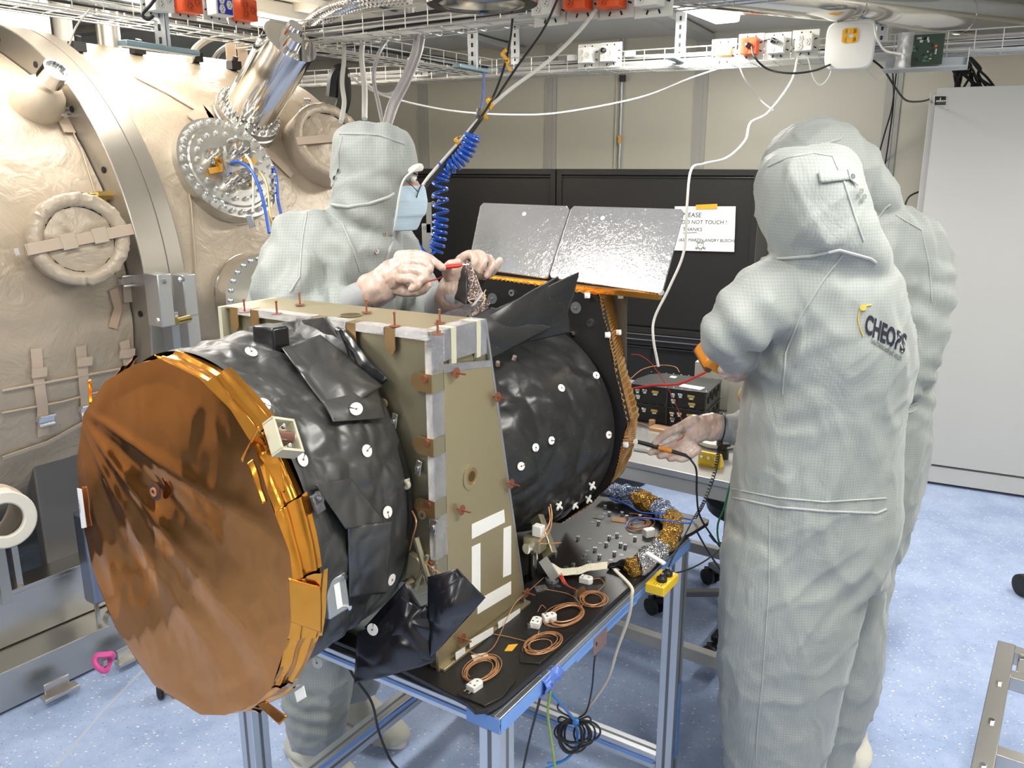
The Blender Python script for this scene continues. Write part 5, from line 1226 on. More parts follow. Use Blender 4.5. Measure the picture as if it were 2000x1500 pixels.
# boots
def tallboot(x, y, ang, par, top_px, m=boot):
    c = onz(x, y, 0); d_ = V((cos(ang), sin(ang), 0)); s_ = V((-sin(ang), cos(ang), 0)); mb = MB(); Lp = []
    for f, wd, hh in ((-.5, .02, .04), (-.44, .04, .09), (-.28, .047, .13), (-.05, .048, .12), (.15, .05, .09), (.32, .052, .07), (.45, .042, .05), (.5, .02, .03)):
        Lp.append([c+d_*.29*f+s_*wd*cos(2*pi*k/14)+K*max(.004, hh/2+hh/2*sin(2*pi*k/14)) for k in range(14)])
    mb.loft(Lp); hc = c-d_*.06; mb.ringtube([hc+K*.05, hc+K*.15, hc+K*.28, V(top_px)], [.055, .05, .056, .062], 16)
    def dz(p, n_): return .004*sin(p.z*70+3*noise.noise(p*10))+.003*noise.noise(p*22)
    o = remesh(mb, 'boot', m, par, .007, 3, dz); b = MB(); Ls = []
    Ls = [c+d_*.145*cos(q)*1.02+s_*.052*sin(q) for q in [2*pi*k/30 for k in range(30)]]
    b.prism(Ls, K*.018); b.build('sole', mat('sole_white', (.72, .70, .66), .6), o, bevel=.003); return o
tallboot(722, 1425, -.62, p1, W(690, 1335, 2.22)); tallboot(628, 1508, -.7, p1, W(622, 1440, 2.03))
# ================================================================ CABINETS, DESK, CARTS
CF = V((.72, 5.18, 0))
def CBx(px, z=0., dn=0.):        # point on the cabinet front plane above column px
    r = ray(px, 400); r = V((r.x, r.y, 0)); t = (CF-V((0, 0, 0))).dot(RN)/r.dot(RN); p = r*t; return V((p.x, p.y, z))+RN*dn
AX = (RB, RN, K)
def cab(name, x0, x1, z0, z1, lab, doors, base=False):
    A, B_ = CBx(x0), CBx(x1); c = (A+B_)/2+RN*.22; L = (B_-A).length
    t = thing(name, lab, 'cabinet', V((c.x, c.y, z0)), 'black steel cabinets')
    b = MB(); b.box(V((c.x, c.y, (z0+z1)/2)), (L-.004, .42, z1-z0-.004), AX); b.build('cabinet_body', blackc, t, bevel=.003, smooth=False)
    rim = .035
    b = MB(); f = (A+B_)/2
    for zz in (z0+rim/2, z1-rim/2): b.box(V((f.x, f.y, zz)), (L-.006, .03, rim), AX)
    for zz in (z1-rim-.012,): b.box(V((f.x, f.y, zz))-RN*.004, (L-.03, .02, .008), AX)
    for P in (A, B_): b.box(V((P.x, P.y, (z0+z1)/2))+(f-P).normalized()*rim/2, (rim, .03, z1-z0-.006), AX)
    b.build('front_frame', mat('black_frame', (.022, .021, .020), .32), t, bevel=.002, smooth=False)
    for k in range(doors):
        dl = (L-2*rim)/doors; cc = A+RB*(rim+dl*(k+.5)); b = MB(); b.box(V((cc.x, cc.y, (z0+z1)/2))+RN*(.002+.012*(k % 2)), (dl+.01, .016, z1-z0-2*rim-.02), AX)
        dr_ = b.build('sliding_door', blackc, t, bevel=.002, smooth=False)
        b = MB(); h0 = A+RB*(rim+dl*(k+.5)+(dl/2-.04)*(1 if k % 2 else -1)); b.box(V((h0.x, h0.y, (z0+z1)/2))-RN*.004, (.012, .006, .12), AX); b.build('pull_handle', mat('black_frame', (1, 1, 1)), dr_)
    return t
cab('cabinet', 560, 1086, .68, 1.66, 'long black upper cabinet at the back wall, left one, behind the coiled blue hose', 2)
cab('cabinet', 1088, 1482, .68, 1.66, 'long black upper cabinet at the back wall, right one, carrying the handwritten note', 1)
cab('cabinet', 560, 1086, 0, .64, 'low black cabinet standing on the floor under the left upper black cabinet', 2)
cab('cabinet', 1088, 1500, 0, .64, 'low black cabinet standing on the floor under the cabinet with the handwritten note', 2)
A, B_ = CBx(1482), CBx(1508); 
st = thing('spacer_shelf', 'thin pale steel shelf plate between the stacked black cabinets at the back wall', 'shelf', V((CF.x, CF.y, .65)))
A, B_ = CBx(560), CBx(1500); c = (A+B_)/2; b = MB(); b.box(V((c.x, c.y, .66))+RN*.2, ((B_-A).length, .45, .03), AX); b.build('shelf_plate', blackc, st)
b = MB(); b.box(V((c.x, c.y, .676))-RN*.028, ((B_-A).length, .006, .006), AX); b.box(V((c.x, c.y, .642))-RN*.028, ((B_-A).length, .006, .006), AX); b.build('steel_edge', steel, st)
# handwritten note
nd_ = thing('note', 'white paper note with pencil handwriting taped to the black cabinet', 'note', CBx(1376, 1.2)-RN*.02)
def cpx(x, y, lift=.02): p = onp(x, y, CF-RN*lift, RN); return p
pc = [cpx(1318, 403), cpx(1437, 403), cpx(1434, 492), cpx(1317, 489)]
b = MB(); b.prism(pc, -RN*.0012); pp_ = b.build('paper_sheet', paper, nd_, smooth=False)
b = MB(); b.prism([cpx(1359, 400, .0235), cpx(1401, 398, .0235), cpx(1401, 408, .0235), cpx(1359, 409, .0235)], -RN*.0008); b.build('amber_tape', kapton_tape, nd_)
X_ = (cpx(1437, 403)-cpx(1318, 403)).normalized(); Y_ = K
def wr(s, x, y, size, m=ink): text_obj(s, size, cpx(x, y, .0225), X_, Y_, m, pp_, 'handwriting', shear=.08)
pxm = (cpx(1437, 403)-cpx(1318, 403)).length/119
wr('PLEASE', 1331, 424, pxm*12.5); wr('DO NOT TOUCH !', 1331, 437, pxm*10.5); wr('THANKS', 1333, 451, pxm*10); wr('(ASK MARTIN ANGRY BUSCH)', 1325, 471, pxm*8.2)
b = MB(); b.ringtube([cpx(1334, 455, .0225), cpx(1361, 454, .0225)], pxm*.4, 5)
b.ringtube([cpx(1368+6*cos(q*.314), 479+6.5*sin(q*.314), .0225) for q in range(20)], pxm*.4, 5, closed=True)
for x, y in ((1366, 475), (1370, 475), (1368, 480)): b.ball(cpx(x, y, .0225), pxm*.9, 4)
for s_ in (-1, 1):
    b.ringtube([cpx(1368+s_*4, 484, .0225), cpx(1368+s_*9, 486, .0225)], pxm*.4, 5); b.ringtube([cpx(1368+s_*8+2*cos(q*.628), 484.5+2*sin(q*.628), .0225) for q in range(10)], pxm*.35, 5, closed=True)
    b.ringtube([cpx(1368+s_*6+1.6*cos(q*.628), 472.5+1.6*sin(q*.628), .0225) for q in range(10)], pxm*.35, 5, closed=True)
b.ringtube([cpx(1365, 484, .0225), cpx(1366, 488, .0225), cpx(1370, 488, .0225), cpx(1371, 484, .0225)], pxm*.4, 5)
b.build('doodle', ink, pp_)
# pipe on the wall
def wallp(px, py, off=.02):
    return onp(px, py, V((0, 6.2, 0))-RN*off, RN)
t = thing('wall_conduit', 'thin vertical grey conduit with small black box on the back wall', 'conduit', wallp(1213, 500))
A = wallp(1215, 150); A.z = 0; b = MB(); b.cyl(V((A.x, A.y, 0)), V((A.x, A.y, CEIL)), .009, n=10); b.build('conduit_pipe', galv, t)
A2 = wallp(1205, 150); b = MB(); b.cyl(V((A2.x, A2.y, 0)), V((A2.x, A2.y, CEIL)), .006, n=8); b.build('thin_pipe', wallm, t)
b = MB(); b.box(wallp(1216, 153, .04), (.035, .03, .04), AX); b.build('black_box', blackp, t)
b = MB(); b.box(wallp(1210, 272, .035), (.02, .004, .05), AX); b.build('yellow_label', kapton_tape, t)
# white cabinet at the right
wc = V((2.07, 4.42, 0)); t = thing('cabinet', 'tall plain white steel cabinet with small black name plate at the right', 'cabinet', wc+RB*.6+RN*.3)
b = MB(); b.box(wc+RB*.72+RN*.30+K*1.02, (1.43, .56, 2.02), AX); b.build('cabinet_body', white_met, t, bevel=.003, smooth=False)
b = MB(); b.box(wc+RB*.735+K*(.12+.965), (1.40, .03, 1.93), AX); d1 = b.build('cabinet_door', white_met, t, bevel=.003, smooth=False)
b = MB(); b.box(wc+RB*.735+RN*.004+K*.062, (1.40, .02, .09), AX); b.build('plinth_panel', white_met, t, bevel=.002, smooth=False)
def wpx(x, y, lift=.0155): return onp(x, y, wc-RN*lift, RN)
b = MB(); b.prism([wpx(1824, 187), wpx(1849, 187), wpx(1848, 206), wpx(1823, 206)], -RN*.002); lp_ = b.build('name_plate', white_p, d1, smooth=False)
b = MB(); b.prism([wpx(1826, 188, .0178), wpx(1848, 188, .0178), wpx(1847, 205, .0178), wpx(1825, 205, .0178)], -RN*.001); b.build('plate_face', blackp, lp_, smooth=False)
text_obj('EMERSON', .0105, wpx(1828, 199, .019), RB, K, white_p, lp_, bold=True); text_obj('Network Power', .0055, wpx(1830, 202, .019), RB, K, greyw, lp_)
b = MB(); b.ringtube([wpx(1838, 191, .019), wpx(1836, 193, .019), wpx(1837, 196, .019)], .002, 5); b.build('plate_emblem', white_p, lp_)
b = MB(); b.cyl(wpx(1988, 168, -.2), wpx(1988, 168, -.2)+K*.05, .05, n=16)
b.bm.free()
# ---------------- grey desk behind the table
DD = V((.82, -.57, 0)).normalized(); DN = V((.57, .82, 0)).normalized(); DP0 = V((.40, 2.62, 0)); DAX = (DD, DN, K)
desk = thing('desk', 'grey metal desk behind the black plate, carrying stacked black electronics boxes', 'desk', DP0-DD*.27+DN*.4)
b = MB(); b.box(DP0-DD*.27+DN*.47+K*.735, (1.26, .98, .022), DAX); b.build('desk_top', mat('desk_steel', (.50, .50, .49), .3, .5), desk, bevel=.003, smooth=False)
b = MB(); b.box(DP0-DD*.27+DN*.0+K*.70, (1.24, .03, .045), DAX); b.box(DP0-DD*.27+DN*.94+K*.70, (1.24, .03, .045), DAX); b.build('front_apron', grey_desk, desk, bevel=.002, smooth=False)
for kx, ky in ((-.86, .03), (-.86, .9), (.32, .9)):
    b = MB(); b.box(DP0+DD*kx+DN*ky+K*.34, (.045, .045, .68), DAX); b.build('leg', grey_desk, desk, bevel=.003)
p_ = onz(1312, 960, .55)
lg1 = W(1312, 950, 3.0); b = MB(); q_ = DP0+DD*.26+DN*.25; b.box(V((q_.x, q_.y, .34)), (.05, .05, .68), DAX); b.build('leg', grey_desk, desk, bevel=.003)
for ky in (.03, .80):
    b = MB(); b.box(DP0-DD*.27+DN*ky+K*.10, (1.18, .035, .045), DAX); b.build('foot_rail', grey_desk, desk, bevel=.003)
for kx in (-.86, .32):
    b = MB(); b.box(DP0+DD*kx+DN*.42+K*.10, (.04, .74, .045), DAX); b.build('foot_rail', grey_desk, desk, bevel=.003)
# electronics boxes
EB = V((.448, 3.06, 0)); EX = RB; EY = RN
gold_c = mat('gold_connector', (.62, .45, .12), .35, .7)
def ebox(z0, lab):
    t = thing('electronics_box', lab, 'electronics box', EB+EX*.14+EY*.12+K*z0, 'black electronics boxes on the desk')
    pts = [(0, 0), (.285, 0), (.285, .21), (.06, .21), (.015, .17), (-.005, .08)]
    b = MB(); b.prism([EB+EX*u+EY*v+K*(z0+.0) for u, v in pts], K*.0665); b.build('box_body', blackm, t, bevel=.0015, smooth=False)
    b = MB(); b.prism([EB+EX*(u*1.02-.002)+EY*(v*1.02-.003)+K*(z0+.0665) for u, v in pts], K*.003); lid = b.build('lid', mat('lid_dark', (.06, .06, .062), .35, .4), t, bevel=.0008, smooth=False)
    for i in range(10):
        for v in (0.004, .205): 
            b = MB(); p = EB+EX*(.01+i*.03)+EY*v+K*(z0+.0695); b.cyl(p, p+K*.004, .003, n=8); b.build('lid_screw', chrome, lid)
    for u0, kinds in ((.015, 0), (.150, 1)):
        for u, zz, kd in ((u0+.0, .048, 's'), (u0+.028, .05, 's'), (u0+.068, .048, 'g'), (u0+.003, .026, 's'), (u0+.072, .020, 'g')):
            if kinds == 0 and (u, kd) == (u0+.072, 'g'): continue
            b = MB(); w_ = .026 if kd == 'g' else .018; c = EB+EX*(u+.01)-EY*.004+K*(z0+zz)
            b.box(c, (w_, .009, .010), (EX, EY, K)); con = b.build('connector', gold_c if kd == 'g' else polished, t, bevel=.002)
            b = MB(); b.box(c-K*.009, (w_*.6, .002, .006), (EX, EY, K)); b.build('connector_label', paper, con, smooth=False)
    for u in (-.0, .139, .282): b = MB(); b.box(EB+EX*u-EY*.003+K*(z0+.033), (.006, .008, .062), (EX, EY, K)); b.build('side_flange', mat('lid_dark', (1, 1, 1)), t)
    for k in range(6): b = MB(); b.box(EB+EX*.287+EY*(.02+.03*k)+K*(z0+.035+.012*(k % 2)), (.003, .016, .022), (EX, EY, K)); b.build('side_slot', hole_m, t)
    return t, lid
t_, lid = ebox(.750, 'lower of the two stacked black electronics boxes on the grey desk'); t_, lid = ebox(.8215, 'upper of the two stacked black electronics boxes, with a white label on its lid')
def lidp(x, y): return onz(x, y, .8915)
b = MB(); b.prism([lidp(1334, 750), lidp(1377, 757), lidp(1368, 762), lidp(1326, 755)], K*.0008); b.build('white_label', paper, lid)
b = MB(); b.prism([lidp(1312, 734), lidp(1323, 736), lidp(1318, 739), lidp(1307, 737)], K*.0008); b.build('white_label', paper, lid)
b = MB(); b.tube([lidp(1231, 742)+K*.004, lidp(1255, 726)+K*.01, lidp(1290, 719)+K*.012, lidp(1318, 722)+K*.012, lidp(1327, 730)+K*.006], .0014, 6); b.build('sensor_wire', copperw, lid)
b = MB(); b.tube([W(1240, 824, 3.0), W(1262, 830, 2.95), W(1285, 845, 2.9)], .0012, 6)
tag(b.build('sensor_wire', copperw), 'thin copper wire beside the lower black electronics box', 'wire')
# cream enclosure and small objects on the desk
t = thing('cream_box', 'cream coloured metal enclosure standing right behind the black electronics boxes', 'enclosure', V((1.00, 3.35, .746)))
def bx(c, s): b = MB(); b.box(c, s, (EX, EY, K)); return b
c0 = W(1415, 745, 3.28); bx(V((c0.x, c0.y, .84)), (.20, .18, .185)).build('enclosure_body', cream_p, t, bevel=.003, smooth=False)
c1_ = W(1442, 760, 3.15); bx(V((c1_.x, c1_.y, .835)), (.06, .08, .17)).build('side_module', cream_p, t, bevel=.003, smooth=False)
b = MB(); b.tube([W(1452, 755, 3.08), W(1444, 772, 3.06), W(1450, 786, 3.05), W(1462, 780, 3.05), W(1458, 762, 3.06)], .006, 8); b.build('amber_wrap', mat('amber_plastic', (.6, .35, .08), .3), t)
t = thing('steel_tray', 'flat shiny steel tray lying on the grey desk below the black boxes', 'tray', onz(1262, 862, .746))
b = MB(); b.prism([onz(x, y, .747) for x, y in ((1236, 838), (1300, 850), (1322, 868), (1300, 890), (1238, 880))], K*.012); b.build('tray_plate', mat('bright_tray', (.75, .75, .72), .25, .8), t, bevel=.002)
b = MB(); b.box(onz(1290, 846, .747)+K*.012, (.07, .05, .022), DAX); b.build('copper_block', mat('copper_block', (.6, .38, .22), .35, .6), t, bevel=.002)
b = MB(); c = onz(1273, 838, .747); b.cyl(c, c+K*.035, .012, n=12); b.build('copper_fitting', mat('copper_block', (1, 1, 1)), t)
def yblock(c, X, Y, Z, lab, studs=True):
    t = thing('grounding_block', lab, 'grounding block', c)
    L, D_, H_ = .075, .030, .048
    b = MB(); b.prism([c-X*L/2-Y*.004, c-X*L/2+Y*D_, c-X*L/2+Y*D_+Z*.012, c-X*L/2+Y*.008+Z*H_, c-X*L/2-Y*.004+Z*H_], X*L); bd_ = b.build('block_body', yellow, t, bevel=.002, smooth=False)
    for k in (-.024, 0, .024): b = MB(); q = c+X*k-Y*.004+Z*H_*.68; b.cyl(q, q-Y*.006, .006, .005, n=14); b.cyl(q-Y*.006, q-Y*.010, .0025, n=10); b.build('snap_stud', chrome, t)
    b = MB(); q = c-X*.03-Y*.0045+Z*H_*.15
    for k in range(7): b.box(q+X*(.006*k+.002)+Z*(.003 if k % 2 else 0), (.005, .0006, .0012), (X, Y, Z))
    b.box(q+X*.027-Z*.003, (.052, .0006, .001), (X, Y, Z)); b.build('block_marking', mat('dark_marking', (.25, .15, .02), .6), bd_)
    return t
yb = yblock(onz(1385, 912, .746), DD, DN, K, 'yellow grounding block with snap studs on the front edge of the grey desk')
t = thing('black_knob', 'small black round clamp knob on the desk behind the yellow grounding block', 'knob', onz(1412, 895, .746))
c = onz(1412, 895, .746); b = MB(); b.lathe(c, K, [(0, .018), (.03, .018), (.032, .012), (.045, .012), (.046, .024), (.056, .024)], 20); b.build('knob_body', blackp, t)
t = thing('white_dish', 'round cream dish on the grey desk beside the gloved hand', 'dish', onz(1400, 868, .746)); c = onz(1402, 868, .746); b = MB(); b.lathe(c, K, [(0, .06), (.01, .075), (.022, .078), (.022, .07), (.01, .062)], 30); b.build('dish_body', cream_p, t)
# bins
def bin_(x, y, r, h_, lab):
    c = onz(x, y, 0)+DN*r; t = thing('waste_bin', lab, 'bin', c); b = MB(); b.lathe(c, K, [(0, r*.86), (.012, r*.9), (h_, r), (h_+.012, r*1.04), (h_+.016, r*.98), (h_, r*.95), (.02, r*.84)], 40, cap=False); b.cyl(c, c+K*.01, r*.86, n=40); b.build('bin_body', blackp, t)
bin_(1415, 992, .19, .32, 'large round black bin under the right part of the grey desk')
bin_(1180, 955, .17, .34, 'round black bin under the left end of the grey desk, behind the telescope')
# swivel chair base
def caster(c, par, r=.032, ang=.6):
    d_ = V((cos(ang), sin(ang), 0)); b = MB()
    for s_ in (-1, 1): b.lathe(c+K*r+d_*(.012*s_)-d_*.009*(1 if s_ > 0 else 0)*0, d_*s_, [(0, r*.8), (.001, r), (.014, r), (.018, r*.75), (.018, r*.3)], 24)
    o = b.build('caster', rubber, par)
    b = MB(); b.cyl(c+K*r+d_*.031, c+K*r+d_*.033, r*.35, n=14); b.build('hub_cap', pvc, o)
    b = MB(); b.cyl(c+K*(r*1.2), c+K*(r*2.4), .007, n=10); b.box(c+K*(r*1.7), (.05, .03, .02)); b.build('caster_fork', blackp, o); return o
cc = V((.93, 2.93, 0)); t = thing('swivel_chair', 'office chair star base with black casters on the floor behind the lettered coverall', 'chair', cc)
b = MB(); b.cyl(cc+K*.07, cc+K*.42, .025, n=16); b.build('gas_column', blackp, t)
b = MB(); b.lathe(cc+K*.42, K, [(0, .14), (.02, .2), (.06, .21), (.08, .19)], 36); b.build('seat', blackp, t)
for x, y in ((1387, 1138), (1394, 1292), (1278, 1197), (1560, 1120), (1540, 1300)):
    q = onz(x, y, 0); o = caster(q, t, .034); b = MB(); b.bar(cc+K*.10, q+K*.085, .035, .022); b.build('base_arm', mat('arm_steel', (.3, .3, .31), .35, .7) if y < 1200 else blackp, t, bevel=.004)
# lone casters of things out of view
t = thing('caster_wheel', 'black caster wheel on the blue floor left of the copper cover, below the chamber', 'caster', onz(325, 1360)); caster(onz(328, 1360), t, .032, .3)
t = thing('caster_wheel', 'black caster wheel at the right edge of the picture on the blue floor', 'caster', onz(1996, 1162)); caster(onz(2000, 1162), t, .045, .2)
for o in [q for q in bpy.data.objects if q.name.startswith('foot') and q.parent and q.parent.name.startswith('leg') and q.parent.parent == table]:
    pass
# steel cart at lower right
H_ = .45; ct = onz(1950, 1250, H_); t = thing('steel_cart', 'low brushed steel cart frame standing on the blue floor at the lower right corner', 'cart', V((ct.x, ct.y, 0)))
CAX = (tb, ta, K); co = V((ct.x, ct.y, H_-.02))
b = MB(); b.box(co+tb*.02-ta*.45, (.042, .90, .04), CAX); b.build('side_beam', steel, t, bevel=.002)
b = MB(); b.box(co+tb*.64-ta*.45, (.042, .90, .04), CAX); b.build('side_beam', steel, t, bevel=.002)
for k in (.022, .155, .50, .88): b = MB(); b.box(co+tb*.33-ta*k, (.58, .036, .038), CAX); b.build('cross_rail', steel, t, bevel=.002)
b = MB(); b.box(co+tb*.33-ta*.088+K*.004, (.56, .085, .012), CAX); b.build('recessed_panel', polished, t, bevel=.004)
for ku in (.02, .64):
    for kv in (-.02, -.88): b = MB(); b.box(V((ct.x, ct.y, (H_-.04)/2))+tb*ku+ta*kv, (.035, .035, H_-.04), CAX); b.build('leg', steel, t, bevel=.002)
for k in (.22, .40, .58): b = MB(); q = co+tb*.02-ta*k+K*.02; b.cyl(q, q+K*.006, .007, n=6); b.build('frame_bolt', chrome, t)
# metal latch stand seen beside the blue coil
t = thing('latch_plate', 'small steel latch plates with screws in front of the dark cabinet beside the blue coil', 'latch', W(840, 470, 2.9))
b = MB(); b.box(W(838, 425, 2.9), (.018, .01, .10)); b.build('latch_bar', steel, t); b = MB(); b.box(W(834, 480, 2.9), (.032, .01, .15)); b.build('latch_body', steel2, t, bevel=.002)
for x, y in ((846, 384), (846, 396), (857, 393), (830, 445)): b = MB(); c = W(x, y, 2.88); b.annulus(c, V((0, -1, 0)), .002, .006, .004, n=12); b.build('latch_screw', chrome, t)
# ---- multimeter and probes
t = thing('multimeter', 'orange hand held multimeter with red lead in the left hand of the lettered coverall', 'multimeter', W(1398, 705, 1.83))
def mm(u, v_, w__): return None
mc = W(1397, 703, 1.835); mx_ = (W(1432, 722, 1.86)-W(1366, 692, 1.82)).normalized(); my = V((0, 1, .35)).normalized(); my = (my-mx_*my.dot(mx_)).normalized(); mz = mx_.cross(my)
b = MB(); b.box(mc, (.085, .07, .032), (mx_, my, mz)); mo = b.build('meter_case', orange_tool, t, bevel=.010)
b = MB(); b.box(mc+mz*.0165, (.06, .05, .002), (mx_, my, mz)); b.box(mc-mz*.014-mx_*.028, (.016, .072, .008), (mx_, my, mz)); b.build('meter_face', mat('meter_dark', (.10, .05, .02), .4), mo)
def cable(name, lab, cat, pts, r, m, sub=8, group=None, n=7):
    b = MB(); b.tube([W(*p) for p in pts], r, n, sub); return tag(b.build(name, m), lab, cat, group)
cable('test_lead', 'bright red test lead running from the orange multimeter to the telescope', 'cable', [(1388, 722, 1.86), (1362, 735, 1.88), (1325, 750, 1.92), (1275, 753, 1.97), (1229, 760, 2.02)], .0028, red)
t = thing('test_probe', 'black and orange test probe pinched in the right glove of the lettered coverall', 'probe', W(1300, 880, 1.91))
b = MB(); b.ringtube([W(1243, 862, 1.93), W(1262, 867, 1.925), W(1286, 874, 1.918)], [.005, .0055, .0055], 12); b.ringtube([W(1312, 881, 1.91), W(1338, 889, 1.905), (W(1350, 897, 1.905))], [.0045, .004, .0025], 12); b.build('probe_grip', blackp, t)
b = MB(); b.ringtube([W(1286, 874, 1.918), W(1312, 881, 1.910)], .0052, 12); b.build('orange_sleeve', orange_tool, t)
cable('probe_cable', 'black probe cable hanging down from the gloved hand past the desk edge', 'cable', [(1348, 896, 1.905), (1360, 918, 1.9), (1361, 965, 1.95), (1368, 1010, 2.0), (1400, 1060, 2.1), (1440, 1110, 2.2)], .0025, blackp)
b = MB(); P = crom([W(1408, 862, 1.94), W(1404, 880, 1.94), W(1395, 925, 1.96), (W(1375, 980, 2.0)), W(1357, 1012, 2.05)], 60); L = []
q = 0
for i in range(len(P)-1):
    d_ = (P[i+1]-P[i]).normalized(); u, v, d_ = frame(d_); q += .95; L.append(P[i]+(u*cos(q)+v*sin(q))*.0042)
b.ringtube(L, .0014, 5); tag(b.build('wrist_cord', blackp), 'tight black coiled wrist cord hanging from the grey cuff over the plate corner', 'cord')
t = thing('test_probe', 'red test probe held between the two gloved hands of the masked person', 'probe', W(890, 520, 1.775))
b = MB(); b.ringtube([W(862, 523, 1.77), W(874, 521, 1.775), W(896, 519, 1.78), W(903, 517, 1.783)], [.0035, .0048, .0042, .0028], 12); b.build('probe_grip', red, t)
b = MB(); b.cyl(W(902, 517, 1.783), W(916, 516, 1.79), .0008, n=8); b.build('probe_tip', chrome, t)
cable('test_lead', 'thin red test lead passing between the gloved hands of the masked person', 'cable', [(828, 552, 1.75), (850, 546, 1.78), (872, 540, 1.85), (900, 550, 1.95)], .0018, redw)
for pts, lab in (([(1233, 692, 2.05), (1250, 694, 2.05), (1272, 710, 2.05), (1300, 750, 2.03), (1320, 790, 2.0), (1333, 825, 1.97), (1336, 850, 1.935), (1322, 862, 1.92)], 'thin copper wire looping from the amber foil down to the gloved hand'),
                 ([(1160, 680, 1.93), (1185, 698, 1.93), (1215, 725, 1.95), (1232, 748, 2.0)], 'thin red wire crossing the black blanket to the amber foil edge'), ([(1170, 700, 1.93), (1195, 715, 1.93), (1225, 745, 1.96), (1230, 765, 2.0)], 'second thin red wire crossing below the first to the amber foil edge')):
    cable('sensor_wire', lab, 'wire', pts, .0010, redw)
# ================================================================ OVERHEAD
def tray(A, B_, wd, ht, lab, step=.10, cables=8, seed=0):
    A, B_ = V(A), V(B_); d_ = (B_-A).normalized(); s_ = V((d_.y, -d_.x, 0)); L = (B_-A).length
    t = thing('cable_tray', lab, 'cable tray', (A+B_)/2, 'wire basket cable trays'); b = MB()
    for o in (-.5, -.25, 0, .25, .5): b.cyl(A+s_*wd*o, B_+s_*wd*o, .0024, n=6)
    for o in (-.5, .5):
        for z in (ht*.5, ht): b.cyl(A+s_*wd*o+K*z, B_+s_*wd*o+K*z, .0028 if z == ht else .0022, n=6)
    n_ = int(L/step)
    for i in range(n_+1):
        p = A+d_*L*i/n_; b.ringtube([p-s_*wd/2+K*ht, p-s_*wd/2, p+s_*wd/2, p+s_*wd/2+K*ht], .0022, 5)
    b.build('wire_basket', wire_m, t); random.seed(seed)
    for k in range(cables):
        o = (random.random()-.5)*wd*.85; zz = .008+random.random()*ht*.55; P = [A+d_*L*i/14+s_*(o+random.uniform(-.012, .012))+K*(zz+random.uniform(-.006, .006)) for i in range(15)]
        b = MB(); b.tube(P, random.choice((.004, .006, .008)), 6, 3)
        tag(b.build('tray_cable', random.choice((whitew, whitew, greyw, whitew, blackp))), 'cable lying inside the wire basket: '+lab.split(',')[0], 'cable', 'cables in '+lab.split(',')[0])
    return t
ZT = 2.14
b1a, b1b = V((-.69, 3.49, ZT)), V((.525, 2.67, ZT)); bd1 = (b1b-b1a).normalized()
tray(b1a-bd1*.45, b1b+bd1*2.2, .20, .07, 'near wire cable tray, crossing the top middle of the picture', cables=7, seed=1)
far0 = V((0, 4.80, ZT)); tray(far0-RB*1.55, far0+RB*3.4, .22, .08, 'far wire cable tray, in front of the back wall', cables=12, seed=2)
a1 = onz(930, 146, ZT); tray(a1+LDIR*.0, a1-LDIR*5.2, .20, .07, 'left wire cable tray, running from the chamber top to the far tray', cables=8, seed=3)
# hangers
def hanger(x, y0, y1, d_, lab):
    P0 = W(x, y0, d_); P1_ = W(x, y1, d_); t = thing('tray_hanger', lab, 'bracket', V((P0.x, P0.y, CEIL)), 'galvanised tray hangers')
    b = MB(); c = V((P0.x, P0.y, (CEIL+P1_.z)/2)); h_ = CEIL-P1_.z; b.box(c, (.045, .014, h_), AX); b.box(c-RN*.014, (.05, .004, h_), AX); o = b.build('hanger_post', galv, t, bevel=.002)
    for k in range(int(h_/.04)): b = MB(); q = V((P0.x, P0.y, CEIL-.03-.04*k))-RN*.0165; b.box(q, (.010, .002, .02), AX); b.build('slot', hole_m, o)
    b = MB(); b.prism([V((P0.x, P0.y, CEIL))-RB*.07, V((P0.x, P0.y, CEIL))+RB*.07, V((P0.x, P0.y, CEIL-.05))+RB*.025, V((P0.x, P0.y, CEIL-.05))-RB*.025], RN*.02); b.build('ceiling_foot', galv, t)
    b = MB(); q = V((P0.x, P0.y, P1_.z)); b.box(q-RN*.02, (.045, .30, .018), AX); b.build('cantilever_arm', mat('bluish_zinc', (.30, .42, .48), .35, .6), t, bevel=.003)
hanger(318, 45, 96, 3.0, 'galvanised hanger post holding the left tray above the chamber'); hanger(925, 60, 135, 4.35, 'galvanised hanger post in the upper middle below the steel hood')
hanger(1008, 95, 140, 4.9, 'galvanised hanger right of the middle hanger, by the yellow tape'); hanger(1330, 70, 118, 4.35, 'galvanised hanger left of the white junction boxes at the far tray'); hanger(1725, 45, 100, 4.1, 'galvanised hanger under the silver duct, behind the white access point')
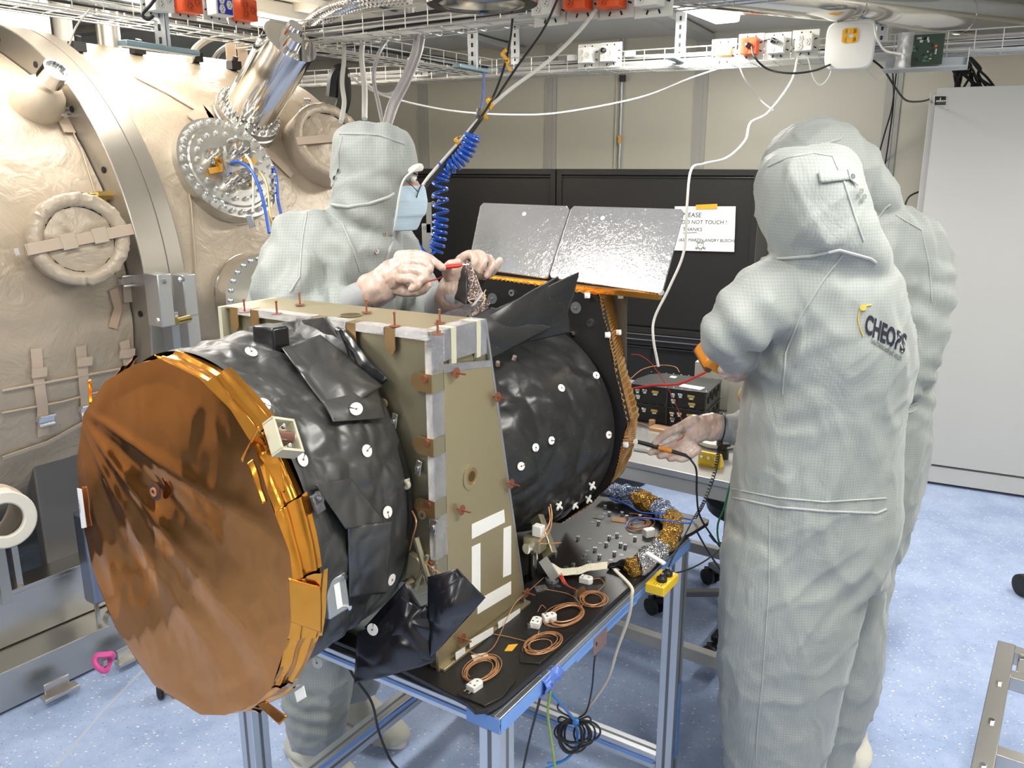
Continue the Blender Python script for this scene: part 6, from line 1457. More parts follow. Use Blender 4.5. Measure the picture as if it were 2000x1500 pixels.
# sockets
def socket(c, fn, kind, lab, sz=.115, plug=False):
    fn = V(fn).normalized(); X = V((-fn.y, fn.x, 0)).normalized(); A_ = (X, fn, K); c = V(c)
    t = thing('socket_box', lab, 'socket', c, 'electrical socket boxes on the trays')
    b = MB(); b.box(c, (sz, .004, sz), A_); pl_ = b.build('mounting_plate', mat('socket_plate', (.62, .62, .58), .45), t, bevel=.001, smooth=False)
    for k in range(8):
        q = 2*pi*k/8+.39; b = MB(); dd = X*cos(q)+K*sin(q); b.bar(c+fn*.0025+dd*sz*.36, c+fn*.0025+dd*sz*.46, .005, .002, fn); b.build('plate_slot', hole_m, pl_, smooth=False)
    if kind == 'label':
        b = MB(); b.box(c+fn*.02, (.075, .012, .035), A_); b.build('terminal_strip', mat('yellow_label', (.75, .55, .12), .5), t, bevel=.002)
        for k in (-.024, 0, .024): b = MB(); b.annulus(c+fn*.026+X*k-K*.006, fn, .003, .008, .003, n=14); b.build('terminal_ring', white_p, t)
        b = MB(); b.box(c+fn*.018+K*.028, (.07, .01, .014), A_); b.build('label_strip', paper, t); return t
    m = {'orange': orange, 'white': white_p, 'blue': white_p}[kind]
    b = MB(); b.box(c+fn*.030, (.072, .055, .072), A_); bo = b.build('socket_body', m, t, bevel=.003)
    if kind == 'blue': b = MB(); b.box(c+fn*.0585, (.062, .002, .062), A_); b.build('blue_face', navy, bo, bevel=.001)
    fm = {'orange': mat('orange_dark', (.60, .07, .01), .45), 'white': mat('white_face', (.66, .65, .60), .4), 'blue': white_p}[kind]
    for dx, dz in ((-.014, .014), (-.014, -.016), (.017, 0)):
        f0 = c+fn*.0595+X*dx+K*dz; pts = [f0+X*.013*cos(q*pi/3)+K*.016*sin(q*pi/3) for q in range(6)]
        b = MB(); b.prism(pts, fn*.0012); so = b.build('socket_face', fm, bo, smooth=False)
        for ex, ez in ((0, .006), (0, -.006), (.004, 0)): b = MB(); q_ = f0+fn*.0012+X*ex+K*ez; b.cyl(q_, q_+fn*.0006, .0019, n=8); b.build('pin_hole', hole_m, so, smooth=False)
    if plug: b = MB(); q_ = c+fn*.058+X*plug[0]+K*plug[1]; b.ringtube([q_, q_+fn*.02, q_+fn*.032-K*.006], [.013, .012, .006], 12); b.build('black_plug', blackp, t)
    return t
FR_ = -RN
def fps(x, y, off=.115): return onp(x, y, far0-RN*off, RN)
for x, y, kd, lab, pg in ((818, 128, 'white', 'white socket box with black plug on the far tray, left of the steel hanger', (-.01, .01)), (1150, 110, 'white', 'white socket box on the far tray, left one of the close pair', None), (1193, 107, 'white', 'white socket box with black plug on the far tray, right one of the close pair', (-.014, .014)),
                      (1414, 102, 'label', 'mounting plate with yellow terminal strip on the far tray', None), (1467, 92, 'orange', 'orange socket box with black plug on the far tray', (.0, 0)), (1519, 90, 'white', 'white socket box with black plug beside the orange one on the far tray', (-.01, .016)), (1573, 85, 'white', 'empty white socket box beside the white access point', None)):
    socket(fps(x, y), FR_, kd, lab, plug=pg)
for x, y in ((1117, 113), (1231, 105)):
    c = fps(x, y); t = thing('junction_clip', 'small white junction clip on the far tray, %s of the close socket pair' % ('left' if x < 1180 else 'right'), 'junction clip', c); b = MB(); b.box(c, (.05, .015, .028), AX); b.build('clip_body', white_p, t, bevel=.003)
bn1 = V((-bd1.y, bd1.x, 0)); bn1 = bn1 if bn1.y < 0 else -bn1
def nps(x, y): return onp(x, y, b1a+bn1*.11, bn1)
for x, y, kd, lab in ((1076, 10, 'white', 'white socket box on the near tray beside the round steel hood'), (1139, -2, 'orange', 'orange socket box on the near tray, left of the two orange ones at top middle'), (1204, -6, 'orange', 'orange socket box on the near tray, right of the two orange ones at top middle'), (1278, -10, 'white', 'white socket box on the near tray, right of the orange ones')):
    socket(nps(x, y), bn1, kd, lab, sz=.12)
sd = V((LDIR.y, -LDIR.x, 0))
def lps(x, y): return onp(x, y, a1+sd*.11, sd)
for x, y, kd, lab in ((300, 2, 'white', 'white socket box on the left tray, leftmost of the row of four'), (357, 6, 'orange', 'orange socket box on the left tray, second of the row of four'), (418, 12, 'blue', 'white socket box with blue face on the left tray'), (466, 22, 'orange', 'orange socket box on the left tray, nearest the steel turret')):
    socket(lps(x, y), sd, kd, lab, sz=.10)
# access point
c = fps(1660, 89, .16); t = thing('access_point', 'white rounded square wireless access point with amber tape on the far tray', 'access point', c)
b = MB(); pts = []
for k in range(40):
    q = 2*pi*k/40; x_ = math.copysign(abs(cos(q))**.42, cos(q)); y_ = math.copysign(abs(sin(q))**.42, sin(q)); pts.append((x_, y_))
b.loft([[c+RN*.02*0+RB*.10*s_*x_+K*.10*s_*y_-RN*o for x_, y_ in pts] for s_, o in ((.93, -.012), (1, -.005), (1, .006), (.94, .016), (.6, .022), (.05, .024))]); ao = b.build('case', white_p, t)
for dx, dz, w_, h_ in ((0, .056, .05, .022), (0, .018, .05, .022), (-.022, .037, .02, .05), (.022, .037, .02, .05)): b = MB(); b.box(c-RN*.026+RB*dx+K*dz, (w_, .0015, h_), AX); b.build('amber_tape', kapton_tape, ao, smooth=False)
# circuit board with foil on a shelf
c = fps(1810, 97, .16); t = thing('circuit_board', 'dark green circuit board with crumpled foil standing on a small metal shelf', 'circuit board', c)
b = MB(); b.box(c, (.125, .004, .12), AX); cbd = b.build('board', mat('pcb', (.02, .05, .03), .4), t, smooth=False)
random.seed(3)
for k in range(26): b = MB(); b.box(c-RN*.004+RB*random.uniform(-.055, .02)+K*random.uniform(-.05, .05), (random.uniform(.004, .018), .005, random.uniform(.004, .014)), AX); b.build('chip', random.choice((blackp, blackp, mat('pcb_light', (.08, .16, .1), .5), steel2)), cbd, smooth=False)
text_obj('Swiss', .010, c-RN*.0035+RB*.038+K*-.02, K, -RB, white_p, cbd, bold=True)
b = MB(); b.cyl(c-RN*.003+RB*.034+K*.012, c-RN*.0036+RB*.034+K*.012, .005, n=12); b.build('board_logo', orange, cbd)
def foilf(u, v): p = c+RB*(-.115+.06*u)+K*(-.075+.145*v)-RN*.012; return p-RN*(.018*sin(pi*u)+crump(p, 30, .012, 4))+RB*.006*noise.noise(p*20)
b = MB(); b.grid(foilf, 24, 30); b.build('foil_wrap', foil_tape, t, solid=.001)
t = thing('wall_shelf', 'small bent sheet metal shelf hanging below the far tray under the circuit board', 'shelf', c-K*.09)
b = MB(); b.box(c-K*.075+RN*.02, (.32, .16, .005), AX); b.box(c-K*.05+RN*.1, (.32, .005, .05), AX); b.box(c-K*.04+RB*.158+RN*.02, (.004, .16, .07), AX); b.build('shelf_plate', galv, t, smooth=False)
# duct, hood
A, B_ = onz(1545, -8, 2.36), onz(1985, 42, 2.36); d_ = (B_-A).normalized()
t = thing('air_duct', 'large silver round air duct under the ceiling at the top right', 'duct', (A+B_)/2); b = MB(); b.lathe(A-d_*1.2, d_, [(0, .082), (1.2+(B_-A).length, .082)], 40); du = b.build('duct_pipe', polished, t)
b = MB(); b.lathe(B_-d_*.02, d_, [(0, .084), (.006, .089), (.014, .084), (.05, .084), (.058, .089), (.066, .084), (.9, .084)], 40); b.build('duct_joint', polished, t)
for k in (.35, 1.05): b = MB(); b.annulus(A+d_*k, d_, .082, .085, .012, n=40); b.build('duct_band', polished, du)
c = W(942, 8, 2.42); t = thing('exhaust_hood', 'round polished steel hood hanging from the ceiling at top middle', 'hood', V((c.x, c.y, c.z)))
b = MB(); b.lathe(c, K, [(0, .147), (.0, .140), (.03, .136), (.03, .02)], 56, cap=False); b.lathe(c, K, [(0, .147), (.012, .149), (.02, .144), (CEIL-c.z, .140)], 56, cap=False); ho = b.build('hood_shell', polished, t)
b = MB(); b.annulus(c+K*.004, -K, .118, .145, .006, n=56); b.build('hood_rim', polished, t); b = MB(); b.cyl(c+K*.028, c+K*.032, .13, n=40); b.build('hood_filter', mat('lens_blue', (.08, .10, .16), .15, .6), t)
# white posts between chamber and ceiling
for x, d_, r, lab in ((212, 3.7, .045, 'grey round steel post between the chamber top and the ceiling, right of the white ones'), (20, 3.3, .05, 'white steel post at the top left edge under the ceiling lamp'), (72, 3.35, .05, 'white steel post second from the top left edge'), (125, 3.6, .035, 'thin white steel post left of the grey round post')):
    c = W(x, 70, d_); t = thing('support_post', lab, 'post', V((c.x, c.y, CEIL))); b = MB(); b.cyl(V((c.x, c.y, 2.10)), V((c.x, c.y, CEIL)), r, n=28); o = b.build('post_tube', steel2 if x == 212 else mat('white_paint_post', (.7, .69, .64), .4), t)
    b = MB(); b.cyl(V((c.x, c.y, CEIL-.006)), V((c.x, c.y, CEIL)), r*1.9, n=28); b.build('ceiling_flange', white_p, t)
# corrugated steel hoses
def corr(pts, r, lab):
    P = crom([W(*p) for p in pts], 40); b = MB(); rs = [r*(1+.13*(1 if i % 4 < 2 else -1)) for i in range(len(P))]; b.ringtube(P, rs, 14); return tag(b.build('steel_hose', polished), lab, 'hose', None)
corr([(572, 92, 3.88), (580, 70, 3.8), (605, 40, 3.6), (645, 14, 3.4), (700, 0, 3.2), (780, -12, 3.1)], .017, 'corrugated steel hose leaving the turret top, upper one')
corr([(586, 98, 3.84), (598, 76, 3.74), (622, 48, 3.55), (662, 22, 3.35), (715, 6, 3.2), (800, -4, 3.1)], .017, 'corrugated steel hose leaving the turret top, lower one')
# hanging cables -------------------------------------------------------
cable('power_cord', 'pair of thin black cords hanging from the steel hood towards the masked person, left', 'cable', [(1001, 36, 2.65), (996, 80, 2.65), (982, 140, 2.6), (955, 205, 2.55), (910, 268, 2.5), (865, 322, 2.42), (825, 372, 2.35), (800, 430, 2.35)], .0036, blackp)
cable('power_cord', 'long thin black cord running from the top middle down to the masked person, right', 'cable', [(1090, -4, 2.7), (1060, 60, 2.7), (1010, 130, 2.65), (960, 205, 2.6), (912, 272, 2.52), (870, 322, 2.44), (832, 368, 2.37), (802, 440, 2.35)], .0036, blackp)
cable('air_hose', 'thick white cable running from the near tray diagonally down to the masked person', 'cable', [(1165, 18, 2.7), (1130, 62, 2.7), (1070, 120, 2.65), (1000, 172, 2.6), (950, 216, 2.57), (900, 275, 2.52), (862, 318, 2.45), (828, 360, 2.38), (800, 420, 2.36)], .0058, whitew)
for x, y, d_ in ((985, 108, 2.62), (992, 128, 2.62), (957, 203, 2.56), (946, 225, 2.56), (895, 278, 2.5)):
    c = W(x, y, d_); b = MB(); random.seed(x)
    def ff(u, v, c=c, x=x): return c+V((.012*(u-.5)+.006*sin(v*7), -.008, .03*(v-.5)+.004*sin(u*6+x)))
    b.grid(ff, 8, 8); tag(b.build('amber_tape', kapton_tape, None, solid=.001), 'amber tape flag on the hanging cable bundle, near the %s' % {985: 'middle hanger, upper', 992: 'middle hanger, lower', 957: 'blue hose end, upper', 946: 'blue hose end, lower', 895: 'top of the blue coil'}[x], 'tape', 'amber tape flags')
# blue coiled hose
ho = thing('coiled_hose', 'bright blue coiled air hose hanging in front of the black cabinet', 'hose', W(870, 330, 2.45))
b = MB(); b.tube([W(945, 142, 4.4), W(944, 180, 3.6), (W(940, 205, 3.0)), W(936, 222, 2.55)], .005, 8); b.build('straight_hose', blue, ho)
b = MB(); P = crom([W(924, 262, 2.45), W(908, 300, 2.45), (W(885, 322, 2.45)), W(868, 330, 2.45), W(860, 360, 2.45), W(861, 420, 2.45), W(856, 470, 2.45), W(850, 492, 2.45)], 60); L = []; q = 0
tot = sum((P[i+1]-P[i]).length for i in range(len(P)-1)); acc = 0
for i in range(len(P)-1):
    seg = (P[i+1]-P[i]).length; d_ = (P[i+1]-P[i]).normalized(); f = acc/tot; pitch = .0135 if f < .45 else (.030 if f < .72 else .018)
    u = V((0, 1, 0)); v = d_.cross(u).normalized(); u = v.cross(d_); m_ = 4
    for j in range(m_):
        q += 2*pi*seg/m_/pitch; L.append(P[i]+d_*seg*j/m_+(v*cos(q)+u*sin(q))*.020)
    acc += seg
b.ringtube(L, .0042, 8); b.build('coil', blue, ho)
b = MB(); b.tube([W(850, 492, 2.43), W(835, 496, 2.4), W(812, 470, 2.4), W(797, 448, 2.4)], .0045, 8); b.build('hose_tail', blue, ho)
b = MB(); b.cyl(W(800, 452, 2.4), W(792, 440, 2.4), .009, n=14); b.build('hose_fitting', chrome, ho); b = MB(); b.cyl(W(792, 440, 2.4), W(787, 432, 2.4), .010, n=14); b.build('blue_collar', blue, ho)
b = MB(); b.cyl(W(936, 215, 2.55), W(934, 228, 2.53), .008, n=12); b.build('hose_fitting', steel2, ho)
# thin white cables
cable('network_cable', 'thin white cable sagging across the back wall below the far tray', 'cable', [(680, 145, 3.6), (705, 165, 3.6), (760, 190, 3.6), (880, 216, 3.8), (1000, 224, 4.0), (1100, 219, 4.2), (1250, 190, 4.4), (1350, 152, 4.5), (1430, 125, 4.5)], .004, whitew)
cable('network_cable', 'white cable dropping from the far tray across the black cabinet to the electronics boxes', 'cable', [(1558, 112, 4.0), (1545, 160, 4.0), (1500, 220, 4.0), (1466, 240, 4.0), (1455, 275, 3.9), (1420, 308, 3.8), (1375, 320, 3.7), (1350, 332, 3.6), (1342, 400, 3.5), (1336, 490, 3.45), (1308, 560, 3.4), (1279, 620, 3.35), (1276, 660, 3.3), (1286, 716, 3.24)], .0055, whitew)
cable('network_cable', 'thin white cable from the orange far socket crossing the wall down to the right', 'cable', [(1440, 118, 4.1), (1455, 155, 4.1), (1485, 195, 4.2), (1510, 215, 4.1)], .003, whitew)
cable('network_cable', 'thin white cable loop below the empty white socket box', 'cable', [(1578, 112, 4.0), (1588, 150, 4.0), (1602, 166, 4.0), (1618, 152, 4.0), (1626, 128, 4.0)], .003, whitew)
cable('network_cable', 'white cable looping from above the access point to the circuit board', 'cable', [(1680, 40, 3.8), (1705, 42, 3.75), (1712, 72, 3.7), (1728, 98, 3.7), (1762, 106, 3.65)], .0045, whitew)
cable('network_cable', 'thin white cable hanging in a loop right of the access point', 'cable', [(1690, 130, 4.1), (1712, 155, 4.2), (1735, 138, 4.2)], .0025, whitew)
cable('power_cord', 'black power cord looping from the orange far socket to the access point', 'cable', [(1468, 92, 3.95), (1474, 112, 3.9), (1500, 135, 3.9), (1545, 143, 3.85), (1590, 138, 3.85), (1622, 126, 3.9)], .0045, blackp)
cable('power_cord', 'black cord from the access point curving down to the white cabinet top', 'cable', [(1700, 114, 3.95), (1725, 135, 3.95), (1748, 170, 4.0), (1770, 196, 4.1), (1800, 198, 4.3), (1818, 193, 4.55)], .0045, blackp)
cable('power_cord', 'short black cord at the steel shelf', 'cable', [(1519, 82, 3.95), (1505, 76, 4.0), (1492, 80, 4.1)], .004, blackp)
for k, (pts, w_) in enumerate((([(1743, 128, 4.6), (1745, 200, 4.8), (1735, 280, 5.0), (1728, 340, 5.1), (1735, 420, 5.1)], 'left'), ([(1752, 130, 4.6), (1742, 210, 4.8), (1728, 260, 4.9), (1715, 310, 5.0), (1700, 380, 5.0)], 'right'))):
    cable('power_cord', 'long thin black cord hanging along the wall left of the white cabinet, %s one' % w_, 'cable', pts, .004, blackp)
cable('power_cord', 'black cord loop at wall height beside the white cabinet', 'cable', [(1765, 410, 4.9), (1775, 385, 4.9), (1800, 372, 4.9)], .005, blackp)
random.seed(21)
for k in range(18):
    x0 = 1838+random.uniform(0, 50); x1 = 1850+random.uniform(10, 110)
    cable('power_cord', 'one of the tangled black cables drooping from the far tray onto the white cabinet', 'cable', [(x0, 104, 4.35), (x0+random.uniform(5, 30), 125+random.uniform(0, 12), 4.4), ((x0+x1)/2+random.uniform(0, 20), 148+random.uniform(-8, 10), 4.45), (x1, 180, 4.5)], .006, blackp, group='tangled black cables above the white cabinet')
# hoses left of the wall
for pts, r, m, lab in (([(668, 62, 3.6), (672, 110, 3.5), (668, 160, 3.4), (672, 200, 3.3), (666, 238, 3.2)], .009, whitew, 'white spiral wrapped tube hanging behind the masked hood, leftmost'),
    ([(712, 60, 3.6), (706, 110, 3.5), (712, 170, 3.4), (712, 232, 3.3)], .011, whitew, 'white spiral wrapped tube hanging above the masked hood, second from left'),
    ([(690, 78, 3.6), (735, 72, 3.5), (768, 60, 3.5), (742, 100, 3.4), (730, 150, 3.4), (740, 205, 3.3), (748, 242, 3.2)], .008, greyw, 'grey brown tube arching above the masked hood'),
    ([(640, 66, 3.6), (720, 48, 3.5), (788, 30, 3.4), (812, 48, 3.4), (812, 90, 3.3), (790, 150, 3.25), (765, 200, 3.2), (752, 246, 3.1)], .012, greyw, 'thick grey tube arching over the plastic hook above the masked hood'),
    ([(655, 68, 3.6), (740, 40, 3.5), (800, 24, 3.45), (824, 48, 3.42), (822, 96, 3.35), (800, 155, 3.3), (775, 205, 3.25), (760, 248, 3.15)], .009, greyw, 'thin grey tube outside the thick arching one above the masked hood'),
    ([(682, 148, 3.7), (700, 150, 3.6), (740, 182, 3.6), (775, 178, 3.6), (800, 150, 3.7), (812, 132, 3.8)], .006, whitew, 'white cable looping to the left far socket box'),
    ([(650, 190, 3.8), (655, 150, 3.8), (668, 140, 3.8), (672, 190, 3.8), (660, 230, 3.8)], .03, blackp, 'thick black hose bundle hanging between chamber and wall'),
    ([(370, 118, 3.6), (385, 92, 3.7), (420, 72, 3.8), (480, 72, 3.9)], .014, mat('tan_hose', (.5, .46, .38), .5), 'tan hose rising from the chamber top to the tray'),
    ([(415, 120, 4.2), (430, 100, 4.2), (455, 88, 4.2), (500, 84, 4.3)], .012, blackp, 'black hose rising from the chamber top to the tray'),
    ([(135, 88, 2.9), (150, 50, 2.8), (176, 18, 2.75)], .003, whitew, 'thin grey cord with blue clip from the chamber top to the left tray'),
    ([(305, -5, 2.6), (292, 12, 2.6), (278, 28, 2.6), (288, 38, 2.6), (300, 30, 2.6)], .005, blackp, 'black cord looping below the left tray, leftmost socket box')):
    cable('hose' if r > .007 else 'cord', lab, 'hose' if r > .007 else 'cable', pts, r, m)
c = W(804, 32, 3.38); t = thing('hose_hook', 'small white plastic hook holding the arching grey tubes', 'hook', c); b = MB(); b.box(c, (.014, .05, .075)); b.box(c+K*.034, (.03, .05, .008)); b.build('hook_body', white_p, t, bevel=.003)
for x, y in ((452, 112), (475, 112)):
    c = W(x, y, 4.0); t = thing('beige_flap', 'beige cloth strip standing up on the chamber top, %s one' % ('left' if x < 460 else 'right'), 'strap', c); b = MB(); b.box(c, (.045, .006, .12), (V((.9, .3, .2)).normalized(), V((-.3, .95, 0)).normalized(), K)); b.build('strip', beige, t, bevel=.002)
# chamber cables from the flange
for pts, r, m, lab in (([(448, 318, 3.30), (470, 318, 3.25), (492, 335, 3.2), (508, 370, 3.15), (518, 410, 3.1), (526, 455, 3.05)], .006, blue_w, 'blue cable plugged into the studded chamber flange, left one'),
    ([(512, 318, 3.5), (530, 322, 3.45), (540, 350, 3.4), (543, 390, 3.35), (552, 430, 3.3), (556, 450, 3.3)], .006, blue_w, 'blue cable plugged into the studded chamber flange, right one'),
    ([(455, 270, 3.4), (478, 300, 3.3), (492, 325, 3.25), (495, 370, 3.2), (494, 415, 3.15)], .005, whitew, 'white cable with metal plug hanging from the studded chamber flange'),
    ([(492, 330, 3.3), (510, 340, 3.25), (522, 365, 3.2), (528, 420, 3.1), (534, 450, 3.1)], .005, mat('gold_braid', (.7, .5, .2), .35, .6), 'gold braided cable hanging from the studded chamber flange')):
    cable('instrument_cable', lab, 'cable', pts, r, m)
for x, y, d_, lab in ((490, 432, 3.13, 'small metal connector at the end of the white flange cable'), (540, 436, 3.12, 'small metal connector at the end of the gold flange cable')):
    c = W(x, y, d_); t = thing('metal_connector', lab, 'connector', c); b = MB(); b.box(c, (.022, .014, .045), (V((.96, 0, .2)).normalized(), V((0, 1, 0)), V((-.2, 0, .96)).normalized())); b.build('shell', galv, t, bevel=.002)
# ================================================================ SMALL THINGS ON THE PLATE AND UNDER THE TABLE
def onp7(x, y, h_=0.): return onz(x, y, PZ+h_)
scr = thing('cap_screw', 'short steel cap screw standing in the black plate', 'screw', onp7(1169, 1018), 'cap screws standing in the black plate')
p = onp7(1169, 1024); scr.location = p
b = MB(); b.cyl(p, p+K*.009, .0042, n=16); b.cyl(p+K*.009, p+K*.0092, .0040, n=16); b.build('screw_head', galv, scr, bevel=.0006)
b = MB(); b.cyl(p+K*.0090, p+K*.0096, .0022, n=6); b.build('hex_recess', hole_m, scr)
for x, y in ((1182,993),(1190,1006),(1215,1006),(1224,1013),(1250,1012),(1205,1048),(1190,1053),(1240,1055),(1129,1054),(1184,1066),(1212,1067),(1221,1070),(1162,1076),(1200,1084),(1142,1089),(1171,1090),(1120,1107),(1151,1104),(1149,1110),(1085,1083),(1034,1226),(1080,1140)):
    dup(scr, onp7(x, y))
def coil(x, y, rx, ry, ang, turns, lab, tails, jit=.34, seed=0, r=.0008):
    random.seed(seed); c = onp7(x, y, .004); A0 = onp7(x+10, y, .004)-onp7(x, y, .004); pxl = A0.length/10
    t = thing('wire_coil', lab, 'wire coil', c, 'coiled copper sensor wires on the black plate'); b = MB(); P = []
    N_ = int(turns*16)
    for i in range(N_):
        q = 2*pi*i/16; k = 1+jit*noise.noise(V((i*.07, seed, 0)))*2; ex, ey = rx*cos(q)*k, ry*sin(q)*k
        xx = x+ex*cos(ang)-ey*sin(ang)+9*noise.noise(V((i*.045, 3, seed))); yy = y+ex*sin(ang)+ey*cos(ang)+6*noise.noise(V((i*.045, 8, seed)))
        P.append(onp7(xx, yy, .002+.008*(i/N_)+.003*noise.noise(V((i*.2, seed, 9)))))
    b.tube(P, r, 5, 2); b.build('loops', copperw, t)
    for tl in tails: b = MB(); b.tube([onp7(xx, yy, hh) for xx, yy, hh in tl], r, 5); b.build('wire_end', copperw, t)
    return t
coil(1105, 1200, 34, 18, -.25, 8, 'large coil of copper sensor wire in the middle of the plate edge', [[(1066, 1188, .004), (1058, 1182, .004), (1050, 1195, .004)], [(1138, 1195, .004), (1130, 1175, .005), (1110, 1160, .004), (1062, 1150, .004)]], seed=1)
coil(1160, 1170, 22, 13, .0, 7, 'small round coil of copper sensor wire nearest the yellow block', [[(1166, 1156, .003), (1180, 1142, .004), (1172, 1130, .004), (1155, 1132, .008)], [(1140, 1178, .004), (1132, 1190, .004)]], seed=2)
coil(1058, 1257, 33, 16, -.3, 7, 'oval coil of copper sensor wire left of the two white connectors', [[(1030, 1253, .004), (990, 1243, .003), (935, 1232, .004), (915, 1218, .01)], [(1050, 1240, .004), (1053, 1232, .006)]], seed=3)
coil(940, 1308, 34, 20, -.45, 8, 'tangled coil of copper sensor wire at the front corner of the plate', [[(960, 1290, .004), (935, 1280, .004), (905, 1268, .005), (880, 1255, .02)], [(940, 1282, .004), (965, 1262, .004), (985, 1220, .01), (1005, 1180, .03), (1032, 1155, .03), (1062, 1128, .01)]], seed=4)
coil(1247, 1022, 22, 10, -.1, 8, 'coil of copper sensor wire beside the foil wrapped harness', [[(1262, 1012, .003), (1272, 1008, .004), (1230, 1002, .004)]], seed=5)
def conn(x, y, ang, lab, pins=True, h_=.014):
    c = onp7(x, y, h_/2); X = V((cos(ang), sin(ang), 0)); Y = V((-sin(ang), cos(ang), 0)); t = thing('thermocouple_connector', lab, 'connector', c, 'white ceramic connectors on the black plate')
    b = MB(); b.prism([c+X*a+Y*q-K*h_/2 for a, q in ((-.014, -.010), (.010, -.010), (.015, -.004), (.015, .004), (.010, .010), (-.014, .010))], K*h_); o = b.build('connector_body', mat('ceramic_white', (.80, .79, .76), .4), t, bevel=.0015)
    for a, q in ((-.007, -.005), (-.007, .005), (.006, 0)): b = MB(); b.cyl(c+X*a+Y*q+K*h_/2, c+X*a+Y*q+K*(h_/2+.0006), .0022, n=10); b.build('terminal_screw', steel2, o)
    if pins:
        for q in (-.005, .005): b = MB(); b.box(c-X*.019+Y*q, (.011, .0028, .0015), (X, Y, K)); b.build('flat_pin', chrome, o)
    return t
conn(928, 1340, .9, 'white ceramic connector with two pins at the front corner of the plate')
conn(1073, 1206, .35, 'white ceramic connector lying left of the upright one by the large coil', pins=False); conn(1047, 1216, 1.3, 'white ceramic connector with screw heads next to the large wire coil')
conn(1145, 1132, -.5, 'white ceramic connector near the white braided strap', pins=False); conn(1268, 1040, .4, 'white ceramic connector beside the foil wrapped harness', pins=False, h_=.02)
# tapes on the plate
for pts, m, lab in (([(993, 1260), (1012, 1258), (1000, 1272), (985, 1272)], kapton_tape, 'small piece of amber tape on the plate left of the oval coil'), ([(920, 1280), (950, 1275), (958, 1288), (926, 1292)], mat('ivory_label', (.65, .62, .5), .5), 'ivory label stuck on the plate near the front corner'),
                    ([(1163, 1004), (1183, 1007), (1177, 1015), (1158, 1012)], polished, 'bright rectangular foil sticker on the far part of the plate'), ([(1122, 1153), (1140, 1146), (1152, 1160), (1132, 1168)], mat('brown_clear', (.12, .06, .02), .25), 'dark amber tape square by the small steel post'),
                    ([(1043, 1146), (1064, 1142), (1072, 1152), (1048, 1157)], mat('clear_foil', (.5, .5, .5), .2, .9, .6, 90, kind='crumple'), 'crumpled scrap of silver tape beside the gold box'), ([(1195, 1010), (1225, 1013), (1222, 1022), (1195, 1018)], mat('amber_thin', (.35, .17, .03), .25), 'amber tape strip by the far coil')):
    b = MB(); b.prism([onp7(x, y, .0004) for x, y in pts], K*.0008); tag(b.build('tape_piece', m, smooth=False), lab, 'tape')
t = thing('steel_post', 'small steel post with red wires on the plate between coils', 'post', onp7(1125, 1165)); c = onp7(1125, 1165); b = MB(); b.cyl(c, c+K*.02, .006, n=14); b.build('post_body', steel, t)
for k in range(3): b = MB(); b.tube([W(1092+k*2, 1125-k*3, 1.56), W(1104+k*2, 1142, 1.55), c+K*.016], .0012, 5); b.build('red_wire', redw, t)
t = thing('steel_stud', 'stubby steel mounting stud at the foot of the gold strut', 'stud', onp7(1080, 1132)); c = onp7(1078, 1134); b = MB(); b.lathe(c, K, [(0, .016), (.006, .016), (.006, .008), (.022, .008)], 18); b.build('stud_body', galv, t)
# white braided strap
def strap7(u, v):
    P = [(1062, 1088, .05), (1075, 1107, .035), (1098, 1118, .018), (1125, 1116, .016), (1155, 1108, .02), (1186, 1105, .02)]
    s_ = u*(len(P)-1); i = min(len(P)-2, int(s_)); f = s_-i; f2 = f*f*(3-2*f); x = P[i][0]*(1-f)+P[i+1][0]*f; y = P[i][1]*(1-f2)+P[i+1][1]*f2; h_ = P[i][2]*(1-f)+P[i+1][2]*f
    return onz(x, y+(v-.5)*13, PZ+h_)+K*(.0018*abs(sin(v*pi*6))+.0006*sin(u*260+v*20))
b = MB(); b.grid(strap7, 160, 24); tag(b.build('braided_strap', mat('white_braid', (.70, .66, .52), .6), solid=.002), 'flat white braided ground strap curving across the black plate', 'strap')
# foil wrapped harness
harn = thing('wrapped_harness', 'thick cable harness wrapped in silver and amber foil lying along the plate corner', 'harness', onp7(1280, 1050))
hm = [mat('clear_silver', (.62, .62, .64), .13, .95, .9, 45, kind='crumple', dist=.006), mat('amber_foil2', (.55, .33, .07), .15, .9, .9, 55, kind='crumple', dist=.006), mat('blue_silver', (.35, .42, .60), .15, .95, .8, 45, kind='crumple', dist=.006)]
HP = [(1175, 955, .03), (1205, 962, .03), (1245, 972, .028), (1285, 990, .026), (1312, 1012, .026), (1312, 1042, .024), (1290, 1070, .024), (1268, 1090, .024), (1245, 1105, .022), (1222, 1102, .016), (1190, 1104, .010)]
PT = [onz(x, y, PZ+h_) for x, y, h_ in HP]; CC = crom(PT, 16); RR_ = [.018, .024, .026, .026, .026, .022, .024, .024, .026, .014, .007]
def hsec(i0, i1, m, nm):
    cs = CC[i0*16:i1*16+1]; rs = []
    for k in range(len(cs)):
        f = (i0*16+k)/16; j = min(len(RR_)-2, int(f)); rs.append(RR_[j]*(1-(f-j))+RR_[j+1]*(f-j))
    b = MB(); b.ringtube(cs, rs, 40)
    for v in b.bm.verts: v.co += V((noise.noise(v.co*45), noise.noise(v.co*45+V((9, 0, 0))), noise.noise(v.co*45+V((0, 9, 0)))))*.010+(v.co-cs[len(cs)//2]).normalized()*crump(v.co, 40, .006, i0)
    b.build(nm, m, harn, ang=80)
for i0, i1, k, nm in ((0, 2, 2, 'silver_wrap'), (2, 3, 1, 'amber_wrap'), (3, 4, 2, 'silver_wrap'), (4, 6, 1, 'amber_wrap'), (6, 8, 0, 'silver_wrap'), (8, 9, 1, 'amber_wrap')): hsec(i0, i1, hm[k], nm)
hsec(9, 10, mli_gl, 'black_wrap')
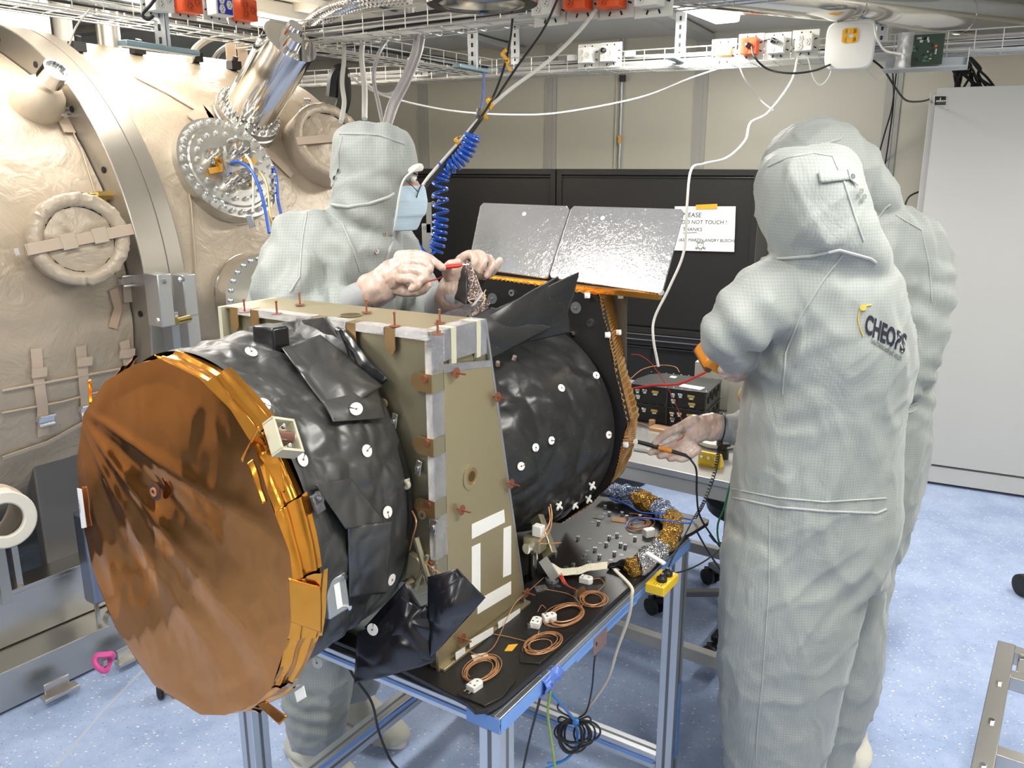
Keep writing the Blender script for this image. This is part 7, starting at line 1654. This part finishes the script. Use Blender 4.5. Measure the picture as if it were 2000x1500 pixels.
b = MB(); b.box(onz(1280, 1090, PZ+.05), (.012, .05, .004), (V((.7, .7, 0)), V((-.7, .7, .2)).normalized(), K)); b.build('white_tie', white_p, harn)
cable('blue_wire', 'blue wire lying over the foil wrapped harness to the plate corner', 'wire', [(1221, 1030, 1.95), (1232, 1016, 1.96), (1260, 1012, 1.95), (1310, 1018, 1.93), (1345, 1022, 1.93), (1352, 1016, 1.95), (1335, 1012, 1.97)], .002, blue_w)
cable('blue_wire', 'blue wire running along the far edge of the plate before the harness', 'wire', [(1190, 972, 2.1), (1225, 985, 2.08), (1250, 1000, 2.03), (1285, 1003, 2.0), (1300, 1002, 2.0)], .002, blue_w)
# yellow grounding block on the table edge
TC_ = onp(1292, 1140, TBL(.4, tt0-.03, .78), il)
t = yblock(onz(1293, 1150, .765), ia, -K*0+(-il), K*.8+il*.3, 'yellow grounding block taped to the aluminium table edge with two black plugs') if False else None
c = onz(1293, 1138, .765)
t = thing('grounding_block', 'yellow grounding block taped to the aluminium table edge with two black plugs', 'grounding block', c)
b = MB(); b.box(c, (.085, .045, .022), (ia, il, K)); yb_ = b.build('block_body', yellow, t, bevel=.002, smooth=False)
for k in (-.012, .02): b = MB(); q = c+ia*k-il*.004+K*.011; b.lathe(q, K, [(0, .012), (.008, .012), (.012, .006), (.018, .004)], 18); b.build('black_plug', blackp, t)
b = MB(); q = c-ia*.03+K*.0112
for k in range(4): b.box(q+il*(-.012+.006*k), (.016, .0012, .0006), (ia, il, K))
b.build('block_marking', mat('dark_marking', (1, 1, 1)), yb_)
for pts, r, m, lab in (([(1305, 1122, 1.76), (1345, 1112, 1.85), (1385, 1090, 1.95), (1425, 1055, 2.1)], .002, blackp, 'thin black cable from the yellow block towards the lettered coverall'),
    ([(1298, 1125, 1.74), (1318, 1080, 1.8), (1340, 1040, 1.9), (1355, 1010, 2.0)], .002, blackp, 'thin black cable rising from the yellow block to the coiled wrist cord'),
    ([(1430, 930, 2.3), (1415, 990, 2.3), (1402, 1025, 2.3), (1405, 1060, 2.3), (1425, 1080, 2.3)], .003, green_w, 'green cable hanging between plate corner and lettered coverall'),
    ([(1385, 1045, 2.2), (1400, 1060, 2.2), (1425, 1055, 2.2)], .002, mat('teal_wire', (.02, .12, .2), .4), 'thin dark teal wire right of the plate corner'),
    ([(1362, 1040, 2.2), (1385, 1080, 2.3), (1415, 1125, 2.4)], .0028, blackp, 'black cable slanting to the floor behind the plate corner'),
    ([(1200, 1112, 1.58), (1232, 1145, 1.55), (1234, 1165, 1.54), (1228, 1205, 1.56), (1205, 1270, 1.6), (1185, 1330, 1.64), (1140, 1392, 1.7), (1122, 1402, 1.7)], .0034, mat('ivory_cable', (.62, .57, .45), .5), 'ivory braided cable hanging over the table edge down to the cable bundle'),
    ([(1165, 1255, 1.55), (1160, 1300, 1.58), (1156, 1345, 1.62), (1145, 1390, 1.68), (1125, 1405, 1.7)], .002, blackp, 'thin black cable hanging from the brown tape on the table edge'),
    ([(1058, 1350, 1.42), (1048, 1390, 1.45), (1035, 1440, 1.5), (1020, 1510, 1.55)], .0026, blackp, 'black cable hanging beside the front table leg'),
    ([(1076, 1345, 1.42), (1070, 1390, 1.45), (1076, 1440, 1.5), (1086, 1510, 1.55)], .0026, yg, 'yellow green earth wire hanging under the table edge'),
    ([(1066, 1345, 1.42), (1095, 1375, 1.5), (1122, 1410, 1.66), (1127, 1450, 1.7), (1110, 1480, 1.7), (1065, 1502, 1.65)], .0026, mat('light_blue_wire', (.03, .22, .6), .4), 'light blue cable hanging from the table edge through the cable bundle'),
    ([(1070, 1345, 1.42), (1100, 1380, 1.5), (1124, 1412, 1.66), (1124, 1458, 1.7), (1100, 1485, 1.7), (1070, 1490, 1.65)], .0022, mat('light_blue_wire', (1, 1, 1)), 'second light blue cable beside the first, through the cable bundle'),
    ([(1092, 1370, 1.5), (1090, 1385, 1.52), (1108, 1398, 1.6), (1122, 1405, 1.68)], .002, blackp, 'short black cable above the cable bundle'),
    ([(675, 1285, 1.5), (690, 1320, 1.5), (725, 1370, 1.5), (740, 1430, 1.5), (760, 1480, 1.5), (780, 1505, 1.5)], .0028, blackp, 'black cable hanging from below the black blanket to the floor at lower left')):
    cable('cable', lab, 'cable', pts, r, m)
t = thing('cable_bundle', 'bundle of looped black cable tied with a blue strip hanging below the table', 'cable bundle', W(1125, 1430, 1.68))
random.seed(8); b = MB()
for k in range(9):
    P = []; rx, ry = random.uniform(18, 42), random.uniform(20, 34); cx = 1122+random.uniform(-12, 20); cy = 1408+ry*.9
    for i in range(14): q = 2*pi*i/14; P.append(W(cx+rx*sin(q), cy-ry*cos(q)+(3 if k % 2 else 0), 1.66+.008*k+.01*sin(q)))
    b.ringtube(crom(P+[P[0]], 4), .0024, 6)
for sx in (-1, 1): b.tube([W(1122, 1410, 1.66), W(1122+sx*26, 1400, 1.66), W(1122+sx*30, 1410, 1.66), W(1122, 1414, 1.67)], .0024, 6)
b.build('cable_loops', blackp, t); b = MB(); b.cyl(W(1118, 1408, 1.66), W(1130, 1408, 1.66), .008, n=12); b.build('blue_tie', mat('light_blue_wire', (1, 1, 1)), t)
c = W(1072, 1325, 1.40); t = thing('tape_bunch', 'crumpled blue tape bunch fixing cables at the front table edge', 'tape', c)
def tb_(u, v): q = 2*pi*u; p = c+(ia*.035*(v-.5)*2)+(il*cos(q)+K*sin(q))*.014*(1+.5*noise.noise(V((cos(q)*2, sin(q)*2, v*6)))); return p+V((1, 1, 1))*crump(p, 40, .004, 3)
b = MB(); b.grid(tb_, 30, 20, wrap=True); b.build('tape_wad', mat('blue_film', (.12, .22, .65), .2, .1, .5, 60, kind='crumple'), t)
# casters under the table legs
for o in [q for q in list(bpy.data.objects) if q.name.startswith('foot') and q.parent and q.parent.parent == table]:
    bpy.data.objects.remove(o)
for w_, t0 in ((tw0+h, tt0+h), (tw1-h, tt0+h), (tw0+h, tt1-h), (tw1-h, tt1-h)):
    p = TBL(w_, t0, 0); caster(V((p.x, p.y, 0)), table, .030, 1.2)
# floor marks and blue floor tape
b = MB(); A, B_ = onz(1362, 1078, .0), onz(1422, 1092, .0); d_ = (B_-A).normalized(); s_ = V((-d_.y, d_.x, 0)); b.prism([A+s_*.01+K*.0006, B_+s_*.01+K*.0006, B_-s_*.01+K*.0006, A-s_*.01+K*.0006], K*.0004); tag(b.build('floor_tape', blue_l), 'strip of blue tape stuck on the floor behind the table', 'tape')
wm = mat('worn_floor_mark', (.48, .55, .68), .6)
for pts, lab in (([(110, 1498), (200, 1390), (278, 1310)], 'faint pale scuff line on the floor left of the copper cover'), ([(1838, 1200), (1862, 1180)], 'short pale tape residue on the blue floor at the right')):
    P = [onz(x, y, .0006) for x, y in pts]; b = MB()
    for p, q in zip(P, P[1:]): b.bar(p, q, .012, .0004)
    tag(b.build('floor_mark', wm), lab, 'floor mark')
t = None
